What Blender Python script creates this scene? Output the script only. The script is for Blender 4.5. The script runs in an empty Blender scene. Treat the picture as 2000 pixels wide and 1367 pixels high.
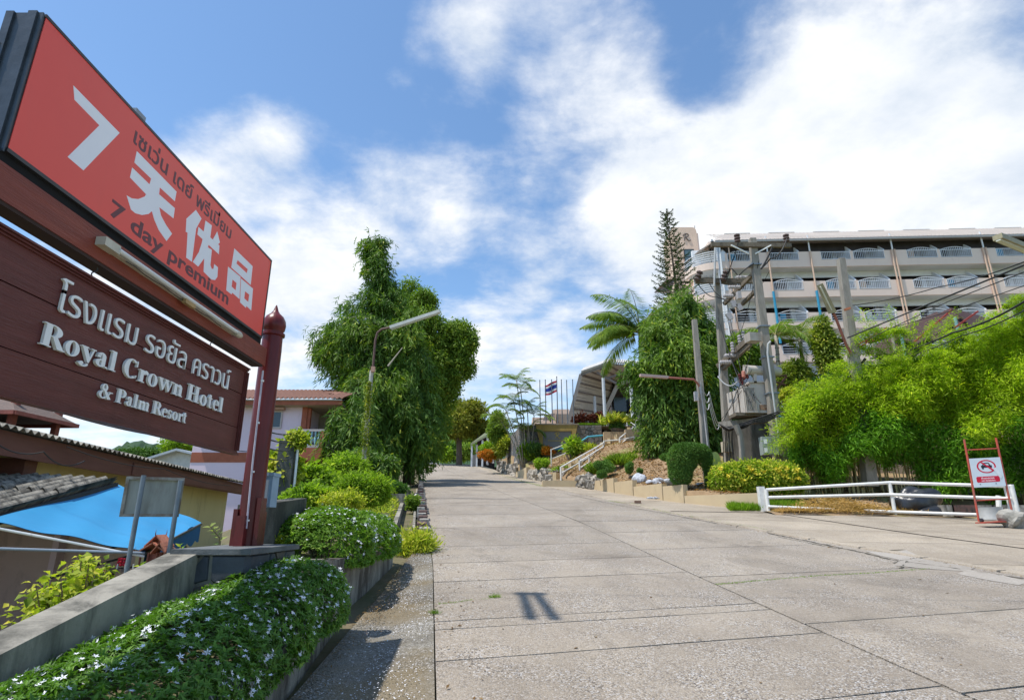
import bpy, math, random
import numpy as np
from mathutils import Vector, Matrix
from mathutils.geometry import tessellate_polygon

C = bpy.context.scene.collection
SC = bpy.context.scene
R = math.radians

# ------------------------------------------------------------------ camera, sky, sun, exposure
PITCH = R(16.66)
FPX = 1126.0
cam = bpy.data.cameras.new('camera')
cam.sensor_width = 36.0
cam.lens = 36.0 * FPX / 2000.0
cam.clip_start = 0.05
cam.clip_end = 6000
camo = bpy.data.objects.new('camera', cam)
C.objects.link(camo)
camo.location = (0, 0, 0)
camo.rotation_euler = (R(90) + PITCH, 0, 0)
SC.camera = camo

SUN_EL = R(67)
SHX, SHY = 1.0, 0.34                      # horizontal direction in which shadows fall
_l = math.hypot(SHX, SHY)
SHX /= _l; SHY /= _l
sun_d = Vector((-SHX * math.cos(SUN_EL), -SHY * math.cos(SUN_EL), math.sin(SUN_EL)))   # towards the sun
sun = bpy.data.lights.new('sun', 'SUN')
sun.energy = 2.8
sun.angle = R(0.53)
sun.color = (1.0, 0.955, 0.88)
suno = bpy.data.objects.new('sun', sun)
C.objects.link(suno)
suno.location = sun_d * 60
suno.rotation_euler = (-sun_d).to_track_quat('-Z', 'Y').to_euler()

SC.view_settings.view_transform = 'Standard'
SC.view_settings.look = 'None'
SC.view_settings.gamma = 1
SC.view_settings.use_curve_mapping = False
SC.view_settings.exposure = 0.9
SC.cycles.max_bounces = 6
SC.cycles.diffuse_bounces = 3
SC.cycles.transmission_bounces = 4
SC.cycles.transparent_max_bounces = 8

cP, sP = math.cos(PITCH), math.sin(PITCH)

def ray(px, py):
    """photo pixel -> (x/y, z/y) of the line of sight"""
    cx = (px - 1000.0) / FPX
    cy = (683.5 - py) / FPX
    Y = cP - sP * cy
    return cx / Y, (sP + cP * cy) / Y

def P(px, py, Y):
    a, b = ray(px, py)
    return Vector((a * Y, Y, b * Y))

def PX(px, py, X):
    a, b = ray(px, py)
    Y = X / a
    return Vector((X, Y, b * Y))

# world with sky texture and clouds
W = bpy.data.worlds.new('World')
SC.world = W
W.use_nodes = True
nt = W.node_tree
nt.nodes.clear()

class NG:
    """tiny node helper"""
    def __init__(s, tree): s.t = tree
    def n(s, typ, **kw):
        nd = s.t.nodes.new(typ)
        for k, v in kw.items(): setattr(nd, k, v)
        return nd
    def l(s, a, b): s.t.links.new(a, b)
    def val(s, sock, v):
        if hasattr(v, 'is_output') or isinstance(v, bpy.types.NodeSocket): s.l(v, sock)
        else: sock.default_value = v
    def math(s, op, a, b=None, c=None, clamp=False):
        m = s.n('ShaderNodeMath', operation=op); m.use_clamp = clamp
        s.val(m.inputs[0], a)
        if b is not None: s.val(m.inputs[1], b)
        if c is not None: s.val(m.inputs[2], c)
        return m.outputs[0]
    def vmath(s, op, a, b=None, out=0):
        m = s.n('ShaderNodeVectorMath', operation=op)
        s.val(m.inputs[0], a)
        if b is not None: s.val(m.inputs[1], b)
        return m.outputs[out]
    def mix(s, f, a, b, typ='MIX'):
        m = s.n('ShaderNodeMix', data_type='RGBA', blend_type=typ)
        s.val(m.inputs[0], f); s.val(m.inputs[6], a); s.val(m.inputs[7], b)
        return m.outputs[2]
    def noise(s, vec, scale, detail=4, rough=.55, dist=0.0):
        m = s.n('ShaderNodeTexNoise')
        s.l(vec, m.inputs['Vector'])
        m.inputs['Scale'].default_value = scale; m.inputs['Detail'].default_value = detail
        m.inputs['Roughness'].default_value = rough; m.inputs['Distortion'].default_value = dist
        return m.outputs['Fac']
    def ramp(s, f, a, b, lo=0.0, hi=1.0):
        m = s.n('ShaderNodeMapRange'); m.clamp = True
        s.val(m.inputs[0], f)
        m.inputs[1].default_value = a; m.inputs[2].default_value = b
        m.inputs[3].default_value = lo; m.inputs[4].default_value = hi
        return m.outputs[0]

g = NG(nt)
sky = g.n('ShaderNodeTexSky', sky_type='NISHITA')
sky.sun_disc = False
sky.sun_elevation = SUN_EL
sky.sun_rotation = math.atan2(sun_d.x, sun_d.y)
sky.altitude = 50
sky.air_density = 1.0
sky.dust_density = 0.35
sky.ozone_density = 2.5
tc = g.n('ShaderNodeTexCoord')
D = tc.outputs['Generated']
sep = g.n('ShaderNodeSeparateXYZ'); g.l(D, sep.inputs[0])
zz = g.math('MAXIMUM', sep.outputs[2], 0.0)
den = g.math('ADD', zz, 0.22)
cu = g.n('ShaderNodeCombineXYZ')
g.l(g.math('DIVIDE', sep.outputs[0], den), cu.inputs[0])
g.l(g.math('DIVIDE', sep.outputs[1], den), cu.inputs[1])
cu.inputs[2].default_value = 3.7
uv = cu.outputs[0]
n1 = g.noise(uv, 1.7, 8, .58, .35)
n2 = g.noise(uv, 4.6, 10, .62, .15)
wx = g.n('ShaderNodeMapping'); g.l(uv, wx.inputs[0]); wx.inputs['Scale'].default_value = (1.0, 1.8, 1); wx.inputs['Rotation'].default_value = (0, 0, .35)
n3 = g.noise(wx.outputs[0], 1.5, 9, .6, .3)
base = g.math('ADD', g.math('MULTIPLY', n1, .62), g.math('MULTIPLY', n3, .38))
# where cloud banks stand in this sky (direction, radius, amount)
BANKS = [(1640, 110, 11, .15), (1420, 320, 12, .10), (1800, 330, 15, .15), (1280, 240, 9, .06), (1950, 150, 9, .08), (1420, 120, 5, -.10), (1880, 60, 5, -.06), (1600, 420, 9, .10), (1100, 60, 9, .10),
         (860, 120, 5.0, .20), (1020, 20, 6, .08), (700, 370, 10, .17), (560, 400, 9, .12), (820, 400, 7, .10), (360, 190, 8, .12), (460, 240, 7, .14),
         (300, 300, 7, .08), (560, 720, 9, .14), (620, 640, 6, .10), (1100, 330, 9, .08), (1350, 400, 8, .15), (990, 740, 9, .14), (1010, 525, 4, .12), (1200, 600, 9, .10),
         (150, 830, 14, .20), (1700, 400, 12, .16), (60, 60, 14, -.16), (450, 60, 15, -.18), (900, 250, 6, -.10), (1050, 420, 6, -.03), (240, 430, 8, .08), (560, 560, 7, .09), (960, 330, 6, .06), (760, 230, 6, .05), (1180, 480, 7, .06),
         (620, 520, 9, -.07), (1330, 90, 5, -.05)]
acc = None
for (px, py, rad, amt) in BANKS:
    a, b = ray(px, py)
    d = Vector((a, 1, b)).normalized()
    dp = g.vmath('DOT_PRODUCT', D, tuple(d), out=1)
    m = g.n('ShaderNodeMapRange'); m.interpolation_type = 'SMOOTHSTEP'
    g.l(dp, m.inputs[0])
    m.inputs[1].default_value = math.cos(R(rad * 1.35)); m.inputs[2].default_value = math.cos(R(rad * .15))
    m.inputs[3].default_value = 0; m.inputs[4].default_value = amt
    acc = m.outputs[0] if acc is None else g.math('ADD', acc, m.outputs[0])
dens = g.math('ADD', base, acc)
dens = g.math('ADD', dens, g.math('MULTIPLY', g.math('SUBTRACT', n2, .5), .42))
cov = g.n('ShaderNodeMapRange'); cov.interpolation_type = 'SMOOTHSTEP'
g.l(dens, cov.inputs[0])
cov.inputs[1].default_value = .51; cov.inputs[2].default_value = .80
cov.inputs[3].default_value = 0; cov.inputs[4].default_value = 1
shade = g.ramp(g.math('ADD', g.math('MULTIPLY', n2, .55), g.math('MULTIPLY', n3, .45)), .36, .60, .15, 1.0)
ccol = g.mix(shade, (2.9, 3.3, 3.85, 1), (4.75, 4.8, 4.85, 1))
# bright low haze near the horizon
hz = g.ramp(sep.outputs[2], 0.0, 0.34, .62, 0.0)
skyc = g.mix(hz, g.mix(1.0, sky.outputs[0], (.76, .87, .90, 1), 'MULTIPLY'), (3.2, 3.85, 4.6, 1))
col = g.mix(g.math('MULTIPLY', cov.outputs[0], .97), skyc, ccol)
bg = g.n('ShaderNodeBackground'); g.l(col, bg.inputs[0]); bg.inputs[1].default_value = 0.125
wo = g.n('ShaderNodeOutputWorld'); g.l(bg.outputs[0], wo.inputs[0])

# ------------------------------------------------------------------ materials
MATS = {}
def mat(name, c1, c2=None, scale=3.0, rough=.8, bump=0.0, bscale=40.0, spec=.3, metal=0.0, stain=None, stretch=(1, 1, 1), smin=.5, smax=.68, sscale=1.2, detail=5):
    if name in MATS: return MATS[name]
    m = bpy.data.materials.new(name); m.use_nodes = True
    t = m.node_tree; t.nodes.clear(); g = NG(t)
    out = g.n('ShaderNodeOutputMaterial'); bs = g.n('ShaderNodeBsdfPrincipled')
    g.l(bs.outputs[0], out.inputs[0])
    geo = g.n('ShaderNodeNewGeometry'); pos = geo.outputs['Position']
    if stretch != (1, 1, 1):
        mp = g.n('ShaderNodeMapping'); g.l(pos, mp.inputs[0]); mp.inputs['Scale'].default_value = stretch; pv = mp.outputs[0]
    else: pv = pos
    c1 = tuple(c1) + (1,)
    if c2 is None: c2 = tuple(x * .8 for x in c1[:3])
    c2 = tuple(c2) + (1,)
    f = g.ramp(g.noise(pv, scale, detail, .6), .35, .65)
    col = g.mix(f, c1, c2)
    if stain:
        sm = g.n('ShaderNodeMapping'); g.l(pos, sm.inputs[0]); sm.inputs['Scale'].default_value = (1, 1, .32)
        fs = g.ramp(g.noise(sm.outputs[0], sscale * 2.2, 7, .68, .4), smin, smax)
        col = g.mix(g.math('MULTIPLY', fs, stain[3] if len(stain) > 3 else .7), col, tuple(stain[:3]) + (1,))
    g.l(col, bs.inputs['Base Color'])
    bs.inputs['Roughness'].default_value = rough
    bs.inputs['Metallic'].default_value = metal
    bs.inputs['Specular IOR Level'].default_value = spec
    if bump > 0:
        b = g.n('ShaderNodeBump'); b.inputs['Strength'].default_value = bump; b.inputs['Distance'].default_value = .02
        g.l(g.noise(pv, bscale, 5, .65), b.inputs['Height']); g.l(b.outputs[0], bs.inputs['Normal'])
    MATS[name] = m
    return m

def leafmat(name, dark, mid, light, tr=.35, rough=.5, lightpos=.78, spec=.25):
    dark, mid, light = [(min(c[0] * 1.25, .8), min(c[1] * 1.06, .8), c[2] * .72) for c in (dark, mid, light)]; spec *= .55; rough = min(rough + .12, 1)
    if name in MATS: return MATS[name]
    m = bpy.data.materials.new(name); m.use_nodes = True
    t = m.node_tree; t.nodes.clear(); g = NG(t)
    out = g.n('ShaderNodeOutputMaterial')
    geo = g.n('ShaderNodeNewGeometry')
    cr = g.n('ShaderNodeValToRGB')
    e = cr.color_ramp.elements
    e[0].position = 0; e[0].color = tuple(dark) + (1,)
    e[1].position = 1; e[1].color = tuple(light) + (1,)
    k = e.new(lightpos); k.color = tuple(mid) + (1,)
    f = g.math('ADD', g.math('MULTIPLY', geo.outputs['Random Per Island'], .64), g.math('MULTIPLY', g.ramp(g.noise(geo.outputs['Position'], 1.1, 4), .35, .65), .38))
    g.l(f, cr.inputs[0])
    bs = g.n('ShaderNodeBsdfPrincipled'); g.l(cr.outputs[0], bs.inputs['Base Color'])
    bs.inputs['Roughness'].default_value = rough; bs.inputs['Specular IOR Level'].default_value = spec
    tl = g.n('ShaderNodeBsdfTranslucent')
    tcx = g.mix(1.0, cr.outputs[0], (1.25, 1.5, .55, 1), 'MULTIPLY')
    g.l(tcx, tl.inputs[0])
    ms = g.n('ShaderNodeMixShader'); ms.inputs[0].default_value = tr
    g.l(bs.outputs[0], ms.inputs[1]); g.l(tl.outputs[0], ms.inputs[2]); g.l(ms.outputs[0], out.inputs[0])
    MATS[name] = m
    return m

def glassmat(name, tint=(.03, .045, .06), rough=.08):
    if name in MATS: return MATS[name]
    m = bpy.data.materials.new(name); m.use_nodes = True
    b = m.node_tree.nodes['Principled BSDF']
    b.inputs['Base Color'].default_value = tuple(tint) + (1,)
    b.inputs['Roughness'].default_value = rough
    b.inputs['Specular IOR Level'].default_value = .6
    MATS[name] = m
    return m

# ------------------------------------------------------------------ object helpers
WL = {}      # world location of every object's origin
def tag(o, label=None, cat=None, group=None, kind=None):
    if label: o['label'] = label
    if cat: o['category'] = cat
    if group: o['group'] = group
    if kind: o['kind'] = kind
    return o

def thing(name, label, cat, loc, group=None):
    o = bpy.data.objects.new(name, None); C.objects.link(o)
    o.empty_display_size = .2
    o.location = loc; WL[o.name] = Vector(loc)
    return tag(o, label, cat, group)

def npobj(name, V, F, m, parent=None, smooth=False, origin=None):
    V = np.asarray(V, dtype=np.float64).reshape(-1, 3)
    if parent is not None: off = WL[parent.name].copy()
    elif origin is not None: off = Vector(origin)
    else: off = Vector(((V[:, 0].min() + V[:, 0].max()) / 2, (V[:, 1].min() + V[:, 1].max()) / 2, V[:, 2].min()))
    me = bpy.data.meshes.new(name)
    Vl = (V - np.array(off)).astype(np.float32)
    if isinstance(F, np.ndarray):
        n = F.shape[0]; k = F.shape[1]
        me.vertices.add(len(Vl)); me.vertices.foreach_set('co', Vl.ravel())
        me.loops.add(n * k); me.loops.foreach_set('vertex_index', F.astype(np.int32).ravel())
        me.polygons.add(n); me.polygons.foreach_set('loop_start', np.arange(0, n * k, k, dtype=np.int32))
        me.update(calc_edges=True)
    else:
        me.from_pydata([tuple(v) for v in Vl.tolist()], [], F)
    if smooth:
        me.polygons.foreach_set('use_smooth', np.ones(len(me.polygons), dtype=bool))
    me.materials.append(m)
    o = bpy.data.objects.new(name, me); C.objects.link(o)
    if parent is not None:
        o.parent = parent; o.location = (0, 0, 0)
    else: o.location = off
    WL[o.name] = off
    return o

def dup(o, loc, parent=None, rotz=None):
    """copy a thing with its parts and their sub-parts"""
    c = o.copy(); C.objects.link(c)
    if parent is not None: c.parent = parent
    if loc is not None:
        c.location = loc; WL[c.name] = Vector(loc)
    if rotz is not None: c.rotation_euler = (0, 0, rotz)
    for ch in list(o.children): dup(ch, None, c)
    return c

class MB:
    def __init__(s): s.v = []; s.f = []
    def add(s, vs, fs):
        k = len(s.v); s.v += [tuple(v) for v in vs]; s.f += [tuple(i + k for i in f) for f in fs]; return s
    def hexa(s, b, t):
        """b, t: four bottom, four top corners in the same (ccw from above) order"""
        s.add(list(b) + list(t), [(3, 2, 1, 0), (4, 5, 6, 7), (0, 1, 5, 4), (1, 2, 6, 5), (2, 3, 7, 6), (3, 0, 4, 7)]); return s
    def box(s, x0, y0, z0, x1, y1, z1):
        return s.hexa([(x0, y0, z0), (x1, y0, z0), (x1, y1, z0), (x0, y1, z0)], [(x0, y0, z1), (x1, y0, z1), (x1, y1, z1), (x0, y1, z1)])
    def obox(s, c, ax, ay, az):
        """oriented box: centre and three half-axis vectors"""
        c = Vector(c); ax = Vector(ax); ay = Vector(ay); az = Vector(az)
        q = [(-1, -1), (1, -1), (1, 1), (-1, 1)]
        return s.hexa([c + ax * i + ay * j - az for i, j in q], [c + ax * i + ay * j + az for i, j in q])
    def beam(s, p0, p1, w, h=None, up=(0, 0, 1)):
        p0 = Vector(p0); p1 = Vector(p1); h = w if h is None else h
        d = (p1 - p0); L = d.length; d.normalize(); up = Vector(up)
        if abs(d.dot(up)) > .97: up = Vector((0, 1, 0))
        sx = d.cross(up).normalized(); uz = sx.cross(d).normalized()
        return s.obox((p0 + p1) / 2, sx * w / 2, d * L / 2, uz * h / 2)
    def tube(s, pts, r, seg=8, cap=True):
        pts = [Vector(p) for p in pts]; n = len(pts)
        rs = [r] * n if not hasattr(r, '__len__') else list(r)
        k = len(s.v); prev = None
        for i, p in enumerate(pts):
            d = (pts[min(i + 1, n - 1)] - pts[max(i - 1, 0)]).normalized()
            ref = Vector((0, 0, 1)) if abs(d.z) < .9 else Vector((1, 0, 0))
            if prev is not None:
                u = (prev - d * prev.dot(d))
                u = u.normalized() if u.length > 1e-6 else d.cross(ref).normalized()
            else: u = d.cross(ref).normalized()
            prev = u; w = d.cross(u)
            for j in range(seg):
                a = 2 * math.pi * j / seg
                s.v.append(tuple(p + (u * math.cos(a) + w * math.sin(a)) * rs[i]))
        for i in range(n - 1):
            for j in range(seg):
                a = k + i * seg + j; b = k + i * seg + (j + 1) % seg
                s.f.append((a, b, b + seg, a + seg))
        if cap:
            s.f.append(tuple(k + j for j in range(seg))[::-1]); s.f.append(tuple(k + (n - 1) * seg + j for j in range(seg)))
        return s
    def lathe(s, c, prof, seg=12, axis=(0, 0, 1)):
        """prof: list of (radius, height) along axis from c"""
        ax = Vector(axis).normalized(); c = Vector(c)
        return s.tube_frames([(c + ax * h, max(r, 1e-4)) for r, h in prof], ax, seg)
    def tube_frames(s, cr, ax, seg):
        ref = Vector((0, 0, 1)) if abs(ax.z) < .9 else Vector((1, 0, 0))
        u = ax.cross(ref).normalized(); w = ax.cross(u); k = len(s.v)
        for p, r in cr:
            for j in range(seg):
                a = 2 * math.pi * j / seg
                s.v.append(tuple(p + (u * math.cos(a) + w * math.sin(a)) * r))
        n = len(cr)
        for i in range(n - 1):
            for j in range(seg):
                a = k + i * seg + j; b = k + i * seg + (j + 1) % seg
                s.f.append((a, b, b + seg, a + seg))
        s.f.append(tuple(k + j for j in range(seg))[::-1]); s.f.append(tuple(k + (n - 1) * seg + j for j in range(seg)))
        return s
    def quad(s, a, b, c, d): return s.add([a, b, c, d], [(0, 1, 2, 3)])
    def prism(s, loops, fn, w0, w1, back=False):
        """loops of (u,v), holes after the outline; fn(u,v,w)->point"""
        flat = [Vector((u, v, 0)) for lp in loops for u, v in lp]
        tris = tessellate_polygon([[Vector((u, v, 0)) for u, v in lp] for lp in loops])
        k = len(s.v); n = len(flat)
        s.v += [tuple(fn(p.x, p.y, w1)) for p in flat] + [tuple(fn(p.x, p.y, w0)) for p in flat]
        s.f += [tuple(k + i for i in t) for t in tris]
        if back: s.f += [tuple(k + n + i for i in t[::-1]) for t in tris]
        o = 0
        for lp in loops:
            m = len(lp)
            for i in range(m):
                a = k + o + i; b = k + o + (i + 1) % m
                s.f.append((a, b, b + n, a + n))
            o += m
        return s
    def grid(s, fn, nu, nv):
        k = len(s.v)
        for i in range(nu + 1):
            for j in range(nv + 1): s.v.append(tuple(fn(i / nu, j / nv)))
        for i in range(nu):
            for j in range(nv):
                a = k + i * (nv + 1) + j
                s.f.append((a, a + 1, a + nv + 2, a + nv + 1))
        return s
    def build(s, name, m, parent=None, smooth=False, origin=None):
        return npobj(name, s.v, s.f, m, parent, smooth, origin)

def smooth_by_angle(o, ang=35):
    try:
        me = o.data
        me.polygons.foreach_set('use_smooth', np.ones(len(me.polygons), dtype=bool))
        me.set_sharp_from_angle(angle=R(ang))
    except Exception: pass
    return o

def rock_mesh(c, size, seed, sub=2, rough=.28):
    import bmesh
    rnd = random.Random(seed)
    bm = bmesh.new(); bmesh.ops.create_icosphere(bm, subdivisions=sub, radius=1)
    ph = [(rnd.uniform(-1, 1), rnd.uniform(-1, 1), rnd.uniform(-1, 1), rnd.uniform(1.5, 4.5), rnd.uniform(0, 6)) for _ in range(6)]
    vs = []
    for v in bm.verts:
        p = v.co; d = 1.0
        for a, b, c_, fr, o in ph: d += rough / 3 * math.sin((p.x * a + p.y * b + p.z * c_) * fr + o)
        vs.append((c[0] + p.x * size[0] * d, c[1] + p.y * size[1] * d, c[2] + p.z * size[2] * d))
    fs = [tuple(v.index for v in f.verts) for f in bm.faces]
    bm.free()
    return vs, fs

# --- leaves
def norm(a): return a / np.maximum(np.linalg.norm(a, axis=1, keepdims=True), 1e-9)

def leaves(name, B, Dr, Nn, L, Wd, m, parent=None, fold=.25, origin=None, bend=0.0):
    """B base points, Dr directions, Nn leaf normals: each leaf a folded rhombus (two triangles) or, with bend, four"""
    n = len(B); Dr = norm(Dr); S = norm(np.cross(Dr, Nn)); Nn = norm(np.cross(S, Dr))
    L = np.broadcast_to(np.asarray(L, float).reshape(-1, 1), (n, 1)); Wd = np.broadcast_to(np.asarray(Wd, float).reshape(-1, 1), (n, 1))
    if bend <= 0:
        V = np.empty((n, 4, 3))
        V[:, 0] = B; V[:, 1] = B + Dr * L * .45 + S * Wd / 2 + Nn * Wd * fold
        V[:, 2] = B + Dr * L; V[:, 3] = B + Dr * L * .45 - S * Wd / 2 + Nn * Wd * fold
        i = np.arange(n)[:, None] * 4
        F = np.concatenate([i + np.array([[0, 1, 2]]), i + np.array([[0, 2, 3]])])
    else:
        V = np.empty((n, 6, 3))
        V[:, 0] = B; mid = B + Dr * L * .55 + Nn * L * bend
        V[:, 1] = B + Dr * L * .38 + S * Wd / 2 + Nn * (Wd * fold + L * bend)
        V[:, 2] = B + Dr * L * .38 - S * Wd / 2 + Nn * (Wd * fold + L * bend)
        V[:, 3] = mid
        V[:, 4] = B + Dr * L * .75 + S * Wd * .3 + Nn * (Wd * fold * .4 + L * bend * .5)
        V[:, 5] = B + Dr * L * .96 - Nn * L * bend * .6
        i = np.arange(n)[:, None] * 6
        F = np.concatenate([i + np.array([[0, 1, 3]]), i + np.array([[0, 3, 2]]), i + np.array([[1, 5, 3]]), i + np.array([[3, 5, 2]])])
    return npobj(name, V.reshape(-1, 3), F, m, parent, origin=origin)

def clump_points(clumps, n, rng, inner=.2, flat=0.0):
    """points and outward normals on a set of ellipsoids (centre, radii) -> clumpy crown"""
    A = np.array([(r[0] * r[1] + r[1] * r[2] + r[0] * r[2]) for c, r in clumps]); A /= A.sum()
    idx = rng.choice(len(clumps), size=n, p=A)
    cc = np.array([tuple(c) for c, r in clumps])[idx]; rr = np.array([tuple(r) for c, r in clumps])[idx]
    d = norm(rng.normal(size=(n, 3)))
    k = np.where(rng.random(n) < inner, rng.random(n) ** .5 * .85, 1 + rng.normal(size=n) * .06)[:, None]
    pts = cc + d * rr * k
    nn = norm(d / rr)
    return pts, nn

def subclumps(c, r, k, rng, s=.42, low=-.5, wild=0):
    """k small ellipsoids spread over the surface of a big one plus a core"""
    q0 = .72 - .2 * wild; out = [(tuple(c), (r[0] * q0, r[1] * q0, r[2] * q0))]
    for i in range(k):
        d = rng.normal(size=3); d /= np.linalg.norm(d)
        if d[2] < low: d[2] = -d[2]
        q = .62 + .16 * rng.random() + wild * .3 * rng.random(); z = s * (.7 + .6 * rng.random()) * (1 - wild * .35 * rng.random())
        out.append((tuple(np.array(c) + d * np.array(r) * q), (r[0] * z, r[1] * z, r[2] * z)))
    return out

def foliage(name, clumps, n, L, Wd, m, parent, rng, out=.7, droop=0.0, rnd=.8, inner=.2, bend=0.0, fold=.25, origin=None, jit=0.0):
    p, nn = clump_points(clumps, n, rng, inner)
    p = p + nn * np.abs(rng.normal(size=(n, 1))) * jit
    d = nn * out + rng.normal(size=(n, 3)) * rnd * .6 + np.array([[0, 0, -droop]])
    Nn = nn + rng.normal(size=(n, 3)) * .5 + np.array([[0, 0, .4]])
    sz = (.7 + .6 * rng.random(n))
    return leaves(name, p, d, Nn, L * sz, Wd * sz, m, parent, fold, origin, bend)

def blades(name, B, m, parent, rng, h, w, lean=.35, origin=None):
    n = len(B)
    d = np.array([[0, 0, 1.0]]) + rng.normal(size=(n, 3)) * np.array([[lean, lean, .1]])
    return leaves(name, B, d, rng.normal(size=(n, 3)), h * (.6 + .8 * rng.random(n)), w, m, parent, .1, origin)

# --- palm frond: returns verts/faces arrays
def frond(base, az, elev, length, droop, leaf, nleaf, rng, width=.04, hang=.5, arr=None):
    """an arched midrib with narrow leaflets both sides"""
    h = np.array([math.cos(az), math.sin(az), 0]); up = np.array([0, 0, 1.0])
    pts = []; p = np.array(base, float); e = elev; k = 14
    for i in range(k + 1):
        pts.append(p.copy()); e2 = e - droop * (i / k) ** 1.3
        p = p + (h * math.cos(e2) + up * math.sin(e2)) * length / k
    pts = np.array(pts)
    t = np.linspace(.12, 1, nleaf); ti = t * k; i0 = np.minimum(ti.astype(int), k - 1); fr = (ti - i0)[:, None]
    B = pts[i0] * (1 - fr) + pts[i0 + 1] * fr; T = norm(pts[i0 + 1] - pts[i0])
    side = np.cross(T, up); side = norm(side)
    out = []
    for s in (-1, 1):
        ll = leaf * (np.sin(np.clip(t * 1.05, 0, 1) * math.pi) ** .6 * .85 + .15) * (.85 + .3 * rng.random(nleaf))
        d = side * s * (.9) + T * .55 + up * (-hang) * (.6 + .8 * rng.random((nleaf, 1)))
        out.append((B, d, np.tile(up, (nleaf, 1)) + side * s * .3, ll, width))
    return pts, out
# ------------------------------------------------------------------ ground shapes
def zr(x, y):
    """height of the road surface"""
    z = -1.6 - .015 * x + .108 * min(y, 76)
    if y > 45: z += .0006 * (min(y, 76) - 45) ** 2
    if y > 76: z += -.02 * (y - 76)
    return z

def interp(y, pts):
    if y <= pts[0][0]: 
        (a, b), (c, d) = pts[0], pts[1]
    elif y >= pts[-1][0]:
        (a, b), (c, d) = pts[-2], pts[-1]
    else:
        for i in range(len(pts) - 1):
            if y <= pts[i + 1][0]: (a, b), (c, d) = pts[i], pts[i + 1]; break
    return b + (d - b) * (y - a) / (c - a)

LEFT = [(-3, .55), (4.33, -.5), (9, -1.15), (17, -2.43), (37, -5.6), (61, -9.7), (80, -13.5), (100, -18.5)]
MID = [(4.48, 3.19), (8.2, 2.63), (15.2, 1.75), (28.6, -.75), (45, -3.6), (62, -6.9), (80, -10.5)]
RIGHT = [(2, 9.6), (8.97, 7.44), (13.6, 5.8), (18.4, 4.7), (28, 2.8), (39, .7), (65, -3.6), (80, -6.4), (100, -11)]
WALL = [(19.4, 7.95), (22.6, 6.0), (30.3, 4.19), (35.4, 2.76), (44.3, .96), (63, -2.0), (80, -5.0), (100, -9)]

def concrete(name, c1, c2, dark, agg=.55, pits=True, warm=None):
    m = bpy.data.materials.new(name); m.use_nodes = True
    t = m.node_tree; t.nodes.clear(); g = NG(t)
    out = g.n('ShaderNodeOutputMaterial'); bs = g.n('ShaderNodeBsdfPrincipled'); g.l(bs.outputs[0], out.inputs[0])
    pos = g.n('ShaderNodeNewGeometry').outputs['Position']
    f = g.ramp(g.noise(pos, .55, 6, .6, .3), .35, .65)
    col = g.mix(f, tuple(c1) + (1,), tuple(c2) + (1,))
    # exposed aggregate: pale and dark grains
    vo = g.n('ShaderNodeTexVoronoi'); g.l(pos, vo.inputs['Vector']); vo.inputs['Scale'].default_value = 85
    sp = g.n('ShaderNodeSeparateColor'); g.l(vo.outputs['Color'], sp.inputs[0])
    patch = g.ramp(g.noise(pos, 1.7, 5, .65, .2), .38, .62, .25, 1.0)
    pale = g.math('MULTIPLY', g.ramp(sp.outputs[0], .78, .86), g.math('MULTIPLY', patch, agg))
    darkf = g.math('MULTIPLY', g.ramp(sp.outputs[1], .62, .78), g.math('MULTIPLY', patch, agg * 1.15))
    col = g.mix(darkf, col, tuple(dark) + (1,))
    col = g.mix(pale, col, (.56, .54, .52, 1))
    n5 = g.noise(pos, 22, 5, .75)
    col = g.mix(g.ramp(n5, .52, .66, 0, .5), col, tuple(x * .55 for x in c2) + (1,))
    # long soft stains
    mp = g.n('ShaderNodeMapping'); g.l(pos, mp.inputs[0]); mp.inputs['Rotation'].default_value = (0, 0, .15); mp.inputs['Scale'].default_value = (1.1, .22, 1)
    col = g.mix(g.ramp(g.noise(mp.outputs[0], .9, 6, .6, .5), .5, .72, 0, .38), col, tuple(x * .6 for x in c2) + (1,))
    oi = g.n('ShaderNodeObjectInfo'); hv = g.n('ShaderNodeHueSaturation'); g.l(col, hv.inputs['Color']); g.l(g.ramp(oi.outputs['Random'], 0, 1, .93, 1.05), hv.inputs['Value']); col = hv.outputs[0]
    if warm: col = g.mix(g.ramp(g.noise(pos, .8, 5, .6, .3), .45, .6, 0, .7), col, tuple(warm) + (1,))
    g.l(col, bs.inputs['Base Color']); col = g.mix(g.ramp(g.noise(pos, .33, 7, .7, 1.2), .56, .60, 0, .28), col, tuple(x * .5 for x in c2) + (1,)); g.l(col, bs.inputs['Base Color']); bs.inputs['Roughness'].default_value = .88; bs.inputs['Specular IOR Level'].default_value = .25
    b = g.n('ShaderNodeBump'); b.inputs['Strength'].default_value = .55; b.inputs['Distance'].default_value = .012
    hsum = g.math('ADD', g.math('MULTIPLY', vo.outputs['Distance'], -1.2), g.math('MULTIPLY', n5, 1.5))
    g.l(hsum, b.inputs['Height']); g.l(b.outputs[0], bs.inputs['Normal'])
    return m

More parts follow.
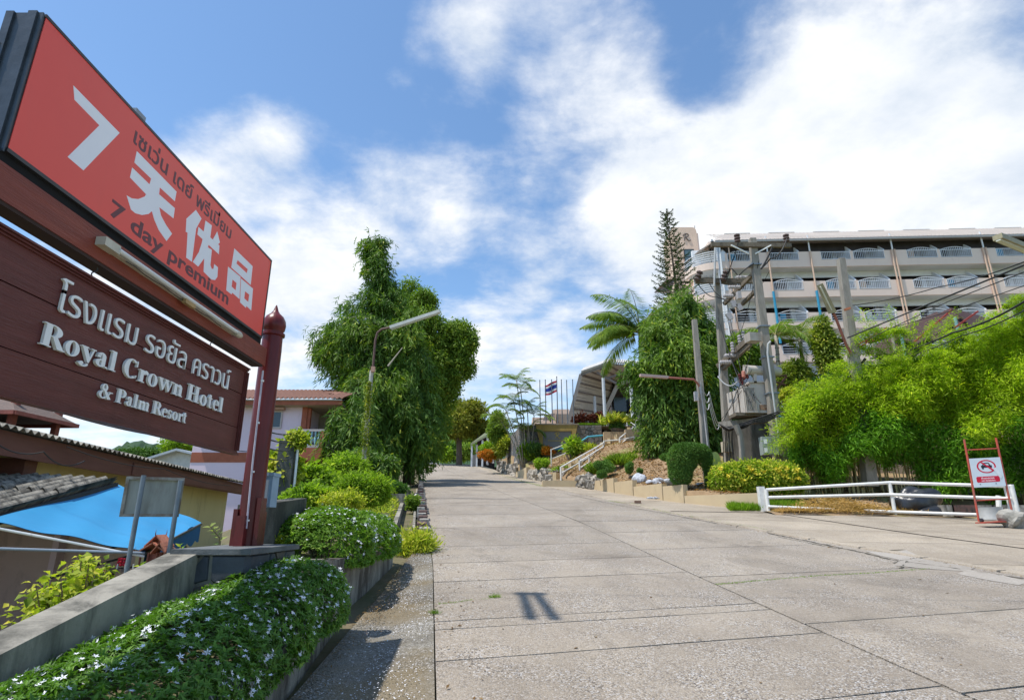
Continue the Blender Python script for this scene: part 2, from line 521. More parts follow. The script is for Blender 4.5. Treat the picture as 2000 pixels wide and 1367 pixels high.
M_road = concrete('road concrete', (.375, .318, .25), (.28, .235, .185), (.10, .088, .08), .75)
M_apron = concrete('apron concrete', (.43, .36, .275), (.32, .265, .20), (.17, .15, .125), .4)
M_gutter = concrete('gutter concrete', (.30, .28, .235), (.15, .13, .10), (.08, .07, .055), .7, warm=(.19, .145, .08))
M_joint = mat('joint dirt', (.05, .045, .035), (.09, .08, .06), 9, .95)
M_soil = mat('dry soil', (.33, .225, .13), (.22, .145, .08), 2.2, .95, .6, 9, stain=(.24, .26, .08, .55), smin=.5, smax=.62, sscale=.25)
M_earth = mat('dark earth', (.16, .13, .08), (.10, .10, .045), 2, .95, .6, 9)  # darker, greener earth for verge, planters and wall backing
M_grassground = mat('grassy ground', (.10, .15, .035), (.17, .17, .06), 1.1, .95, .5, 12)
M_oldwall = mat('weathered concrete', (.36, .335, .28), (.25, .23, .19), 2.5, .88, .35, 30, stain=(.085, .08, .065, .9), smin=.44, smax=.60, sscale=1.1)
M_beigewall = mat('beige render', (.56, .44, .27), (.52, .40, .25), 1.2, .85, .1, 40, stain=(.36, .29, .19, .55), smin=.56, smax=.74)

# --- road: slabs over a joint bed
road = thing('road', None, None, (0, 0, 0)); road['kind'] = 'structure'
bed = MB()
ys = [-3 + i * 1.5 for i in range(28)] + [40 + i * 3 for i in range(22)]
bed.grid(lambda u, v: (lambda y: (interp(y, LEFT) * (1 - v) + interp(y, RIGHT) * v, y, zr(interp(y, LEFT) * (1 - v) + interp(y, RIGHT) * v, y) - .03))(ys[min(int(round(u * (len(ys) - 1))), len(ys) - 1)]), len(ys) - 1, 6)
bed.build('road_bed', M_joint, road)
JL = [-2.2, -.2, 1.5, 3.15, 4.74, 6.02, 6.85, 7.12, 8.9, 10.2, 11.8, 14.5]      # cross joints where they meet the centre line, left lane
JR = [-2.2, -.4, 1.2, 2.9, 4.6, 6.3, 8.55, 10.9, 13.2, 15.4]
for J in (JL, JR):
    while J[-1] < 92: J.append(J[-1] + (2.9 if J[-1] < 30 else 4.2))
rj = random.Random(4)
def slab(yc0, yc1, side, k):
    """one cast bay; joints run slightly up to the right"""
    sl = .27 if yc0 < 30 else .17
    g0 = .011 if yc0 < 12 else .02
    m0 = interp(yc0, MID); m1 = interp(yc1, MID)
    nu, nv = 8, 6
    def edge(yc, t):      # point on a cross joint through the centre line point
        xm = interp(yc, MID)
        pts = LEFT if side < 0 else RIGHT
        y = yc
        for _ in range(4):
            xe = interp(y, pts); y = yc + (xe - xm) * sl
        return xm + (xe - xm) * t, yc + (y - yc) * t
    jit = [[rj.uniform(-1, 1) for _ in range(nu + 1)] for _ in range(2)]
    V = []; 
    for j in range(nv + 1):
        v = j / nv
        for i in range(nu + 1):
            u = i / nu
            uu = u
            if i == 0: uu = .0035 if yc0 < 40 else .006
            a = edge(yc0, uu); b = edge(yc1, uu)
            L = max(b[1] - a[1], .05); gg = g0 / L
            vv = v
            if j == 0: vv = gg * (1 + .5 * jit[0][i])
            if j == nv: vv = 1 - gg * (1 + .5 * jit[1][i])
            x = a[0] + (b[0] - a[0]) * vv; y = a[1] + (b[1] - a[1]) * vv
            if i == nu and side > 0 : x += .04 * rj.uniform(-1, 1)
            edge_in = min(i, nu - i, 1) * min(j, nv - j, 1)
            V.append((x, y, zr(x, y) - (0 if edge_in else .004)))
    n = len(V); F = []
    for j in range(nv):
        for i in range(nu):
            a = j * (nu + 1) + i
            q = (a, a + 1, a + nu + 2, a + nu + 1)
            F.append(q if side > 0 else q[::-1])
    per = [i for i in range(nu + 1)] + [j * (nu + 1) + nu for j in range(1, nv + 1)] + [nv * (nu + 1) + i for i in range(nu - 1, -1, -1)] + [j * (nu + 1) for j in range(nv - 1, 0, -1)]
    base = n
    for i in per: V.append((V[i][0], V[i][1], V[i][2] - .05))
    for i in range(len(per)):
        a, b = per[i], per[(i + 1) % len(per)]
        F.append((a, base + i, base + (i + 1) % len(per), b))
    npobj('slab', V, F, M_road, road)
for k in range(len(JL) - 1): slab(JL[k], JL[k + 1], -1, k)
for k in range(len(JR) - 1): slab(JR[k], JR[k + 1], 1, k)

# --- apron / driveway right of the road, pavement up to the garden wall
def strip(name, fa, fb, y0, y1, n, m, dz=0.0, nv=6, kind='structure', zf=zr):
    mb = MB()
    mb.grid(lambda u, v: (lambda y: (lambda x: (x, y, zf(x, y) + dz))(fa(y) * (1 - v) + fb(y) * v))(y0 + (y1 - y0) * u), n, nv)
    o = mb.build(name, m); 
    # make faces look up
    o.data.flip_normals() if o.data.polygons[0].normal.z < 0 else None
    if kind: o['kind'] = kind
    return o
pave = thing('pavement', None, None, (6, 15, 0)); pave['kind'] = 'structure'
def pave_slab(y0, y1, fa, fb, dz, m=M_apron, nu=6, nv=6):
    mb = MB()
    mb.grid(lambda u, v: (lambda y: (lambda x: (x, y, zr(x, y) + dz))(fa(y) * (1 - v) + fb(y) * v))(y0 + (y1 - y0) * u), nu, nv)
    o = mb.build('slab', m, pave)
    if o.data.polygons[0].normal.z < 0: o.data.flip_normals()
strip('ground_bed', lambda y: interp(y, RIGHT) - .3, lambda y: 70, -3, 19.5, 24, M_joint, -.05, 4)
PJ = [-3, 1.5, 4.6, 7.4, 9.9, 12.3, 14.2, 16.3, 18.6]
for k in range(len(PJ) - 1):
    y0, y1 = PJ[k] + .012, PJ[k + 1] - .012
    cut = [0, 3.4, 7.4, 12, 40]
    for j in range(4):
        pave_slab(y0, y1, (lambda y, c=cut[j]: interp(y, RIGHT) + (.06 if c == 0 else c + .012)), (lambda y, c=cut[j + 1]: interp(y, RIGHT) + c - .012), .012 * min(j, 1))
PY = [18.6, 22, 26, 30.5, 35.5, 41, 48, 56, 66, 80]
for k in range(len(PY) - 1):
    pave_slab(PY[k] + .02, PY[k + 1] - .02, lambda y: interp(y, RIGHT) + .05, lambda y: interp(y, WALL) + (.15 if y > 19.4 else .3), .012)
# raised lip along the road edge
lip = MB()
for i in range(60):
    y0 = 6 + i * 1.1; y1 = y0 + 1.05
    a = interp(y0, RIGHT); b = interp(y1, RIGHT)
    lip.hexa([(a - .02, y0, zr(a, y0) - .03), (a + .16, y0, zr(a, y0) - .03), (b + .16, y1, zr(b, y1) - .03), (b - .02, y1, zr(b, y1) - .03)],
             [(a + .0, y0, zr(a, y0) + .02), (a + .14, y0, zr(a, y0) + .026), (b + .14, y1, zr(b, y1) + .026), (b, y1, zr(b, y1) + .02)])
lp = lip.build('kerb_lip', M_apron); lp['kind'] = 'structure'

# --- left verge
def zl(x, y):
    z = zr(x, y) - .06
    drop = 1.25 if y < 10 else max(.35, 1.25 - (y - 10) * .06)
    t = min(max((-x - 2.75 - max(0, y - 6) * .09) / 1.6, 0), 1); t = t * t * (3 - 2 * t)
    z -= drop * t
    st = -4.6 if y < 14 else -4.6 - (y - 14) * .35
    if x < st: z -= min(.42 * (st - x), 9.0)
    z = max(z, -6.6)
    if 9.0 < y < 26:      # raised planted verge beside the drain
        ed = interp(y, LEFT) - .75
        if x < ed and t < .98: z += .35 * min((ed - x) / .2, 1) * (1 - t) * min((y - 9.0) / 1.0, 1)
    return z
strip('gutter', lambda y: -1.35 - .03 * y, lambda y: interp(y, LEFT) - .012, -3, 11.2, 40, M_gutter, .0, 12, 'structure', lambda x, y: zr(x, y) - .012 - .05 * max(0, 1 - abs(x - (interp(y, LEFT) - .55)) / .5) * (1 if y < 9 else 0))
mb = MB()
def _lv(u, v):
    y = -4 + 104 * u ** 1.6; x1 = interp(y, LEFT) - .02 if y > 10.5 else -1.45; x0 = -60
    x = x1 + (x0 - x1) * v ** 2.2
    return (x, y, zl(x, y))
mb.grid(_lv, 90, 60)
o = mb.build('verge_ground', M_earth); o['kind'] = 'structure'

# --- garden bank on the right (smooth surface through measured soil points)
CT = [(1480, 966, 19.9), (1400, 962, 21.3), (1330, 950, 23.2), (1262, 944, 25.6), (1200, 937, 28.6), (1165, 934, 31.2), (1100, 918, 36.8), (1060, 920, 40.5),
      (1232, 931, 28.2), (1250, 929, 27.8), (1215, 905, 32.5), (1180, 872, 39), (1290, 876, 34), (1380, 880, 31), (1440, 930, 24.5), (1520, 955, 22.6),
      (1010, 905, 46), (975, 897, 51), (1040, 890, 46.2), (1110, 885, 45.5), (1175, 868, 44), (1000, 898, 48), (960, 903, 57), (1300, 900, 29), (1330, 862, 37),
      (1240, 862, 41), (1500, 900, 32), (1650, 930, 25), (1850, 935, 24.5), (2000, 940, 25), (1600, 870, 38), (1800, 850, 42), (2000, 830, 46)]
cpts = np.array([tuple(P(*c)) for c in CT])
def _tps(r): return np.where(r > 1e-9, r * r * np.log(np.maximum(r, 1e-9)), 0)
_n = len(cpts); _K = _tps(np.linalg.norm(cpts[:, None, :2] - cpts[None, :, :2], axis=2)) + np.eye(_n) * .6
_Q = np.hstack([np.ones((_n, 1)), cpts[:, :2]])
_A = np.vstack([np.hstack([_K, _Q]), np.hstack([_Q.T, np.zeros((3, 3))])])
_w = np.linalg.solve(_A, np.concatenate([cpts[:, 2], np.zeros(3)]))
def zg(x, y):
    r = np.sqrt((cpts[:, 0] - x) ** 2 + (cpts[:, 1] - y) ** 2)
    z = float(_tps(r) @ _w[:_n] + _w[_n] + _w[_n + 1] * x + _w[_n + 2] * y)
    z = max(min(z, 9.5), zr(x, y) - .1 if y < 25 else 0)
    if x > 8.0 and y < 26:
        zd = zr(x, min(y, 19)) + .02 + .55 * max(0, min((y - 19.2) / 3.5, 1)); k = max(0, min((y - 21) / 4.5, 1)); k = k * k * (3 - 2 * k)
        k = 1 - (1 - k) * min((x - 8.0) / 1.0, 1)
        z = zd * (1 - k) + z * k - .03
    return z
mb = MB()
rg = random.Random(3)
def _gb(u, v):
    y = 19.75 + 40 * u; x0 = interp(y, WALL) + .16
    if v == 0: return (x0, y, zr(x0, y) - .6)
    v = (v - 1 / 70) * 70 / 69; x = x0 + (46 - x0) * v ** 1.7
    return (x, y, zg(x, y) + .05 * math.sin(x * 2.1 + y * 1.3) * math.sin(y * 1.7 - x) + rg.uniform(-.03, .03))
mb.grid(_gb, 110, 70)
o = mb.build('garden_bank', M_soil, smooth=True); o['kind'] = 'structure'
if o.data.polygons[0].normal.z < 0: o.data.flip_normals()
# soil behind the white railing, right of the low wall
mb = MB()
def _rb(u, v):
    x = 7.9 + 40 * u; y = 17.9 + (2.4 + 5) * v + max(0, x - 12) * -.16 * (1 - v)
    z = zr(x, min(y, 19)) + .02 + .55 * max(0, min((y - 19.2) / 3.5, 1))
    return (x, y, z + .04 * math.sin(x * 3) * math.sin(y * 4))
mb.grid(_rb, 60, 20)
o = mb.build('dry_ground', M_soil, smooth=True); o['kind'] = 'structure'
if o.data.polygons[0].normal.z < 0: o.data.flip_normals()
# hotel terrace and the land far around
mb = MB(); mb.grid(lambda u, v: ((lambda q: q + (80.5 - q) * v)(interp(min(47.3 + 80 * u, 56), [(47.3, .75), (56, -.75)])), 47.3 + 80 * u, 7.62 + (0 if v < .3 else min((v - .3) * 10, 1.2))), 8, 30)
o = mb.build('terrace_ground', mat('terrace paving', (.4, .37, .33), (.33, .3, .27), 1, .9)); o['kind'] = 'structure'
if o.data.polygons[0].normal.z < 0: o.data.flip_normals()
mb = MB(); mb.grid(lambda u, v: (-2500 + 5000 * u, -400 + 3600 * v, -7.0), 20, 20)
o = mb.build('terrain', M_grassground); o['kind'] = 'structure'
if o.data.polygons[0].normal.z < 0: o.data.flip_normals()
mb = MB(); mb.grid(lambda u, v: (-22 + 30 * v, 78 + 60 * u, 7.1 + .0 * u), 6, 6)
o = mb.build('upper_yard', M_apron); o['kind'] = 'structure'
if o.data.polygons[0].normal.z < 0: o.data.flip_normals()
# ------------------------------------------------------------------ lettering
def font_text(name, body, u0, u1, w0, w1, fn, d0, d1, m, parent, offset=0.0, shear=0.0, italic=0):
    """set a line of text in Blender's own font, fitted to the box u0..u1 (along), w0..w1 (up); fn(u, w, depth) -> point"""
    cu = bpy.data.curves.new('text', 'FONT'); cu.body = body; cu.size = 1; cu.offset = offset; cu.shear = shear
    cu.resolution_u = 3
    o = bpy.data.objects.new('text', cu); C.objects.link(o)
    dg = bpy.context.evaluated_depsgraph_get(); dg.update()
    me = bpy.data.meshes.new_from_object(o.evaluated_get(dg))
    bpy.data.objects.remove(o); 
    n = len(me.vertices); co = np.empty(n * 3); me.vertices.foreach_get('co', co); co = co.reshape(-1, 3)
    mn = co.min(0); mx = co.max(0)
    U = u0 + (co[:, 0] - mn[0]) / (mx[0] - mn[0]) * (u1 - u0); Wv = w0 + (co[:, 1] - mn[1]) / (mx[1] - mn[1]) * (w1 - w0)
    faces = [tuple(p.vertices) for p in me.polygons]
    bound = {}
    for f in faces:
        for i in range(len(f)):
            e = (f[i], f[(i + 1) % len(f)]); k = tuple(sorted(e))
            bound[k] = None if k in bound else e
    V = [fn(U[i], Wv[i], d1) for i in range(n)] + [fn(U[i], Wv[i], d0) for i in range(n)]
    F = list(faces)
    for e in bound.values():
        if e: F.append((e[1], e[0], e[0] + n, e[1] + n))
    bpy.data.meshes.remove(me); bpy.data.curves.remove(cu)
    # one object per letter: connected pieces, joined where they stand above one another (dots, vowel signs)
    par = list(range(2 * n))
    def fd(i):
        while par[i] != i: par[i] = par[par[i]]; i = par[i]
        return i
    for f in F:
        r0 = fd(f[0])
        for q in f[1:]: par[fd(q)] = r0
    comp = {}
    for i in range(2 * n): comp.setdefault(fd(i), []).append(i)
    cs = sorted(((min(U[i % n] for i in c), max(U[i % n] for i in c), c) for c in comp.values()), key=lambda t: t[0])
    groups = []
    for a, b, c in cs:
        if groups:
            ga, gb, gc = groups[-1]
            ov = min(b, gb) - max(a, ga)
            if ov > .5 * min(b - a, gb - ga): groups[-1] = (min(a, ga), max(b, gb), gc + c); continue
        groups.append((a, b, list(c)))
    for a, b, c in groups:
        ix = {v: k for k, v in enumerate(c)}
        npobj(name, [V[i] for i in c], [tuple(ix[i] for i in f) for f in F if f[0] in ix], m, parent)

def arc(cx, cy, rx, ry, a0, a1, n=12):
    return [(cx + rx * math.cos(R(a0 + (a1 - a0) * i / n)), cy + ry * math.sin(R(a0 + (a1 - a0) * i / n))) for i in range(n + 1)]
def ring(cx, cy, rx, ry, tx, ty, n=20):
    return [arc(cx, cy, rx, ry, 0, 360 - 360 / n, n - 1), arc(cx, cy, rx - tx, ry - ty, 0, 360 - 360 / n, n - 1)]
def band(cx, cy, rx, ry, tx, ty, a0, a1, n=12):
    return [arc(cx, cy, rx, ry, a0, a1, n) + arc(cx, cy, rx - tx, ry - ty, a1, a0, n)]
def rc(x0, y0, x1, y1): return [[(x0, y0), (x1, y0), (x1, y1), (x0, y1)]]
S_ = .05
# bold roman capitals and small letters, cap height 1; (advance, strokes)
GL = {
 'R': (.80, [rc(.08, 0, .29, 1), rc(0, 0, .37, S_), rc(0, 1 - S_, .3, 1), band(.36, .735, .30, .265, .20, .05, -90, 90), rc(.29, .47, .37, .52), rc(.29, 1 - S_, .37, 1), [[(.33, .5), (.5, .52), (.78, .05), (.56, 0)]], rc(.55, 0, .84, S_)]),
 'C': (.74, [band(.38, .5, .37, .52, .22, .06, 50, 310, 20), [[(.6, .68), (.66, .68), (.66, .99), (.62, .99)]], [[(.6, .2), (.67, .24), (.64, .06)]]]),
 'H': (.86, [rc(.08, 0, .29, 1), rc(.55, 0, .76, 1), rc(.29, .47, .55, .53), rc(0, 0, .37, S_), rc(0, 1 - S_, .37, 1), rc(.47, 0, .84, S_), rc(.47, 1 - S_, .84, 1)]),
 'P': (.68, [rc(.08, 0, .29, 1), rc(0, 0, .39, S_), rc(0, 1 - S_, .3, 1), band(.34, .71, .31, .29, .20, .05, -90, 90), rc(.29, .42, .35, .47), rc(.29, 1 - S_, .35, 1)]),
 'o': (.56, [ring(.27, .33, .27, .36, .165, .045)]),
 'a': (.56, [rc(.27, .06, .43, .5), band(.24, .49, .19, .2, .17, .05, 0, 160, 10), band(.22, .17, .21, .19, .15, .06, 60, 330, 14), rc(.42, 0, .54, .07), rc(.05, .42, .18, .53)]),
 'y': (.56, [[[(.0, .66), (.2, .66), (.4, .14), (.3, -.02)]], [[(.3, -.04), (.36, -.06), (.53, .66), (.47, .66)]], rc(-.02, .62, .26, .67), rc(.38, .62, .58, .67), band(.14, -.14, .2, .16, .09, .06, 190, 370, 8), ring(.07, -.15, .08, .08, .075, .075)]),
 'l': (.32, [rc(.07, 0, .25, 1), rc(0, 0, .32, S_), rc(0, 1 - S_, .1, 1)]),
 'r': (.45, [rc(.07, 0, .24, .66), rc(0, 0, .32, S_), rc(0, .61, .1, .66), band(.34, .44, .14, .24, .1, .09, 60, 180, 8), ring(.38, .56, .085, .09, .08, .085)]),
 'n': (.62, [rc(.07, 0, .24, .66), rc(0, 0, .3, S_), rc(0, .61, .1, .66), rc(.38, 0, .55, .46), rc(.33, 0, .62, S_), band(.38, .44, .17, .24, .165, .1, 0, 160, 10)]),
 'm': (.92, [rc(.07, 0, .24, .66), rc(0, 0, .3, S_), rc(0, .61, .1, .66), rc(.37, 0, .54, .46), rc(.33, 0, .59, S_), band(.37, .44, .17, .24, .165, .1, 0, 160, 10), rc(.67, 0, .84, .46), rc(.63, 0, .9, S_), band(.67, .44, .17, .24, .165, .1, 0, 140, 10)]),
 'w': (.86, [[[(0, .66), (.19, .66), (.34, .12), (.27, -.02)]], [[(.27, -.02), (.33, .06), (.46, .66), (.4, .62)]], [[(.36, .66), (.54, .66), (.67, .12), (.6, -.02)]], [[(.6, -.02), (.66, .06), (.82, .66), (.77, .66)]], rc(-.02, .62, .25, .67), rc(.33, .62, .58, .67), rc(.69, .62, .88, .67)]),
 't': (.38, [rc(.1, .1, .26, .86), rc(0, .6, .36, .66), band(.24, .12, .14, .13, .11, .06, 180, 330, 8), [[(0, .64), (.12, .88), (.14, .64)]]]),
 'e': (.50, [band(.26, .33, .25, .36, .16, .05, 20, 318, 18), rc(.1, .34, .5, .39), band(.3, .4, .21, .28, .12, .05, 0, 80, 6)]),
 's': (.42, [band(.2, .49, .18, .2, .12, .06, 40, 250, 10), band(.2, .18, .19, .21, .13, .06, -140, 70, 10), [[(.04, .5), (.14, .36), (.38, .2), (.28, .34)]], rc(.32, .48, .36, .68), rc(.02, 0, .06, .22)]),
 '&': (.92, [ring(.36, .76, .2, .25, .12, .05), band(.3, .25, .28, .28, .16, .06, 100, 330, 14), [[(.22, .7), (.4, .66), (.86, .04), (.64, -.02)]], [[(.5, .14), (.56, .1), (.82, .5), (.75, .52)]], rc(.66, .48, .94, .53)]),
 ' ': (.26, []),
}
def serif_line(name, body, u0, u1, w0, cap, fn, d0, d1, m, parent):
    """one object per letter"""
    tot = sum(GL[c][0] + .05 for c in body) - .05
    k = (u1 - u0) / tot; u = u0
    for c in body:
        adv, strokes = GL[c]
        if strokes:
            mb = MB()
            for i, lp in enumerate(strokes):
                mb.prism(lp, lambda a, b, d, u=u: fn(u + a * k, w0 + b * cap, d), d0, d1 + .0006 * i)
            mb.build(name, m, parent)
        u += (adv + .05) * k

# ------------------------------------------------------------------ hotel sign by the road
XS = -2.4
def on(X):
    return lambda u, w, d: (X + d, u, w)
def YZ(px, py, X=XS):
    p = PX(px, py, X); return p.y, p.z
M_redwood = mat('red stained beam', (.27, .06, .035), (.19, .042, .028), 3, .45, .3, 14, stretch=(3, .5, 6), stain=(.10, .03, .02, .5), smin=.55, smax=.75)
M_maroon = mat('maroon painted wood', (.155, .042, .034), (.115, .03, .025), 3, .42, .3, 12, stretch=(4, .6, 8), stain=(.045, .015, .012, .6), smin=.52, smax=.75)
M_column = mat('maroon painted column', (.16, .022, .02), (.11, .017, .017), 2.5, .33, .15, 14, stretch=(5, 5, .8), stain=(.05, .02, .018, .6), smin=.5, smax=.75)
M_letter = mat('grey white letter paint', (.92, .92, .89), (.84, .84, .81), 9, .6, .1, 60, stain=(.38, .27, .15, .5), smin=.62, smax=.8, sscale=14)
M_letter_side = M_letter
M_red = mat('red sign vinyl', (.95, .115, .085), (.88, .10, .08), .5, .4, 0, 40, spec=.35, stain=(.72, .11, .09, .35), smin=.52, smax=.8, sscale=.8)
M_white_v = mat('white vinyl', (.93, .92, .95), (.88, .87, .91), 1.5, .33)
M_grey_v = mat('grey vinyl', (.16, .055, .065), (.14, .05, .06), 2, .45)
M_blackmetal = mat('black sign casing', (.03, .03, .033), (.05, .05, .055), 5, .4, .1, 30, spec=.4)
M_steel = mat('grey galvanised steel', (.26, .30, .34), (.19, .22, .26), 6, .42, .1, 20, metal=.3, spec=.5)

post = thing('sign_frame', 'maroon round timber post with lotus bud finial carrying red beam over stone base', 'sign frame', (-2.4, 5.55, -.2))
cx0, cy0 = -2.425, 5.56
mb = MB()
mb.lathe((cx0, cy0, -.2), [(.10, 0), (.10, 1.85), (.096, 2.0)], 20)
o = smooth_by_angle(mb.build('post', M_column, post))
mb = MB()
mb.lathe((cx0, cy0, 1.80), [(.096, 0), (.115, .01), (.115, .035), (.095, .045), (.095, .06), (.108, .075), (.115, .12), (.108, .17), (.085, .215), (.046, .25), (.026, .28), (.014, .32), (.004, .345)], 20)
smooth_by_angle(mb.build('finial', M_column, post), 60)
mb = MB()
for dx, dy, w, hgt in ((-.105, -.02, .04, .32), (.105, -.03, .04, .42), (-.01, -.11, .08, .26), (.05, .11, .06, .3)):
    mb.box(cx0 + dx - w / 2, cy0 + dy - .06, -.2, cx0 + dx + w / 2, cy0 + dy + .06, hgt - .2)
mb.build('foot_board', M_column, post)
mb = MB(); mb.box(-2.52, .9, 1.452, -2.395, 5.40, 1.625)
mb.build('beam', M_redwood, post)
mb = MB(); mb.box(-2.50, .9, 1.432, -2.40, 5.35, 1.4515)
mb.build('lower_beam', mat('dark underside wood', (.06, .035, .028)), post)
# near post just outside the picture
mb = MB(); mb.lathe((cx0, .75, -.9), [(.135, 0), (.135, 2.55), (.128, 2.7), (.15, 2.73), (.14, 2.9), (.05, 3.0), (.004, 3.08)], 16)
smooth_by_angle(mb.build('post', M_column, post))
mb = MB(); mb.tube([(cx0 + .03, cy0 - .12, -.05), (cx0 + .03, cy0 - .16, .5), (cx0 + .03, cy0 - .19, 1.4)], .009, 8)
mb.build('conduit', mat('pale lilac conduit', (.62, .56, .62), (.45, .4, .45), 9, .5), post)
for z in (.02, .45, .9, 1.3):
    MB().obox((cx0 + .035, cy0 - .12 - z * .05, z), (.01, 0, 0), (0, .012, 0), (0, 0, .008)).build('clip', M_letter, post)

# red light box
lb = thing('lightbox_sign', 'large red light box sign with white chinese characters and dark lettering, on the beam', 'sign', (-2.48, 3.8, 1.63))
Y0b, Y1b, Z0b, Z1b = 2.35, 5.25, 1.70, 2.495
mb = MB(); mb.box(-2.555, Y0b - .005, Z0b, -2.405, Y1b + .005, Z1b)
mb.build('casing', M_blackmetal, lb)
mb = MB()      # channel profile on the near end
for xa, xb, d in ((-2.585, -2.545, .018), (-2.545, -2.47, .006), (-2.47, -2.425, .02), (-2.425, -2.402, .008)):
    mb.box(xa, Y0b - .006 - d, Z0b - .02, xb, Y0b - .006, Z1b + .01)
mb.build('end_channel', mat('dark steel channel', (.085, .10, .12), (.05, .06, .07), 5, .4, .1, 20, metal=.3), lb)
mb = MB(); mb.box(-2.404, Y0b + .006, Z0b + .006, -2.400, Y1b - .004, Z1b - .004)
mb.build('red_panel', M_red, lb)
mb = MB()
for a in ((Y0b, Z0b - .012, Y1b + .012, Z0b + .008), (Y0b, Z1b - .006, Y1b + .012, Z1b + .012), (Y1b - .004, Z0b, Y1b + .012, Z1b)):
    mb.box(-2.43, a[0], a[1], -2.396, a[2], a[3])
mb.build('edge_trim', M_blackmetal, lb)
mb = MB(); mb.box(-2.54, 2.0, 1.627, -2.42, 5.3, 1.70); mb.build('gap_fill', mat('shadow gap black', (.012, .012, .013)), lb)  # near-black fill painted in for the shadow gap under the box
mb = MB()     # ragged sheet-metal folds standing above the back edge
rs = random.Random(9)
for i in range(9):
    y = 2.35 + .1 * i
    mb.box(-2.60, y, Z0b + .1, -2.587, y + .085, Z1b + rs.uniform(-.02, .03))
mb.build('back_sheet', M_steel, lb)
for y, w, h in ((3.18, .10, .12), (3.33, .05, .07), (3.45, .04, .05), (3.72, .06, .05)):
    MB().box(-2.53, y, Z1b + .012, -2.47, y + w, Z1b + h).build('bracket', M_steel, lb)
for z in (1.82, 2.06, 2.3):
    MB().lathe((-2.57, Y0b - .024, z), [(.008, 0), (.008, -.006), (.004, -.01)], 8, (0, 1, 0)).build('screw', M_steel, lb)
def trace(lst, sc, ox, oy):
    return [YZ(x / sc + ox, y / sc + oy) for x, y in lst]
def vinyl(name, loops, m=M_white_v, d=.0012):
    mb = MB(); mb.prism(loops, on(-2.400), 0.0, d); mb.build(name, m, lb)
Z6 = (4.557, 60, 60); Z7 = (3.506, 200, 250)
vinyl('numeral', [trace([(378, 490), (388, 617), (610, 845), (327, 1125), (468, 1245), (790, 912)], *Z6)])
vinyl('character', [trace([(235, 160), (507, 437), (495, 503), (392, 408), (387, 455), (495, 550), (486, 620), (388, 543), (400, 600), (435, 665), (476, 725), (438, 775), (385, 700), (355, 630), (338, 570), (315, 590), (270, 597), (225, 585), (195, 560), (165, 462), (200, 483), (245, 488), (290, 470), (298, 455), (188, 340), (203, 272), (322, 387), (333, 348), (218, 238)], *Z7)])
mb = MB()
for i, pl in enumerate([[(640, 562), (678, 622), (641, 690), (628, 790), (612, 917), (573, 888), (583, 718), (570, 712), (575, 622)],
                        [(657, 678), (800, 805), (797, 866), (650, 730)],
                        [(705, 635), (748, 668), (738, 745), (722, 815), (705, 880), (655, 950), (618, 918), (660, 850), (682, 780)],
                        [(700, 805), (748, 835), (738, 940), (747, 965), (760, 965), (765, 932), (790, 955), (786, 1020), (770, 1042), (745, 1038), (692, 985)],
                        [(785, 710), (803, 785), (788, 800), (755, 765)]]):
    mb.prism([trace(pl, *Z7)], on(-2.400), 0, .0010 + .0003 * i)
mb.build('character', M_white_v, lb)
mb = MB()
for i, (o_, h_) in enumerate([([(903, 825), (1028, 947), (1015, 1075), (882, 955)], [(925, 905), (995, 968), (988, 995), (917, 928)]),
                              ([(860, 950), (945, 1020), (938, 1172), (888, 1128), (884, 1140), (847, 1112)], [(890, 1038), (918, 1062), (912, 1112), (884, 1086)]),
                              ([(948, 1030), (1030, 1100), (1018, 1250), (985, 1218), (982, 1232), (942, 1195)], [(976, 1118), (1005, 1142), (998, 1192), (970, 1166)])]):
    mb.prism([trace(o_, *Z7), trace(h_, *Z7)], on(-2.400), 0, .0010 + .0003 * i)
mb.build('character', M_white_v, lb)
y0, z0 = YZ(259, 281); y1, z1 = YZ(450, 467)
_, zt = YZ(264, 254)
font_text('letter', 'เซเว่น เดย์ พรีเมี่ยม', y0, y1, (z0 + z1) / 2 - .0, (z0 + z1) / 2 + .135, on(-2.400), 0, .0012, M_grey_v, lb, .016)
y0, z0 = YZ(219, 393); y1, z1 = YZ(444, 599)
_, zb = YZ(231, 432.5)
font_text('letter', '7 day premium', y0, y1, zb - .035, zb + .105, on(-2.400), 0, .0012, M_grey_v, lb, .022)

# carved wooden board
bd = thing('wooden_board', 'dark maroon wooden board with raised white thai and roman hotel letters, hung on hooks', 'sign', (-2.44, 3.3, .6))
for i, (a, b) in enumerate(((.602, .797), (.803, 1.097), (1.103, 1.318))):
    MB().box(-2.452, 1.5, a, -2.420 - .002 * (i % 2), 5.06, b).build('plank', M_maroon, bd)
MB().box(-2.468, 1.5, .585, -2.455, 5.08, 1.335).build('back_board', mat('board back', (.03, .02, .018)), bd)
mb = MB()
for k in range(3): mb.box(-2.452, 1.5, 1.308 + .013 * k, -2.410 + .011 * k, 5.10, 1.319 + .013 * k)
mb.build('moulding', M_maroon, bd)
mb = MB()
for k in range(3): mb.box(-2.452, 1.5, .566 + .012 * k, -2.392 - .009 * k, 5.10, .576 + .012 * k)
mb.build('moulding', M_maroon, bd)
mb = MB()
for k in range(3): mb.box(-2.455, 5.062 + .013 * k, .603, -2.412 + .009 * k, 5.073 + .013 * k, 1.307)
mb.build('moulding', M_maroon, bd)
fb = on(-2.420)
pt = YZ(81, 663, -2.40); p2 = YZ(434, 811, -2.40); _, zc = YZ(92, 620, -2.40)
BL, CAP = (pt[1] + p2[1]) / 2, zc - pt[1]
serif_line('letter', 'Royal Crown Hotel', pt[0], p2[0], BL, CAP, fb, .002, .018, M_letter, bd)
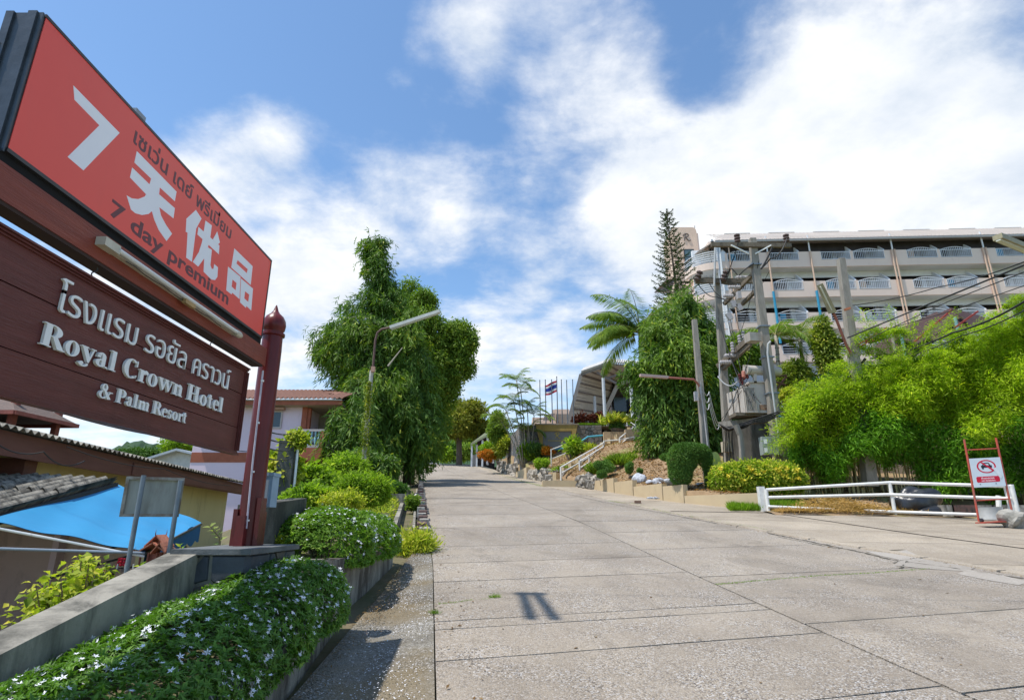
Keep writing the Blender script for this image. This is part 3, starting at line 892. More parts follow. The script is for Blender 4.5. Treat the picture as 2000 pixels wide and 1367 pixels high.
q1 = YZ(193, 774, -2.40); q2 = YZ(364, 827, -2.40); _, zc = YZ(234, 757.5, -2.40); _, zd = YZ(231, 785, -2.40)
serif_line('letter', '& Palm Resort', q1[0], q2[0], (q1[1] + q2[1]) / 2, (zc - zd) * 1.0, fb, .002, .016, M_letter, bd)
t1 = YZ(112, 600, -2.40); t2 = YZ(447, 766, -2.40); _, ztop = YZ(118, 537, -2.40); _, zbot = YZ(119, 608, -2.40)
font_text('letter', 'โรงแรม รอยัล คราวน์', t1[0], t2[0], zbot, ztop, fb, .002, .016, M_letter, bd, -.004)
for px in (186, 414):
    y, z = YZ(px, 525 if px < 300 else 668, -2.43)
    MB().tube([(-2.43, y + .02 * math.sin(a * .9), 1.44 - .012 * a) for a in range(8)], .004, 6).build('hook', M_blackmetal, bd)

# fluorescent batten on the beam
fl = thing('fluorescent_batten', 'white fluorescent tube fitting screwed along the red sign beam', 'lamp', (-2.37, 4.0, 1.6))
ya, za = YZ(200, 470, -2.37); yb, zb_ = YZ(460, 640, -2.37)
M_cream = mat('cream plastic', (.62, .58, .48), (.5, .46, .36), 8, .45, stain=(.3, .2, .1, .4))
zf = 1.555
MB().box(-2.395, ya, zf - .022, -2.362, yb, zf + .022).build('batten', M_cream, fl)
smooth_by_angle(MB().tube([(-2.34, ya + .1, zf - .005), (-2.34, yb + .02, zf - .005)], .016, 10).build('tube', mat('unlit tube glass', (.75, .75, .72), (.7, .7, .68), 3, .2), fl))
MB().box(-2.394, ya - .02, zf - .028, -2.335, ya + .11, zf + .024).build('end_cap', M_cream, fl)
smooth_by_angle(MB().lathe((-2.35, yb, zf - .008), [(.028, -.03), (.03, .03), (.02, .07)], 12, (0, 1, 0)).build('end_cap', M_cream, fl))
MB().box(-2.36, (ya + yb) / 2, zf - .05, -2.33, (ya + yb) / 2 + .13, zf - .02).build('starter', mat('ochre starter', (.5, .33, .15)), fl)
MB().tube([(-2.355, ya + .2 + i * .1, zf - .03 + .006 * math.sin(i * 2)) for i in range(int((yb - ya) * 8))], .003, 5).build('wire', M_blackmetal, fl)

# ------------------------------------------------------------------ voronoi cells for flagstone faces
def vcells(w, h, n, rnd, gap=.012, relax=1):
    pts = [(rnd.uniform(0, w), rnd.uniform(0, h)) for _ in range(n)]
    def cell(i, g=0):
        px, py = pts[i]; poly = [(0, 0), (w, 0), (w, h), (0, h)]
        for j, (qx, qy) in enumerate(pts):
            if j == i: continue
            mx, my = (px + qx) / 2, (py + qy) / 2; nx, ny = qx - px, qy - py; L = math.hypot(nx, ny) or 1
            nx /= L; ny /= L; out = []
            for a in range(len(poly)):
                A = poly[a]; B = poly[(a + 1) % len(poly)]
                da = (A[0] - mx) * nx + (A[1] - my) * ny + g; db = (B[0] - mx) * nx + (B[1] - my) * ny + g
                if da <= 0: out.append(A)
                if (da < 0) != (db < 0) and da != db:
                    t = da / (da - db); out.append((A[0] + (B[0] - A[0]) * t, A[1] + (B[1] - A[1]) * t))
            poly = out
            if len(poly) < 3: return None
        return poly
    for _ in range(relax):
        np_ = []
        for i in range(n):
            c = cell(i)
            np_.append((sum(p[0] for p in c) / len(c), sum(p[1] for p in c) / len(c)) if c else pts[i])
        pts = np_
    return [c for c in (cell(i, gap) for i in range(n)) if c and len(c) > 2]
def flagface(parent, origin, ux, uz, w, h, n, rnd, mats, out, dep=.02, gap=.012, name='stone'):
    """irregular flat stones set in mortar on the face origin + u*ux + v*uz, sticking out along `out`"""
    origin = Vector(origin); ux = Vector(ux); uz = Vector(uz); out = Vector(out)
    for c in vcells(w, h, n, rnd, gap):
        cxm = sum(p[0] for p in c) / len(c); cym = sum(p[1] for p in c) / len(c)
        dd = dep * rnd.uniform(.6, 1.3); k = len(c)
        V = [origin + ux * a + uz * b for a, b in c] + [origin + ux * (cxm + (a - cxm) * .9) + uz * (cym + (b - cym) * .9) + out * dd for a, b in c]
        F = [tuple(range(k, 2 * k))] + [(i, (i + 1) % k, k + (i + 1) % k, k + i) for i in range(k)]
        npobj(name, V, F, mats[rnd.randrange(len(mats))], parent)
M_slate = [mat('dark slate', (.075, .085, .10), (.05, .055, .065), 6, .6, .3, 20), mat('grey green stone', (.12, .125, .12), (.08, .085, .08), 5, .65, .3, 20), mat('rusty stone', (.17, .14, .11), (.10, .09, .08), 5, .65, .3, 20)]
M_mortar = mat('old mortar', (.26, .245, .21), (.17, .16, .13), 6, .9, .4, 30, stain=(.09, .085, .07, .7), smin=.45, smax=.65)
rn = random.Random(12)
pd = thing('stone_pedestal', 'low pedestal faced with irregular dark slate under the maroon sign post', 'pedestal', (-2.4, 5.35, -.9))
MB().box(-2.66, 4.86, -.95, -2.10, 5.86, -.245).build('mortar_core', M_mortar, pd)
MB().box(-2.70, 4.82, -.243, -2.06, 5.90, -.2).build('cap_slab', mat('cap stone', (.16, .165, .165), (.1, .105, .105), 5, .7, .4, 20), pd)
flagface(pd, (-2.66, 4.86, -.95), (1, 0, 0), (0, 0, 1), .56, .7, 9, rn, M_slate, (0, -1, 0), .022)
flagface(pd, (-2.10, 4.86, -.95), (0, 1, 0), (0, 0, 1), 1.0, .7, 16, rn, M_slate, (1, 0, 0), .022)

# parapet wall behind the planter
pw = thing('parapet_wall', 'sloping grey concrete parapet wall behind the flowering hedge, running to the sign post', 'wall', (-2.6, 3.0, -2))
mb = MB()
def ptop(y): return -.65 + .22 * (y - 2.95)
ysq = [.4 + .25 * i for i in range(19)]
for y0, y1 in zip(ysq[:-1], ysq[1:]):
    y1 = min(y1, 4.858)
    mb.hexa([(-2.74, y0, -3.2), (-2.49, y0, -3.2), (-2.49, y1, -3.2), (-2.74, y1, -3.2)], [(-2.74, y0, ptop(y0)), (-2.49, y0, ptop(y0)), (-2.49, y1, ptop(y1)), (-2.74, y1, ptop(y1))])
mb.build('wall_body', M_oldwall, pw)
dk = MB()
dk.hexa([(-2.72, 5.92, -2), (-2.5, 5.92, -2), (-2.62, 7.6, -2), (-2.84, 7.6, -2)], [(-2.72, 5.92, .17), (-2.5, 5.92, .17), (-2.62, 7.6, .30), (-2.84, 7.6, .30)])
o = dk.build('garden_wall', mat('dark stained concrete', (.13, .125, .105), (.075, .072, .06), 3, .9, .4, 25, stain=(.03, .03, .025, .8), smin=.45, smax=.6))
tag(o, 'short dark stained concrete wall just behind the maroon sign post', 'wall')

# planters
M_planter = mat('streaked planter concrete', (.33, .31, .27), (.22, .205, .175), 3, .85, .4, 30, stain=(.07, .06, .05, .95), smin=.40, smax=.58, sscale=1.8)
def wall_run(mb, pts, th, z0f, zt):
    for (a, b) in zip(pts[:-1], pts[1:]):
        a = Vector(a); b = Vector(b); d = (b - a); nrm = Vector((-d.y, d.x)).normalized() * th
        za = zt(a.y); zb = zt(b.y)
        mb.hexa([(a.x, a.y, z0f(a.y)), (b.x, b.y, z0f(b.y)), (b.x + nrm.x, b.y + nrm.y, z0f(b.y)), (a.x + nrm.x, a.y + nrm.y, z0f(a.y))],
                [(a.x, a.y, za), (b.x, b.y, zb), (b.x + nrm.x, b.y + nrm.y, zb), (a.x + nrm.x, a.y + nrm.y, za)])
pl1 = thing('planter', 'long near concrete planter with streaked wall beside the wet gutter', 'planter', (-1.6, 3.5, -1.4), 'concrete planters along the verge')
mb = MB(); wall_run(mb, [(-1.38, .3), (-1.42, 1.5), (-1.47, 3), (-1.55, 4.6), (-1.68, 6.05)], .13, lambda y: zr(-1.5, y) - .2, lambda y: -.93 + .10 * (y - 3))
mb.build('planter_wall', M_planter, pl1)
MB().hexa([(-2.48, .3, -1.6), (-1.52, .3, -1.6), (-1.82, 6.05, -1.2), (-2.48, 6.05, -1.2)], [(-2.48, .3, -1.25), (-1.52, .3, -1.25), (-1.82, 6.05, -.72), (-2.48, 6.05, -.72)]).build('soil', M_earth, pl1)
pl2 = thing('planter', 'raised second concrete planter with white streaks below the rounded hedge', 'planter', (-2.3, 7.8, -1.0), 'concrete planters along the verge')
mb = MB(); wall_run(mb, [(-2.5, 6.3), (-1.80, 6.2), (-1.77, 7.5), (-1.80, 9.25), (-3.1, 9.45)], .14, lambda y: -1.3, lambda y: -.36)
mb.build('planter_wall', M_planter, pl2)
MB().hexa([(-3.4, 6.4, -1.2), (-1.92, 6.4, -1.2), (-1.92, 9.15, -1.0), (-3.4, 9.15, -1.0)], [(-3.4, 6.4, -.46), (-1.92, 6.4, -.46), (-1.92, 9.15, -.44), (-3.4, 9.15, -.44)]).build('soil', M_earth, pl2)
pl3 = thing('planter', 'low dark concrete planter near the black bag beside the drain', 'planter', (-4.0, 18.4, .3), 'concrete planters along the verge')
MB().box(-5.2, 18.0, 0, -3.15, 18.15, .84).box(-3.27, 18.152, 0, -3.15, 20.5, .84).build('planter_wall', M_planter, pl3)
MB().box(-5.2, 18.16, 0, -3.28, 20.4, .72).build('soil', M_earth, pl3)

# ------------------------------------------------------------------ flowering hedges
M_jas = leafmat('jasmine leaf', (.05, .13, .03), (.12, .27, .055), (.28, .46, .10), .28, .38, .8, .4)
M_jas2 = leafmat('sunny jasmine leaf', (.05, .13, .02), (.14, .30, .04), (.30, .48, .09), .32, .38, .75, .4)
M_petal = mat('white petal', (.82, .82, .84), (.74, .74, .78), 5, .5)
def jas_hedge(label, path, wid, n_ros, L, m, seed, nfl, loc, fsize=.02, group='white flowering hedges in planters'):
    """path: list of (y, xc, ztop, half width, height)"""
    rng = np.random.default_rng(seed)
    root = thing('flowering_hedge', label, 'hedge', loc, group)
    ph = rng.random((9, 4))
    def surf(s, t):
        """s along 0..1, t across -1..1 -> point, normal"""
        k = s * (len(path) - 1); i = np.minimum(k.astype(int), len(path) - 2); f = (k - i)[:, None]
        A = np.array(path)[i] * (1 - f) + np.array(path)[i + 1] * f
        th = t * math.pi * .5
        lump = np.zeros(len(s))
        for a, b, c, d in ph: lump += np.sin(s * 34 * a * wid + t * 5 * b + c * 6.3) * .3
        lump = 1 + .07 * lump
        x = A[:, 1] + np.sin(th) * A[:, 3] * lump
        z = A[:, 2] - A[:, 4] + np.maximum(np.cos(th), 0) ** .6 * A[:, 4] * lump
        nrm = np.stack([np.sin(th) * 1.0, np.zeros_like(th), np.cos(th) + .25], 1)
        return np.stack([x, A[:, 0], z], 1), norm(nrm)
    s = rng.random(n_ros); t = rng.uniform(-1.12, 1.12, n_ros)
    # rounded ends
    p, nn = surf(s, t)
    e = np.minimum(s, 1 - s) * (path[-1][0] - path[0][0]); endf = np.clip(e / .35, 0, 1)
    ec = np.sqrt(1 - (1 - endf) ** 2)
    zb = np.interp(p[:, 1], [q[0] for q in path], [q[2] - q[4] for q in path])
    xc = np.interp(p[:, 1], [q[0] for q in path], [q[1] for q in path])
    p[:, 2] = zb + (p[:, 2] - zb) * (.25 + .75 * ec); p[:, 0] = xc + (p[:, 0] - xc) * (.5 + .5 * ec)
    dy = np.where(s < .5, -1, 1) * (1 - endf); nn[:, 1] += dy; nn = norm(nn)
    inner = rng.random(n_ros) < .22
    p = p - nn * np.where(inner, rng.uniform(.03, .14, n_ros), rng.normal(0, .014, n_ros))[:, None]
    ax = norm(nn + rng.normal(size=(n_ros, 3)) * .38 + np.array([[0, 0, .25]]))
    # whorls of leaves
    K = 7
    Bs = np.repeat(p, K, 0); A = np.repeat(ax, K, 0)
    rf = norm(np.cross(A, np.tile([[.3, .9, .1]], (len(A), 1)))); rf2 = np.cross(A, rf)
    ang = np.tile(np.arange(K) * 2 * math.pi / K, n_ros) + np.repeat(rng.random(n_ros) * 6.3, K) + rng.normal(0, .25, len(A))
    rad = rf * np.cos(ang)[:, None] + rf2 * np.sin(ang)[:, None]
    up = rng.uniform(.15, .75, len(A))[:, None]
    sz = rng.uniform(.65, 1.25, len(A)); 
    leaves('foliage', Bs + A * rng.uniform(0, .015, (len(A), 1)), rad + A * up, A - rad * .3, L * sz, L * .30 * sz, m, root, .28, bend=.13)
    root.children[0]['kind'] = 'stuff'
    # flowers: clusters of five-petalled stars
    cs = rng.random(nfl); ct = rng.uniform(-.85, .95, nfl)
    pf, nf = surf(cs, ct)
    e = np.minimum(cs, 1 - cs) * (path[-1][0] - path[0][0]); endf = np.clip(e / .35, 0, 1); ec = np.sqrt(1 - (1 - endf) ** 2)
    zb = np.interp(pf[:, 1], [q[0] for q in path], [q[2] - q[4] for q in path]); xc = np.interp(pf[:, 1], [q[0] for q in path], [q[1] for q in path])
    pf[:, 2] = zb + (pf[:, 2] - zb) * (.25 + .75 * ec); pf[:, 0] = xc + (pf[:, 0] - xc) * (.5 + .5 * ec)
    cl = rng.integers(1, 6, nfl); pf = np.repeat(pf, cl, 0); nf = np.repeat(nf, cl, 0)
    pf = pf + rng.normal(size=pf.shape) * .022 + nf * .022
    N = len(pf); ax = norm(nf + rng.normal(size=(N, 3)) * .5 + np.array([[0, 0, .3]]))
    Bs = np.repeat(pf, 5, 0); A = np.repeat(ax, 5, 0)
    rf = norm(np.cross(A, np.tile([[.3, .9, .1]], (len(A), 1)))); rf2 = np.cross(A, rf)
    ang = np.tile(np.arange(5) * 2 * math.pi / 5, N) + np.repeat(rng.random(N) * 6.3, 5)
    rad = rf * np.cos(ang)[:, None] + rf2 * np.sin(ang)[:, None]
    leaves('flowers', Bs, rad + A * .25, A, fsize * np.repeat(rng.uniform(.7, 1.15, N), 5), fsize * .42, M_petal, root, .1)
    root.children[1]['kind'] = 'stuff'
    # woody stems inside
    mb = MB(); rr = random.Random(seed)
    for i in range(26):
        y = path[0][0] + (path[-1][0] - path[0][0]) * (i + .5) / 26; k = min(int((i + .5) / 26 * (len(path) - 1)), len(path) - 2); q = path[k]
        mb.tube([(q[1] + rr.uniform(-.2, .2), y, q[2] - q[4] - .15), (q[1] + rr.uniform(-.3, .3), y + rr.uniform(-.1, .1), q[2] - .12)], [.010, .004], 5)
    mb.build('stems', mat('twig', (.12, .09, .06)), root)
    return root
jas_hedge('near clipped hedge of glossy green leaves with white star flowers, in the long planter',
          [(1.5, -1.90, -.86, .56, .36), (2.4, -1.92, -.76, .56, .36), (3.2, -1.95, -.665, .56, .37), (4.0, -1.99, -.56, .55, .37), (4.6, -2.0, -.47, .54, .38), (5.2, -2.0, -.36, .52, .44), (5.95, -2.0, -.33, .48, .44)], 1.0, 7000, .052, M_jas, 1, 560, (-1.95, 3.8, -.9), .020)
jas_hedge('rounded clipped hedge with small white flowers on the raised second planter',
          [(6.55, -2.2, -.02, .46, .42), (7.0, -2.25, .07, .62, .5), (7.8, -2.3, .12, .72, .53), (8.6, -2.35, .14, .74, .53), (9.5, -2.5, .13, .66, .48)], 1.0, 6000, .056, M_jas2, 2, 420, (-2.3, 7.9, -.4), .021)
# ------------------------------------------------------------------ left side: kerb, drain, lower houses
kb = thing('kerb', None, None, (-2, 12, -.3)); kb['kind'] = 'structure'
M_kw = mat('worn white kerb paint', (.42, .40, .36), (.24, .22, .19), 8, .85, .4, 30, stain=(.07, .06, .05, .9), smin=.45, smax=.62, sscale=3)
M_kr = mat('worn red kerb paint', (.20, .10, .085), (.13, .09, .075), 8, .85, .4, 30, stain=(.05, .045, .04, .9), smin=.45, smax=.62, sscale=3)
rk = random.Random(5)
y = 11.05
for i in range(30):
    L = .62 + rk.uniform(-.08, .1); xe = interp(y + L / 2, LEFT); d = Vector((interp(y + L, LEFT) - interp(y, LEFT), L, 0)).normalized()
    hh = .27 + rk.uniform(-.03, .03); c = Vector((xe - .13 + rk.uniform(-.03, .03), y + L / 2, zr(xe, y + L / 2) + hh / 2 - .04))
    sd = Vector((d.y, -d.x, 0))
    MB().hexa([c - sd * .12 - d * L / 2 - Vector((0, 0, hh / 2)), c + sd * .12 - d * L / 2 - Vector((0, 0, hh / 2)), c + sd * .12 + d * L / 2 - Vector((0, 0, hh / 2)), c - sd * .12 + d * L / 2 - Vector((0, 0, hh / 2))],
              [c - sd * .10 - d * (L / 2 - .02) + Vector((0, 0, hh / 2)), c + sd * .09 - d * (L / 2 - .02) + Vector((0, 0, hh / 2)), c + sd * .09 + d * (L / 2 - .02) + Vector((0, 0, hh / 2 + .1 * d.y * L * .5)), c - sd * .10 + d * (L / 2 - .02) + Vector((0, 0, hh / 2 + .1 * d.y * L * .5))]
              ).build('kerb_block', M_kr if i % 2 else M_kw, kb)
    y += L + (.28 if rk.random() < .35 else .08)
# drain channel beside it
dr = thing('drain', None, None, (-2.4, 14, -.5)); dr['kind'] = 'structure'
for k in range(11):
    y0 = 10.6 + k * 1.6; y1 = y0 + 1.56
    for off0, off1, hz in ((-.36, -.30, .04), (-.78, -.68, .20)):
        a = interp(y0, LEFT); b = interp(y1, LEFT)
        MB().hexa([(a + off0, y0, zr(a, y0) - .6), (a + off1, y0, zr(a, y0) - .6), (b + off1, y1, zr(b, y1) - .6), (b + off0, y1, zr(b, y1) - .6)],
                  [(a + off0, y0, zr(a, y0) + hz), (a + off1, y0, zr(a, y0) + hz), (b + off1, y1, zr(b, y1) + hz), (b + off0, y1, zr(b, y1) + hz)]).build('channel_wall', M_oldwall, dr)

# black bag by the third planter
M_bag = mat('black bin bag', (.018, .019, .022), (.03, .032, .036), 5, .28, .9, 7, spec=.6)
def bag(name, label, c, size, seed, grp=None):
    v, f = rock_mesh(c, size, seed, 4, .32)
    v = [(x, y, max(z, c[2] - size[2] * .75)) for x, y, z in v]
    rb_ = random.Random(seed); ph = [(rb_.uniform(2, 7), rb_.uniform(2, 7), rb_.uniform(0, 6)) for _ in range(5)]
    v2 = []
    for x, y, z in v:
        k = sum(abs(math.sin(x * a * 2 + z * b + y * a + o)) for a, b, o in ph) / 5 - .6
        d = Vector((x, y, z)) - Vector(c); d = d * (1 + .16 * k); v2.append(tuple(Vector(c) + d))
    return tag(npobj(name, v2, f, M_bag, smooth=True), label, 'bin bag', grp)
bag('bin_bag', 'small black plastic bag slumped behind the drain by the mast tree', (-3.35, 20.9, .62), (.24, .26, .36), 3)

# street-name board seen from behind
ms = thing('board_on_posts', 'small grey board seen from behind on two galvanised posts behind the parapet', 'sign', (-3.9, 6.8, -2.2))
Ym = 6.6
for x0, y0, x1, y1, yy in ((281, 928, 269, 1150, Ym), (353, 938, 343, 1110, Ym + .25)):
    a = P(x0, y0, yy); b = P(x1, y1, yy); b.x = a.x + 0; 
    MB().tube([(a.x, yy, -2.3), (a.x, yy, a.z)], .026, 10).build('post', M_steel, ms)
a = P(250, 930, Ym + .02); b = P(357, 938, Ym + .26); c = P(244, 1006, Ym + .02); d = P(354, 1006, Ym + .26)
zt, zb = (a.z + b.z) / 2, (c.z + d.z) / 2 
pa, pb_ = Vector((a.x, a.y, 0)), Vector((b.x, b.y, 0)); dr_ = (pb_ - pa).normalized(); nn_ = Vector((dr_.y, -dr_.x, 0))
M_bback = mat('bare aluminium sheet', (.42, .43, .40), (.34, .35, .33), 4, .5, .1, 20, metal=.3, stretch=(5, 5, .6), stain=(.22, .2, .16, .6))
cen = (pa + pb_) / 2
MB().obox(Vector((cen.x, cen.y, (zt + zb) / 2)) + nn_ * -.045, dr_ * (pb_ - pa).length / 2, nn_ * .004, Vector((0, 0, (zt - zb) / 2))).build('sheet', M_bback, ms)
L2 = (pb_ - pa).length / 2; H2 = (zt - zb) / 2; cc = Vector((cen.x, cen.y, (zt + zb) / 2)) + nn_ * -.03
M_rim = mat('rusty rim', (.40, .38, .34), (.24, .17, .12), 12, .6)
for o_, w_, h_ in ((Vector((0, 0, H2)), L2 + .015, .016), (Vector((0, 0, -H2)), L2 + .015, .016)):
    MB().obox(cc + o_, dr_ * w_, nn_ * .02, Vector((0, 0, h_))).build('rim', M_rim, ms)
for s_ in (-1, 1): MB().obox(cc + dr_ * L2 * s_, dr_ * .016, nn_ * .02, Vector((0, 0, H2 - .017))).build('rim', M_rim, ms)

# long house with maroon fascia
def corrugated(mb, A, B, Cc, D, n, amp, th=.01, up=(0, 0, 1)):
    """sheet A-B (one waving end) to D-C; ridges run from A..B side to D..C side"""
    A, B, Cc, D = map(Vector, (A, B, Cc, D)); up = Vector(up); k = 6; m = n * k
    rows = []
    for s0, s1 in ((A, B), (D, Cc)):
        rows.append([s0 + (s1 - s0) * (i / m) + up * amp * math.cos(2 * math.pi * i / k) for i in range(m + 1)])
    vs = rows[0] + rows[1]; lo = [p - up * th for p in vs]; N = m + 1; base = len(mb.v)
    mb.v += [tuple(p) for p in vs + lo]
    for i in range(m):
        mb.f.append((base + i, base + i + 1, base + N + i + 1, base + N + i))
        mb.f.append((base + 2 * N + N + i, base + 2 * N + N + i + 1, base + 2 * N + i + 1, base + 2 * N + i))
        mb.f.append((base + i, base + 2 * N + i, base + 2 * N + i + 1, base + i + 1))
        mb.f.append((base + N + i, base + N + i + 1, base + 3 * N + i + 1, base + 3 * N + i))
    return mb
M_fibre = mat('grey fibre cement sheet', (.36, .33, .27), (.22, .20, .165), 5, .9, .4, 30, stain=(.06, .055, .045, .9), smin=.44, smax=.6, sscale=2.5)
M_ochre = mat('ochre house wall', (.72, .62, .33), (.66, .56, .29), .8, .85, .1, 30, stain=(.25, .2, .1, .5), smin=.55, smax=.75)
M_pinkw = mat('pale pink wall', (.74, .56, .60), (.68, .51, .55), .8, .85, .1, 30, stain=(.38, .27, .26, .5), smin=.56, smax=.75)
M_fascia = mat('brown fascia board', (.20, .085, .065), (.16, .065, .052), 2, .6, .2, 12, stretch=(3, .5, 5))
hs = thing('long_house', 'long low ochre house with pink end wall, brown fascia and wavy cement roof', 'house', (-9, 14, -4))
A_ = Vector((-7.1, 8.0)); B_ = Vector((-9.15, 20.5)); dv = (B_ - A_).normalized(); nv_ = Vector((-dv.y, dv.x))      # nv_ points away from the road
def hp(t, o, z): p = A_ + dv * t + nv_ * o; return (p.x, p.y, z)
def hbox(mb, t0, t1, o0, o1, z0, z1): return mb.hexa([hp(t0, o1, z0), hp(t0, o0, z0), hp(t1, o0, z0), hp(t1, o1, z0)][::-1][:4] if False else [hp(t0, o0, z0), hp(t1, o0, z0), hp(t1, o1, z0), hp(t0, o1, z0)], [hp(t0, o0, z1), hp(t1, o0, z1), hp(t1, o1, z1), hp(t0, o1, z1)])
hbox(MB(), -2.5, 1.3, .9, 5, -4.5, 1.14).build('wall', M_pinkw, hs)
hbox(MB(), 1.32, 12.4, .55, 5, -4.5, 1.02).build('wall', M_ochre, hs)
hbox(MB(), 1.0, 1.31, .2, .56, .55, .95).build('beam_end', M_fascia, hs)
hbox(MB(), -3, 12.9, .0, .05, .90, 1.24).build('fascia', M_fascia, hs)
hbox(MB(), 4.0, 12.9, -.03, .0, .93, 1.17).build('fascia', M_fascia, hs)
hbox(MB(), -3, 12.9, .06, 5, 1.08, 1.12).build('soffit', M_fascia, hs)
mb = MB(); corrugated(mb, hp(-3, -.15, 1.275), hp(13.0, -.15, 1.275), hp(13.0, 4.5, 2.15), hp(-3, 4.5, 2.15), 90, .028, .012)
mb.build('roof', M_fibre, hs)
M_win = glassmat('dark window')
M_frame_w = mat('white window frame', (.6, .6, .56), (.5, .5, .46), 5, .6)
# arched window and doors on the ochre wall
mb = MB(); loops = [[(8.6, -2.3), (9.35, -2.3), (9.35, -.95)] + arc(8.975, -.95, .375, .4, 0, 180, 10)[1:]]
mb.prism(loops, lambda u, v, w: hp(u, .55 - w, v), 0, .02); w_ = mb.build('arched_window', M_win, hs)
mb = MB(); mb.prism([[(8.52, -2.38), (9.43, -2.38), (9.43, -.95)] + arc(8.975, -.95, .455, .48, 0, 180, 10)[1:], [(8.6, -2.3), (9.35, -2.3), (9.35, -.95)] + arc(8.975, -.95, .375, .4, 0, 180, 10)[1:]], lambda u, v, w: hp(u, .55 - w, v), 0, .05)
mb.build('frame', M_ochre, w_)
for t0 in (10.6,):
    hbox(MB(), t0, t0 + 1.4, .515, .55, -2.2, -1.15).build('shutter', M_frame_w, hs)
for t0 in (5.2, 6.3):
    w_ = hbox(MB(), t0, t0 + .9, .52, .55, -3.2, -1.75).build('window', M_win, hs)
    for a in (t0 - .05, t0 + .43, t0 + .9): hbox(MB(), a, a + .06, .5, .55, -3.2, -1.7).build('frame', M_frame_w, w_)
# roof turret of a house behind
tr = thing('roof_turret', 'small open turret with red posts and tiled hip roof above the long house', 'turret', (-11.5, 11.5, 1.6))
tc_ = P(8, 815, 12.5)
M_redp = mat('faded red post', (.34, .11, .08), (.24, .08, .06), 4, .7)
for dx, dy in ((-.62, -.5), (.62, -.5), (.62, .7), (-.62, .7)):
    MB().box(tc_.x + dx - .06, tc_.y + dy - .06, 1.7, tc_.x + dx + .06, tc_.y + dy + .06, 2.62).build('post', M_redp, tr)
rb0 = P(83, 812, 12.2).z
mb = MB(); cxr, cyr = tc_.x, tc_.y
ap = (cxr, cyr, rb0 + .62); co_ = [(cxr - .98, cyr - .9, rb0), (cxr + .98, cyr - .9, rb0), (cxr + .98, cyr + .9, rb0), (cxr - .98, cyr + .9, rb0)]
mb.add(co_ + [ap], [(0, 1, 4), (1, 2, 4), (2, 3, 4), (3, 0, 4), (3, 2, 1, 0)])
mb.build('roof', mat('brown grey tiles', (.17, .12, .10), (.11, .085, .075), 9, .85, .6, 14, stretch=(1, 1, 4)), tr)
for i in range(4):
    a = Vector(co_[i]); MB().beam(a + Vector((0, 0, -.03)), Vector(co_[(i + 1) % 4]) + Vector((0, 0, -.03)), .06, .08).build('eave_board', M_redp, tr)
# lower house with lean-to sheet roof
lh = thing('lower_house', 'low house wall with mossy wavy asbestos lean-to roof, at far left below the road', 'house', (-8, 9, -4))
ra, rb_, rc_ = P(228, 940, 9.0), P(-40, 1012, 6.0), P(-60, 925, 9.2)
dBC = rc_ - ra
mb = MB(); up_ = (ra - rb_).cross(dBC).normalized(); up_ = -up_ if up_.z < 0 else up_
# ridges run from the near end up to the far end; waves stack sideways
corrugated(mb, rb_, rb_ + dBC, ra + dBC, ra, 13, .045, .012, up_)
mb.build('roof', M_fibre, lh, smooth=False)
mb = MB(); mid0 = rb_ + (ra - rb_) * .55; mid1 = mid0 + dBC; 
corrugated(mb, mid0 + up_ * .03, mid1 + up_ * .03, ra + dBC + up_ * .03, ra + up_ * .03, 13, .045, .012, up_)
mb.build('roof', M_fibre, lh)
MB().beam(rb_ - up_ * .07, ra - up_ * .07, .05, .10).build('verge_board', mat('dark timber', (.07, .055, .045)), lh)
M_brownw = mat('dusky pink brown wall', (.62, .46, .42), (.54, .4, .36), .7, .9, .2, 20, stain=(.13, .09, .08, .6), smin=.5, smax=.7)
wq = [P(-60, 1250, 8.6), P(238, 1250, 8.6)]
MB().box(wq[0].x, 8.6, -4.5, -5.6, 9.1, -.06).build('wall', M_brownw, lh)
MB().box(P(100, 1100, 8.5).x, 8.45, -4.5, P(112, 1100, 8.5).x, 8.6, -.1).build('pilaster', M_pinkw, lh)
MB().box(-5.6, 8.7, -4.5, -5.45, 16, -1.2).build('wall', M_brownw, lh)

# blue awning
tp = thing('awning', 'bright blue canvas awning stretched below the house roof with scalloped front edge', 'awning', (-5, 8, -1))
BLc, BRc, FRc, FLc = P(-30, 1016, 6.05), P(226, 945, 9.1), P(393, 1022, 9.0), P(283, 1079, 6.9)
def awn(u, v, dz=0):
    p = (BLc * (1 - u) + BRc * u) * (1 - v) + (FLc * (1 - u) + FRc * u) * v
    s = -.05 * math.sin(math.pi * u) * math.sin(math.pi * v) + .015 * math.sin(u * 23 + v * 3) * v + .012 * math.sin(v * 15 + u * 7)
    return p + Vector((0, 0, s + dz))
M_blue = mat('blue canvas', (.03, .26, .50), (.025, .22, .44), .8, .62, .1, 12, stain=(.02, .16, .34, .5), smin=.55, smax=.8, sscale=.6)
mb = MB(); mb.grid(lambda u, v: awn(u, v), 30, 30); mb.grid(lambda u, v: awn(1 - u, v, -.006), 30, 30)
mb.build('canopy', M_blue, tp, smooth=True)
mb = MB()
def scal(u, v):
    p = awn(u, 1); return p + Vector((0, 0, -v * (.20 + .07 * abs(math.sin(u * math.pi * 5.5)))))
mb.grid(scal, 60, 3)
mb.build('valance', mat('dark blue valance', (.02, .15, .34), (.02, .12, .28), 3, .7), tp)
MB().tube([awn(0, 1, -.02), awn(1, 1, -.02)], .018, 8).build('front_bar', M_blackmetal, tp)
MB().tube([awn(0, 0, -.05), awn(0, 1, -.05)], .014, 8).build('side_bar', M_letter, tp)
for u in (.35, .8): MB().tube([awn(u, 1, -.03), awn(u, .2) + Vector((-.2, 0, -.75))], .013, 8).build('arm', M_blackmetal, tp)
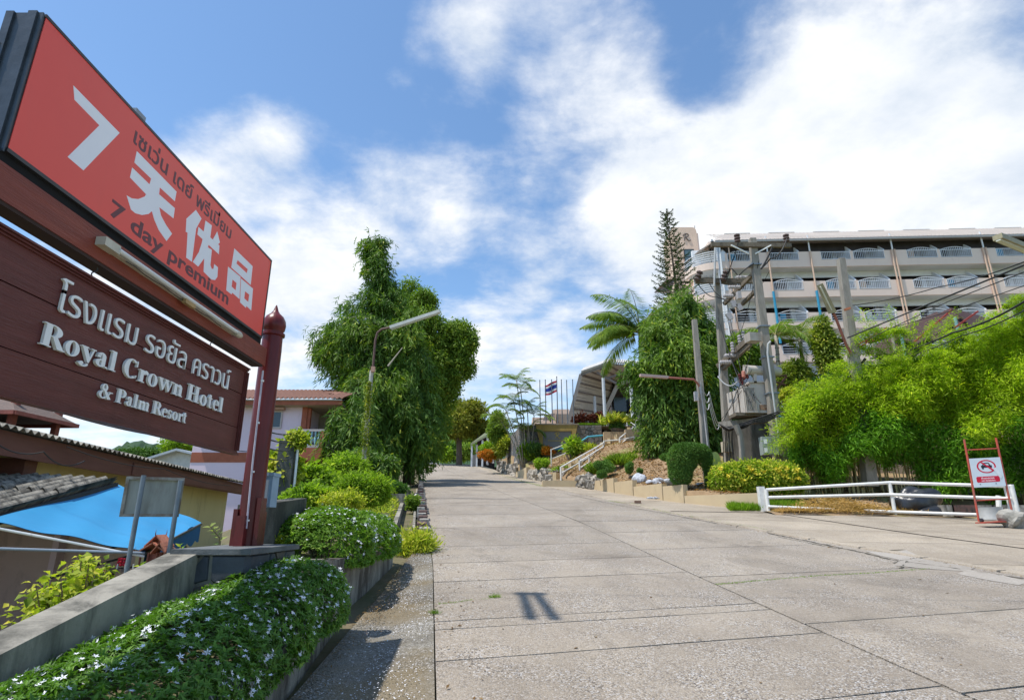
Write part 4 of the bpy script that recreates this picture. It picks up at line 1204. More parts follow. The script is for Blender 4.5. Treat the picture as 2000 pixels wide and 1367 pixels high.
MB().tube([P(-40, 1070, 5.9), P(283, 1076, 6.9) + Vector((0, 0, -.02))], .014, 8).build('cord', mat('pale blue cord', (.35, .42, .5)), tp)

# spirit house on its stand
M_terra = mat('terracotta paint', (.36, .13, .085), (.25, .08, .055), 6, .6, .3, 25, stain=(.10, .05, .04, .6))
sp = thing('spirit_house', 'small red brown spirit house with pointed gabled roofs on a wooden stand', 'spirit house', P(303, 1107, 7.0))
c0 = P(303, 1107, 7.0); sx, sy, sz = c0.x, 7.0, c0.z; sp.scale = (.66, .66, .8)
MB().box(sx - .24, sy - .18, sz, sx + .24, sy + .2, sz + .03).build('base', M_terra, sp)
MB().box(sx - .12, sy - .09, sz + .03, sx + .12, sy + .12, sz + .2).build('cella', M_terra, sp)
for dx in (-.2, -.07, .07, .2):
    MB().box(sx + dx - .012, sy - .15, sz + .03, sx + dx + .012, sy - .126, sz + .2).build('column', M_terra, sp)
def gable(mb, cx, cy, z, wx, wy, h, ov=.02):
    for s in (-1, 1):
        mb.hexa([(cx + s * wx, cy - wy, z), (cx, cy - wy, z + h), (cx, cy + wy, z + h), (cx + s * wx, cy + wy, z)],
                [(cx + s * wx, cy - wy, z + ov), (cx, cy - wy, z + h + ov), (cx, cy + wy, z + h + ov), (cx + s * wx, cy + wy, z + ov)])
    return mb
M_tile = mat('orange roof', (.50, .20, .12), (.38, .14, .09), 14, .6, .4, 30)
gable(MB(), sx, sy, sz + .19, .26, .2, .13).build('roof', M_tile, sp)
gable(MB(), sx, sy + .02, sz + .27, .18, .15, .15).build('roof', M_tile, sp)
gable(MB(), sx + .13, sy - .1, sz + .18, .13, .12, .14).build('roof', M_tile, sp)
for dx, dy, dz in ((0, -.14, .44), (0, .17, .44), (.25, -.2, .21), (-.25, -.2, .21), (.13, -.22, .34), (.25, .2, .21), (0, -.2, .34)):
    MB().tube([(sx + dx, sy + dy, sz + dz - .02), (sx + dx * 1.12, sy + dy * 1.1, sz + dz + .02), (sx + dx * 1.05, sy + dy * 1.05, sz + dz + .075)], [.009, .007, .001], 6).build('finial', M_terra, sp)
st = thing('spirit_house_stand', 'dark wooden stand with low balustrade carrying the spirit house', 'stand', (sx, sy, sz - 1))
MB().box(sx - .36, sy - .26, sz - .035, sx + .36, sy + .28, sz - .002).build('top', mat('grey brown timber', (.16, .11, .09), (.1, .07, .06), 5, .8), st)
M_tim = MATS['grey brown timber']
for dx, dy in ((-.33, -.23), (.33, -.23), (.33, .25), (-.33, .25)): MB().beam((sx + dx, sy + dy, sz - .035), (sx + dx * 1.25, sy + dy * 1.2, sz - 1.3), .04).build('leg', M_tim, st)
for z in (-.14, -.34): MB().box(sx - .38, sy - .25, sz + z, sx + .38, sy - .22, sz + z + .025).build('brace', M_tim, st)
for i in range(9): MB().box(sx - .36 + i * .088, sy - .265, sz, sx - .345 + i * .088, sy - .25, sz + .05).build('baluster', M_frame_w, st)
MB().box(sx - .38, sy - .2, sz - .36, sx + .1, sy + .2, sz - .345).build('shelf', mat('blue tray', (.03, .16, .28)), st)
gl = thing('garland', 'red white and orange flower garland hanging from the spirit house stand', 'garland', (sx - .3, sy - .3, sz - .3))
for i, (c, n_) in enumerate((((.5, .02, .03), 6), ((.75, .72, .7), 3), ((.8, .35, .02), 4))):
    for j in range(n_):
        z = sz - .02 - (i * 5 + j) * .016
        v, f = rock_mesh((sx - .37 + (.02 * math.sin(j)), sy - .28, z), (.017, .017, .012), j, 1)
        npobj('flower', v, f, mat('garland %d' % i, c, c, 3, .7), gl, True)
fl2 = thing('offering_flowers', 'small bunch of bright red flowers in front of the spirit house', 'flowers', (sx - .2, sy - .2, sz))
for j in range(9):
    v, f = rock_mesh((sx - .27 + (j % 3) * .03, sy - .24, sz + .04 + (j // 3) * .03), (.022, .022, .018), j, 1)
    npobj('flower', v, f, mat('red flower', (.6, .015, .04), (.45, .01, .03), 5, .6), fl2, True)

# meter box on the sign post
mbx = thing('meter_box', 'pale blue grey metal meter box fixed behind the maroon post', 'meter box', (-2.2, 5.75, .3))
bx = P(521, 955, 5.72)
MB().box(bx.x - .075, 5.70, P(520, 990, 5.72).z, bx.x + .055, 5.86, P(520, 930, 5.72).z).build('body', mat('pale blue paint', (.30, .42, .52), (.24, .35, .44), 5, .5), mbx)
MB().box(bx.x - .085, 5.69, P(520, 930, 5.72).z + .001, bx.x + .065, 5.87, P(520, 925, 5.72).z + .01).build('lid', MATS['pale blue paint'], mbx)
MB().box(bx.x - .045, 5.692, P(520, 985, 5.72).z, bx.x + .03, 5.699, P(520, 937, 5.72).z).build('door', mat('grey blue door', (.36, .44, .5), (.3, .38, .45), 5, .5), mbx)

# cables on the left
M_cable = mat('black cable', (.02, .02, .02), (.03, .03, .03), 5, .6)
def cable(label, pts, sag=.0, r=.012, grp=None, n=16, m=None):
    pts = [Vector(p) for p in pts]; out = []
    for a, b in zip(pts[:-1], pts[1:]):
        for i in range(n):
            t = i / n; q = a.lerp(b, t); q.z -= sag * 4 * t * (1 - t); out.append(q)
    out.append(pts[-1])
    return tag(MB().tube(out, r, 5).build('cable', m or M_cable), label, 'cable', grp)
cable('thin black cable sloping from the turret down behind the maroon board', [P(-60, 745, 9), P(350, 856, 17), P(540, 882, 24)], .15, .014, 'cables crossing the left background')
cable('loose black cable sagging along the pink end wall of the long house', [P(-30, 845, 7.4), P(85, 882, 7.9), P(165, 900, 8.6)], .12, .009, 'cables crossing the left background')
cable('thin dark cable under the fascia of the ochre wall', [P(130, 872, 9.2), P(320, 915, 12.5), P(450, 948, 16.5)], .08, .008, 'cables crossing the left background')
for i, (ya, yb_) in enumerate(((843, 846), (858, 862), (876, 877), (896, 893))):
    cable('dark wire %s between the meter box and the vine covered pillar' % ('topmost', 'second from top', 'third from top', 'lowest')[i], [P(525, ya, 7), P(570, yb_, 12)], .03, .010, 'wires to the vine covered pillar')

# vine-covered concrete pillar
pil = thing('concrete_pillar', 'square dark concrete pillar standing among the verge shrubs', 'pillar', (-4.7, 12, -1))
a = P(566, 862, 12)
MB().box(a.x - .16, 11.85, -1.2, a.x + .16, 12.15, a.z).build('shaft', mat('mossy dark concrete', (.12, .12, .11), (.07, .075, .065), 3, .9, .4, 20), pil)
MB().tube([(a.x + .24, 11.9, -1), (a.x + .22, 11.9, a.z - .15)], .025, 8).build('pipe', M_letter, pil)

# pink two-storey house
ph_ = thing('pink_house', 'pink two storey house with orange tiled eaves and balcony behind the verge shrubs', 'house', (-12, 28, -1))
YH = 28.0
xa = P(380, 850, YH).x; xb = P(594, 850, YH).x; xc = P(646, 850, YH).x
ze = P(560, 785, YH).z
M_pinkh = mat('lilac pink wall', (.74, .60, .68), (.70, .56, .64), .6, .85, .1, 30, stain=(.45, .34, .38, .4), smin=.58, smax=.8)
M_brick = mat('brick red trim', (.38, .12, .065), (.30, .09, .05), 3, .7)
M_beige2 = mat('beige inner wall', (.42, .36, .27), (.36, .31, .23), 1, .9)
zf2 = P(560, 872, YH).z; 
MB().box(xa, YH, -3, xb, YH + 7, ze - .25).build('wall', M_pinkh, ph_)
MB().box(xb, YH + 1.9, -3, xc + .3, YH + 7, ze - .25).build('wall', M_beige2, ph_)
MB().box(xb + .003, YH + .02, -3, xb + .2, YH + .22, ze - .3).build('corner_column', M_brick, ph_)
MB().box(xb - .2, YH - .04, zf2 - .1, xb + .05, YH + .0, ze - .25).build('downpipe', M_brick, ph_)
MB().box(xa - .4, YH - .55, ze - .26, xc + .6, YH + 7, ze - .22).build('soffit', M_beige2, ph_)
MB().box(xa - .4, YH - .6, ze - .26, xc + .6, YH - .55, ze - .02).build('fascia', M_brick, ph_)
MB().box(xa - .4, YH - .68, ze - .06, xc + .6, YH - .6, ze + .0).build('gutter', mat('cream gutter', (.5, .45, .38)), ph_)
MB().box(xa, YH - .02, zf2 - .75, xb, YH, zf2 - .28).build('trim_band', M_brick, ph_)
mb = MB(); corrugated(mb, (xa - .4, YH - .7, ze + .07), (xc + .7, YH - .7, ze + .07), (xc + .7, YH + 3.5, ze + 1.4), (xa - .4, YH + 3.5, ze + 1.4), 34, .035, .03)
mb.build('roof', mat('terracotta roof tile', (.29, .15, .11), (.22, .115, .085), 6, .8, .3, 20), ph_)
def win(parent, x0, x1, z0, z1, y, mf=M_frame_w, hood=True):
    w = MB().box(x0, y - .02, z0, x1, y, z1).build('window', glassmat('blue dark glass', (.035, .06, .085)), parent)
    for b in ((x0 - .07, z0 - .07, x0, z1 + .07), (x1, z0 - .07, x1 + .07, z1 + .07), (x0, z1, x1, z1 + .07), (x0, z0 - .07, x1, z0)):
        MB().box(b[0], y - .06, b[1], b[2], y - .001, b[3]).build('frame', mf, w)
    if hood: MB().box(x0 - .2, y - .3, z1 + .08, x1 + .2, y - .062, z1 + .2).build('hood', mat('salmon hood', (.5, .3, .22)), w)
    return w
M_pf = mat('pale frame', (.55, .48, .47))
wa, wb = P(524, 805, YH), P(547, 834, YH)
win(ph_, wa.x - .3, wb.x, wb.z, wa.z, YH, M_pf)
wa, wb = P(520, 900, YH), P(537, 925, YH)
win(ph_, wa.x - .5, wb.x, wb.z - .5, wa.z, YH, M_pf, False)
da, db = P(598, 812, YH + 1.9), P(619, 846, YH + 1.9)
dor = MB().box(da.x, YH + 1.86, zf2 + .05, db.x, YH + 1.9, da.z).build('door', mat('orange varnished door', (.50, .27, .085), (.42, .22, .07), 5, .45), ph_)
for i in range(3):
    for j in range(2):
        w_ = (db.x - da.x) / 2; h_ = (da.z - zf2 - .05) / 3
        MB().box(da.x + .05 + j * w_, YH + 1.835, zf2 + .1 + i * h_, da.x + w_ - .05 + j * w_, YH + 1.859, zf2 + .05 + (i + 1) * h_ - .05).build('door_panel', MATS['orange varnished door'], dor)
# balcony
ba = xb - .02; bb = P(632, 850, YH - .8).x
MB().box(ba, YH - .8, zf2 - .75, bb, YH + 1.9, zf2 - .15).build('balcony_slab', M_brick, ph_)
MB().box(ba, YH - .8, zf2 + .62, bb + .02, YH - .66, zf2 + .72).build('top_rail', M_pf, ph_)
MB().box(ba, YH - .8, zf2 - .148, bb - .18, YH - .66, zf2 - .03).build('bottom_rail', M_pf, ph_)
MB().box(bb - .16, YH - .8, zf2 - .148, bb + .01, YH - .66, zf2 + .62).build('rail_post', M_brick, ph_)
mb = MB(); mb.lathe((0, 0, 0), [(.045, 0), (.03, .08), (.065, .22), (.06, .32), (.03, .46), (.05, .58), (.05, .64)], 8)
bal = None
for i in range(6):
    x = ba + .14 + i * (bb - ba - .34) / 5.2
    if bal is None:
        bal = MB().lathe((x, YH - .73, zf2 - .028), [(.045, 0), (.03, .08), (.065, .22), (.06, .32), (.03, .46), (.05, .58), (.05, .645)], 8).build('baluster', mat('pale blue baluster', (.35, .55, .62), (.3, .5, .56), 4, .6), ph_, smooth=True)
        bx0 = x
    else:
        c = bal.copy(); C.objects.link(c); c.location = (x - bx0, 0, 0); WL[c.name] = WL[bal.name]
# side wing
MB().box(xc + .3, YH + 1.2, -3, xc + .5, YH + 9, ze - .9).build('side_wall', M_beige2, ph_)
for i in range(5): MB().box(xc + .1 + i * .18, YH + 1.0 + i * .9, -1, xc + .18 + i * .18, YH + 1.08 + i * .9, ze - .6).build('batten', MATS['salmon hood'] if i % 2 else M_beige2, ph_)
hp2 = P(640, 765, YH + 1)
mb = MB(); mb.add([hp2, hp2 + Vector((1.0, 0, -.35)), hp2 + Vector((1.0, 3, -.35)), hp2 + Vector((.3, 3, .2)), hp2 + Vector((.5, 1.0, .2))], [(0, 1, 4), (1, 2, 3, 4), (0, 4, 3)])
mb.build('roof', MATS['terracotta roof tile'], ph_)
lug = thing('luggage', 'dark and red bundle standing on the pink house balcony beside the door', 'bundle', P(624, 846, YH + .4))
a = P(625, 842, YH + .4)
npobj('bag', *rock_mesh((a.x - .08, YH + .4, zf2 + .05), (.13, .12, .42), 5, 2, .2), mat('navy cloth', (.03, .035, .07)), lug, True)
npobj('bag', *rock_mesh((a.x + .18, YH + .4, zf2 + .0), (.13, .12, .3), 6, 2, .2), mat('dark red cloth', (.14, .015, .03)), lug, True)

# distant house, trees and hills on the left
gh = thing('gabled_house', 'white gabled house with pale metal roof beyond the ochre house', 'house', (-27, 46, -5))
g0 = P(352, 882, 46); gz = P(300, 905, 46).z
MB().box(g0.x - 3.2, 46, -6, g0.x + 4.8, 54, gz).build('wall', mat('white wall', (.62, .62, .6)), gh)
mb = MB(); mb.add([(g0.x - 3.2, 46, gz), (g0.x + 3.4, 46, gz), (g0.x, 46, g0.z)], [(0, 1, 2)]); mb.build('gable', MATS['white wall'], gh)
mb = MB()
mb.hexa([(g0.x - 4, 45.4, gz - .35), (g0.x, 45.4, g0.z + .02), (g0.x, 60, g0.z + .02), (g0.x - 4, 60, gz - .35)], [(g0.x - 4, 45.4, gz - .2), (g0.x, 45.4, g0.z + .2), (g0.x, 60, g0.z + .2), (g0.x - 4, 60, gz - .2)])
mb.hexa([(g0.x, 45.4, g0.z + .02), (g0.x + 6.4, 45.4, gz - .6), (g0.x + 6.4, 60, gz - .6), (g0.x, 60, g0.z + .02)], [(g0.x, 45.4, g0.z + .2), (g0.x + 6.4, 45.4, gz - .45), (g0.x + 6.4, 60, gz - .45), (g0.x, 60, g0.z + .2)])
mb.build('roof', mat('pale zinc roof', (.48, .52, .56), (.42, .46, .5), 2, .5), gh)
def hill(label, Y, prof, depth, m, seed, amp):
    rngh = np.random.default_rng(seed); xs = np.linspace(prof[0][0], prof[-1][0], 140); ys = np.interp(xs, [p[0] for p in prof], [p[1] for p in prof])
    nv = 26; V = []
    for j in range(nv + 1):
        for i in range(140):
            p = P(xs[i], ys[i], Y); t = j / nv
            k = t ** 1.6
            V.append((p.x * (1 - .3 * (1 - t)), Y - depth * (1 - t), -8 + (p.z + 8) * k + rngh.normal() * amp * (.3 + .7 * t)))
    F = [(j * 140 + i, j * 140 + i + 1, (j + 1) * 140 + i + 1, (j + 1) * 140 + i) for j in range(nv) for i in range(139)]
    o = npobj(label, V, F, m); o['kind'] = 'structure'
M_hill = mat('forest on the hill', (.055, .10, .045), (.03, .065, .032), .05, .95, 1.0, .25, detail=9)
hill('hills', 620, [(60, 930), (225, 872), (262, 861), (275, 863), (330, 868), (400, 866), (460, 872), (520, 868), (640, 880), (760, 892), (900, 850), (945, 826), (960, 830), (985, 840), (1040, 856), (1100, 870)], 260, M_hill, 1, 1.3)
# ------------------------------------------------------------------ right side: walls, steps, railings
def onwall(y): return Vector((interp(y, WALL), y, 0))
# stepped beige garden wall; segments (y near, y far, top height near, top height far) read off the photo
gw = thing('garden_wall', 'long stepped beige rendered wall holding up the planted bank', 'wall', (6, 23, .5))
def wall_y(px):
    """depth at which the wall line crosses photo column px"""
    lo, hi = 19.0, 60.0
    for _ in range(40):
        m = (lo + hi) / 2; a, b = ray(px, 950)
        if interp(m, WALL) / m > a: lo = m
        else: hi = m
    return (lo + hi) / 2
segs = [(1484, 962, 1335, 968), (1333.5, 946, 1294, 952.0), (1292.5, 944, 1237, 950), (1235.5, 937, 1200, 941.5), (1198.5, 933, 1150, 941)]
for (xa_, ya_, xb_, yb_) in segs:
    y0, y1 = wall_y(xa_), wall_y(xb_)
    p0, p1 = onwall(y0), onwall(y1); d = (p1 - p0).normalized(); nr = Vector((d.y, -d.x, 0)) * .22
    z0 = P(xa_, ya_, y0).z; z1 = P(xb_, yb_, y1).z
    z1 = z0 + max(min(z1 - z0, .5), .0) if xa_ < 1480 else z1
    mb = MB(); mb.hexa([(p0.x, p0.y, z0 - 2.2), (p0.x + nr.x, p0.y + nr.y, z0 - 2.2), (p1.x + nr.x, p1.y + nr.y, z0 - 1.8), (p1.x, p1.y, z0 - 1.8)],
                       [(p0.x, p0.y, z0), (p0.x + nr.x, p0.y + nr.y, z0), (p1.x + nr.x, p1.y + nr.y, z1), (p1.x, p1.y, z1)])
    mb.build('wall_section', M_beigewall, gw)
# returns where the wall steps
# rubble walls of pale rocks
M_rub = [mat('pale coral rock', (.50, .46, .40), (.32, .28, .22), 9, .9, .8, 14, stain=(.10, .085, .07, .8), smin=.45, smax=.6, sscale=5), mat('grey coral rock', (.36, .34, .31), (.22, .20, .17), 9, .9, .8, 14, stain=(.07, .06, .05, .8), smin=.45, smax=.6, sscale=5)]
def rubble(label, px0, py0, px1, py1, hb, n, seed, s=.22):
    """rocks piled between two wall-line columns; py = top edge"""
    y0, y1 = wall_y(px0), wall_y(px1); rr = random.Random(seed)
    p0, p1 = onwall(y0), onwall(y1); z0, z1 = P(px0, py0, y0).z, P(px1, py1, y1).z
    root = thing('rubble_wall', label, 'stone wall', ((p0.x + p1.x) / 2, (y0 + y1) / 2, min(z0, z1) - hb), 'rubble retaining walls')
    d = p1 - p0
    for i in range(n):
        t = rr.random(); h = rr.random()
        zt = z0 + (z1 - z0) * t
        c = p0 + d * t; c = Vector((c.x + .1 + .25 * h * rr.random(), c.y + .1, zt - hb * (1 - h) - .05))
        r = s * rr.uniform(.55, 1.15)
        v, f = rock_mesh(c, (r, r * rr.uniform(.8, 1.3), r * rr.uniform(.7, 1.1)), seed * 100 + i, 1, .55)
        npobj('rock', v, f, M_rub[rr.random() < .45], root)
    # filling behind
    nr = Vector((.35, .1, 0)); 
    mb = MB(); mb.hexa([p0 + nr + Vector((0, 0, z0 - hb - .3)), p0 + nr * 2 + Vector((0, 0, z0 - hb - .3)), p1 + nr * 2 + Vector((0, 0, z1 - hb - .3)), p1 + nr + Vector((0, 0, z1 - hb - .3))],
                       [p0 + nr + Vector((0, 0, z0 - .12)), p0 + nr * 2 + Vector((0, 0, z0 - .12)), p1 + nr * 2 + Vector((0, 0, z1 - .12)), p1 + nr + Vector((0, 0, z1 - .12))])
    mb.build('backing', M_earth, root)
rubble('pile of pale coral rocks right of the garden steps', 1166, 929, 1125, 930, 1.15, 90, 1, .29)
rubble('low wall of brown grey rocks left of the garden steps', 1094, 922, 1032, 917, 1.1, 110, 2, .30)
rubble('far low wall of dark rocks below the palm clump', 1009, 908, 966, 897, 1.0, 70, 3, .34)
bw = thing('wall_pier', 'short beige block between the two far rubble walls', 'wall', onwall(wall_y(1020)))
y0, y1 = wall_y(1031), wall_y(1010)
p0, p1 = onwall(y0), onwall(y1); z0 = P(1020, 912, y0).z
MB().hexa([p0 + Vector((-.1, 0, z0 - 1.6)), p0 + Vector((1.4, .3, z0 - 1.6)), p1 + Vector((1.4, .3, z0 - 1.6)), p1 + Vector((-.1, 0, z0 - 1.6))], [p0 + Vector((-.1, 0, z0)), p0 + Vector((1.4, .3, z0)), p1 + Vector((1.4, .3, z0)), p1 + Vector((-.1, 0, z0))]).build('block', M_beigewall, bw)

# garden stairs: two flights
M_step = mat('tan stair render', (.50, .36, .22), (.42, .30, .18), 2, .85, .2, 30, stain=(.28, .2, .12, .5))
M_rail = mat('white railing paint', (.78, .77, .73), (.68, .66, .62), 6, .5, .05, 40, stain=(.35, .22, .13, .6), smin=.62, smax=.75, sscale=6)
gs = thing('garden_stairs', 'tan concrete steps climbing the bank between white railings', 'stairs', P(1110, 945, 34.5))
F0 = P(1112, 941, 34.0); F1 = P(1200, 880, 40.5); F2 = P(1262, 842, 46.0)
def flight(a, b, n, w):
    d = b - a; hd = Vector((d.x, d.y, 0)).normalized(); sd = Vector((-hd.y, hd.x, 0))
    L = Vector((d.x, d.y, 0)).length
    for i in range(n):
        c0 = a + hd * (L * i / n); c1 = a + hd * (L * (i + 1) / n + .02); z = a.z + (b.z - a.z) * (i + 1) / n
        MB().hexa([c0 - sd * w + Vector((0, 0, z - c0.z - .6)), c1 - sd * w + Vector((0, 0, z - c1.z - .6)), c1 + sd * w + Vector((0, 0, z - c1.z - .6)), c0 + sd * w + Vector((0, 0, z - c0.z - .6))],
                  [c0 - sd * w + Vector((0, 0, z - c0.z)), c1 - sd * w + Vector((0, 0, z - c1.z)), c1 + sd * w + Vector((0, 0, z - c1.z)), c0 + sd * w + Vector((0, 0, z - c0.z))]).build('step', M_step, gs)
    # stepped cheek wall on the left
    for i in range(0, n, 2):
        c0 = a + hd * (L * i / n); c1 = a + hd * (L * (i + 2) / n); z = a.z + (b.z - a.z) * (i + 2) / n + .22
        q0 = c0 + sd * w; q1 = c0 + sd * (w + .22); q2 = c1 + sd * (w + .22); q3 = c1 + sd * w
        MB().hexa([Vector((q.x, q.y, z - 1.3)) for q in (q0, q3, q2, q1)], [Vector((q.x, q.y, z)) for q in (q0, q3, q2, q1)]).build('cheek_block', M_beigewall, gs)
flight(F0, F1, 14, .85)
flight(F1, F2, 10, .85)
d_ = (F1 - F0); 
MB().box(F0.x - 1.6, F0.y - 1.3, F0.z - 1.0, F0.x + 1.5, F0.y - .05, F0.z + .0).build('landing', M_beigewall, gs)
for k, (a_, b_, c_, d2) in enumerate(((1180, 843, 1248, 858), (1180, 862, 1236, 885), (1250, 855, 1276, 905), (1222, 838, 1262, 850))):
    q0, q1 = P(a_, d2, 43.5 - k * .8), P(c_, b_, 43.5 - k * .8)
    MB().box(q0.x, q0.y, q0.z - .4, q1.x, q0.y + .5, q1.z).build('terrace_wall', M_step, gs)
def railing(label, pts, hgt, rails, r=.03, post_every=1, group='white railings on the garden steps', pr=None):
    """pts: foot points"""
    root = thing('railing', label, 'railing', pts[0], group)
    for i, p in enumerate(pts):
        if i % post_every == 0 or i == len(pts) - 1: MB().tube([p - Vector((0, 0, .15)), p + Vector((0, 0, hgt))], pr or r * 1.15, 8).build('post', M_rail, root)
    for h in rails:
        MB().tube([p + Vector((0, 0, h)) for p in pts], r, 8).build('rail', M_rail, root)
    return root
railing('white pipe handrail up the left side of the lower garden steps', [P(1096, 946, 34.2), P(1135, 922, 36.2), P(1166, 903, 38.2), P(1180, 893, 39.5)], 1.0, (.98, .62), .045)
railing('white pipe handrail on the right side of the lower garden steps', [P(1133, 938, 34.6), P(1152, 925, 36), P(1180, 905, 38.6)], 1.15, (1.1, .7, .3), .045)
railing('white level railing along the landing between the two flights', [P(1181, 893, 39.6), P(1212, 890, 40.2), P(1240, 884, 41)], 1.15, (1.1, .7, .2), .042)
railing('white handrail climbing the upper garden flight', [P(1212, 888, 40), P(1242, 862, 43), P(1254, 850, 44.6)], 1.2, (1.15, .7), .045)
railing('white handrail at the top terrace beside the palm trunk', [P(1225, 834, 47.6), P(1243, 846, 46.5), P(1262, 846, 46.2)], 1.1, (1.05, .6), .04)
railing('small faded white railing on the soil left of the steps', [P(1077, 909, 41), P(1124, 890, 42.6)], 1.15, (1.1, .45), .035)

# blue water pipe on the bank
M_bpipe = mat('light blue pvc pipe', (.10, .42, .55), (.08, .36, .48), 6, .5)
tag(MB().tube([P(1128, 872, 43), P(1138, 860, 44), P(1148, 853, 44.6), P(1172, 851, 44.8), P(1198, 848, 45)], .075, 8).build('water_pipe', M_bpipe), 'light blue plastic water pipe running over the bank below the stone wall', 'pipe')
tag(MB().tube([P(1010, 879, 45.9), P(1030, 879, 45.9), P(1082, 878, 45.6), P(1108, 874, 45)], .06, 8).build('water_pipe', M_bpipe), 'blue pipe lying at the foot of the monogram wall', 'pipe')

tbw = thing('terrace_edge_wall', 'plain tan retaining wall along the hotel terrace edge behind the trees', 'wall', (30, 47, 5))
MB().box(10.6, 46.7, 3, 80, 47.35, 7.75).build('wall_body', M_step, tbw)
# monogram wall
mw = thing('monogram_wall', 'grey stone retaining wall with yellow trapezoid frame, grey panel and golden script letter', 'wall', (3, 47, 5))
YM = 46.6
zt_ = P(1090, 830, YM).z; zb_ = P(1090, 900, YM).z
xl_, xr_ = P(1018, 860, YM).x, P(1176, 860, YM).x
MB().box(xl_, YM, zb_ - 1.5, xr_, YM + 1, zt_ - .02).build('wall_core', M_mortar, mw)
rn = random.Random(7)
M_wst = [mat('grey wall stone', (.20, .195, .19), (.14, .135, .13), 4, .85, .5, 12), mat('brown wall stone', (.22, .19, .165), (.15, .13, .115), 4, .85, .5, 12), mat('dark wall stone', (.115, .12, .125), (.08, .085, .09), 4, .85, .5, 12)]
flagface(mw, (xl_, YM, zb_ - .6), (1, 0, 0), (0, 0, 1), xr_ - xl_, zt_ - zb_ + .55, 175, rn, M_wst, (0, -1, 0), .06, .02)
e_ = P(988, 860, 56); fx_, fy_ = e_.x - xl_, 56 - YM; fl_ = math.hypot(fx_, fy_)      # left part turns back up the road
MB().hexa([(xl_, YM, 3), (xl_ + .5, YM + .5, 3), (e_.x + .5, 56, 3), (e_.x, 56, 3)][::-1], [(xl_, YM, zt_ - .02), (xl_ + .5, YM + .5, zt_ - .02), (e_.x + .5, 56, zt_ - .02), (e_.x, 56, zt_ - .02)][::-1]).build('wall_core', M_mortar, mw)
flagface(mw, (e_.x, 56, 4.6), (-fx_ / fl_, -fy_ / fl_, 0), (0, 0, 1), fl_, zt_ - 4.65, 60, rn, M_wst, (-fy_ / fl_, fx_ / fl_, 0), .06, .02)
M_yel = mat('mustard painted render', (.44, .31, .10), (.38, .26, .08), 1.5, .85, .15, 30, stain=(.2, .15, .07, .6))
def mwp(px, py, d=0): p = P(px, py, YM); return p.x, p.z
outer = [mwp(1046, 830), mwp(1128, 830), mwp(1117, 880), mwp(1058, 880)]; inner = [mwp(1060, 842.5), mwp(1116, 842.5), mwp(1116, 880.5 - 1), mwp(1060, 880.5 - 1)]
mb = MB(); mb.prism([outer, [(a, b) for a, b in inner]], lambda u, v, w: (u, YM - w, v), 0, .22)
mb.build('yellow_frame', M_yel, mw)
pa_, pc_ = mwp(1060, 842.5), mwp(1116, 880)
MB().box(pa_[0], YM - .10, pc_[1], pc_[0], YM, pa_[1]).build('grey_panel', mat('grey panel', (.26, .25, .245), (.22, .21, .205), 1, .6, .1, 20), mw)
MB().box(mwp(1044, 830)[0], YM - .26, zt_ - .02, mwp(1130, 830)[0], YM + .3, zt_ + .08).build('coping', M_apron, mw)
M_gold = mat('gold letter', (.62, .47, .10), (.55, .4, .08), 5, .4)
def script_R(mb, fn, w, y):
    """cursive R drawn as thick strokes; unit square"""
    for i, pl in enumerate(([(0.18, .02), (.28, .45), (.42, .95)], [(.05, .62), (.12, .85), (.38, .99), (.72, .97), (.82, .78), (.62, .56), (.36, .5)], [(.4, .5), (.55, .3), (.7, .06), (.85, 0), (1.05, .1)])):
        P_ = []
        for a, b in zip(pl[:-1], pl[1:]):
            for t in range(4): P_.append((a[0] + (b[0] - a[0]) * t / 4, a[1] + (b[1] - a[1]) * t / 4))
        P_.append(pl[-1]); mb.tube([fn(u, v, y + .003 * i) for u, v in P_], w, 6)
q0, q1 = mwp(1083, 856), mwp(1094, 845)
mb = MB(); script_R(mb, lambda u, v, d: (q0[0] + u * (q1[0] - q0[0]), YM - .11 - d, q0[1] + v * (q1[1] - q0[1])), .028, 0)
mb.build('script_letter', M_gold, mw, smooth=True)
a_, b_ = mwp(1070, 862), mwp(1107, 859)
font_text('letter', 'Thamannakarn', a_[0], b_[0], a_[1], b_[1], lambda u, w, d: (u, YM - .10 - d, w), 0, .03, M_gold, mw, 0)

# flagpoles and flag
M_pole = mat('grey flagpole paint', (.16, .18, .20), (.12, .13, .15), 3, .5)
YF = 47.9
for i, (x, yt) in enumerate(((1054.5, 743), (1065.5, 742), (1078, 742), (1088.5, 736), (1097.5, 742), (1108, 743), (1120, 742))):
    b = P(x + 1.0, 831, YF); t = P(x, yt, YF)
    r = thing('flagpole', ['flagpole standing leftmost of the row above the stone wall', 'second flagpole from the left above the stone wall', 'third flagpole, just left of the thai flag pole', 'taller flagpole flying the thai flag', 'fourth bare flagpole, just right of the flag', 'second last bare flagpole before the canopy', 'rightmost flagpole in front of the canopy slope'][i], 'flagpole', b, 'row of flagpoles above the stone wall')
    MB().tube([(b.x, YF, b.z - .6), (b.x, YF, t.z)], [.05, .035], 8).build('pole', M_pole, r)
    MB().lathe((b.x, YF, t.z), [(.05, 0), (.05, .03), (.02, .06)], 8).build('cap', M_pole, r)
fp = P(1088.5, 742, YF)
def flg(u, v):
    return Vector((fp.x - .03 - u * 1.05, YF + .12 * math.sin(u * 7) * u, fp.z - .03 - u * .42 - v * .98 + .10 * math.sin(u * 6 + v * 1.5) * u))
fgo = thing('thai_flag', 'red white and blue striped thai flag blowing left from the tall flagpole', 'flag', (fp.x, YF, fp.z - 1))
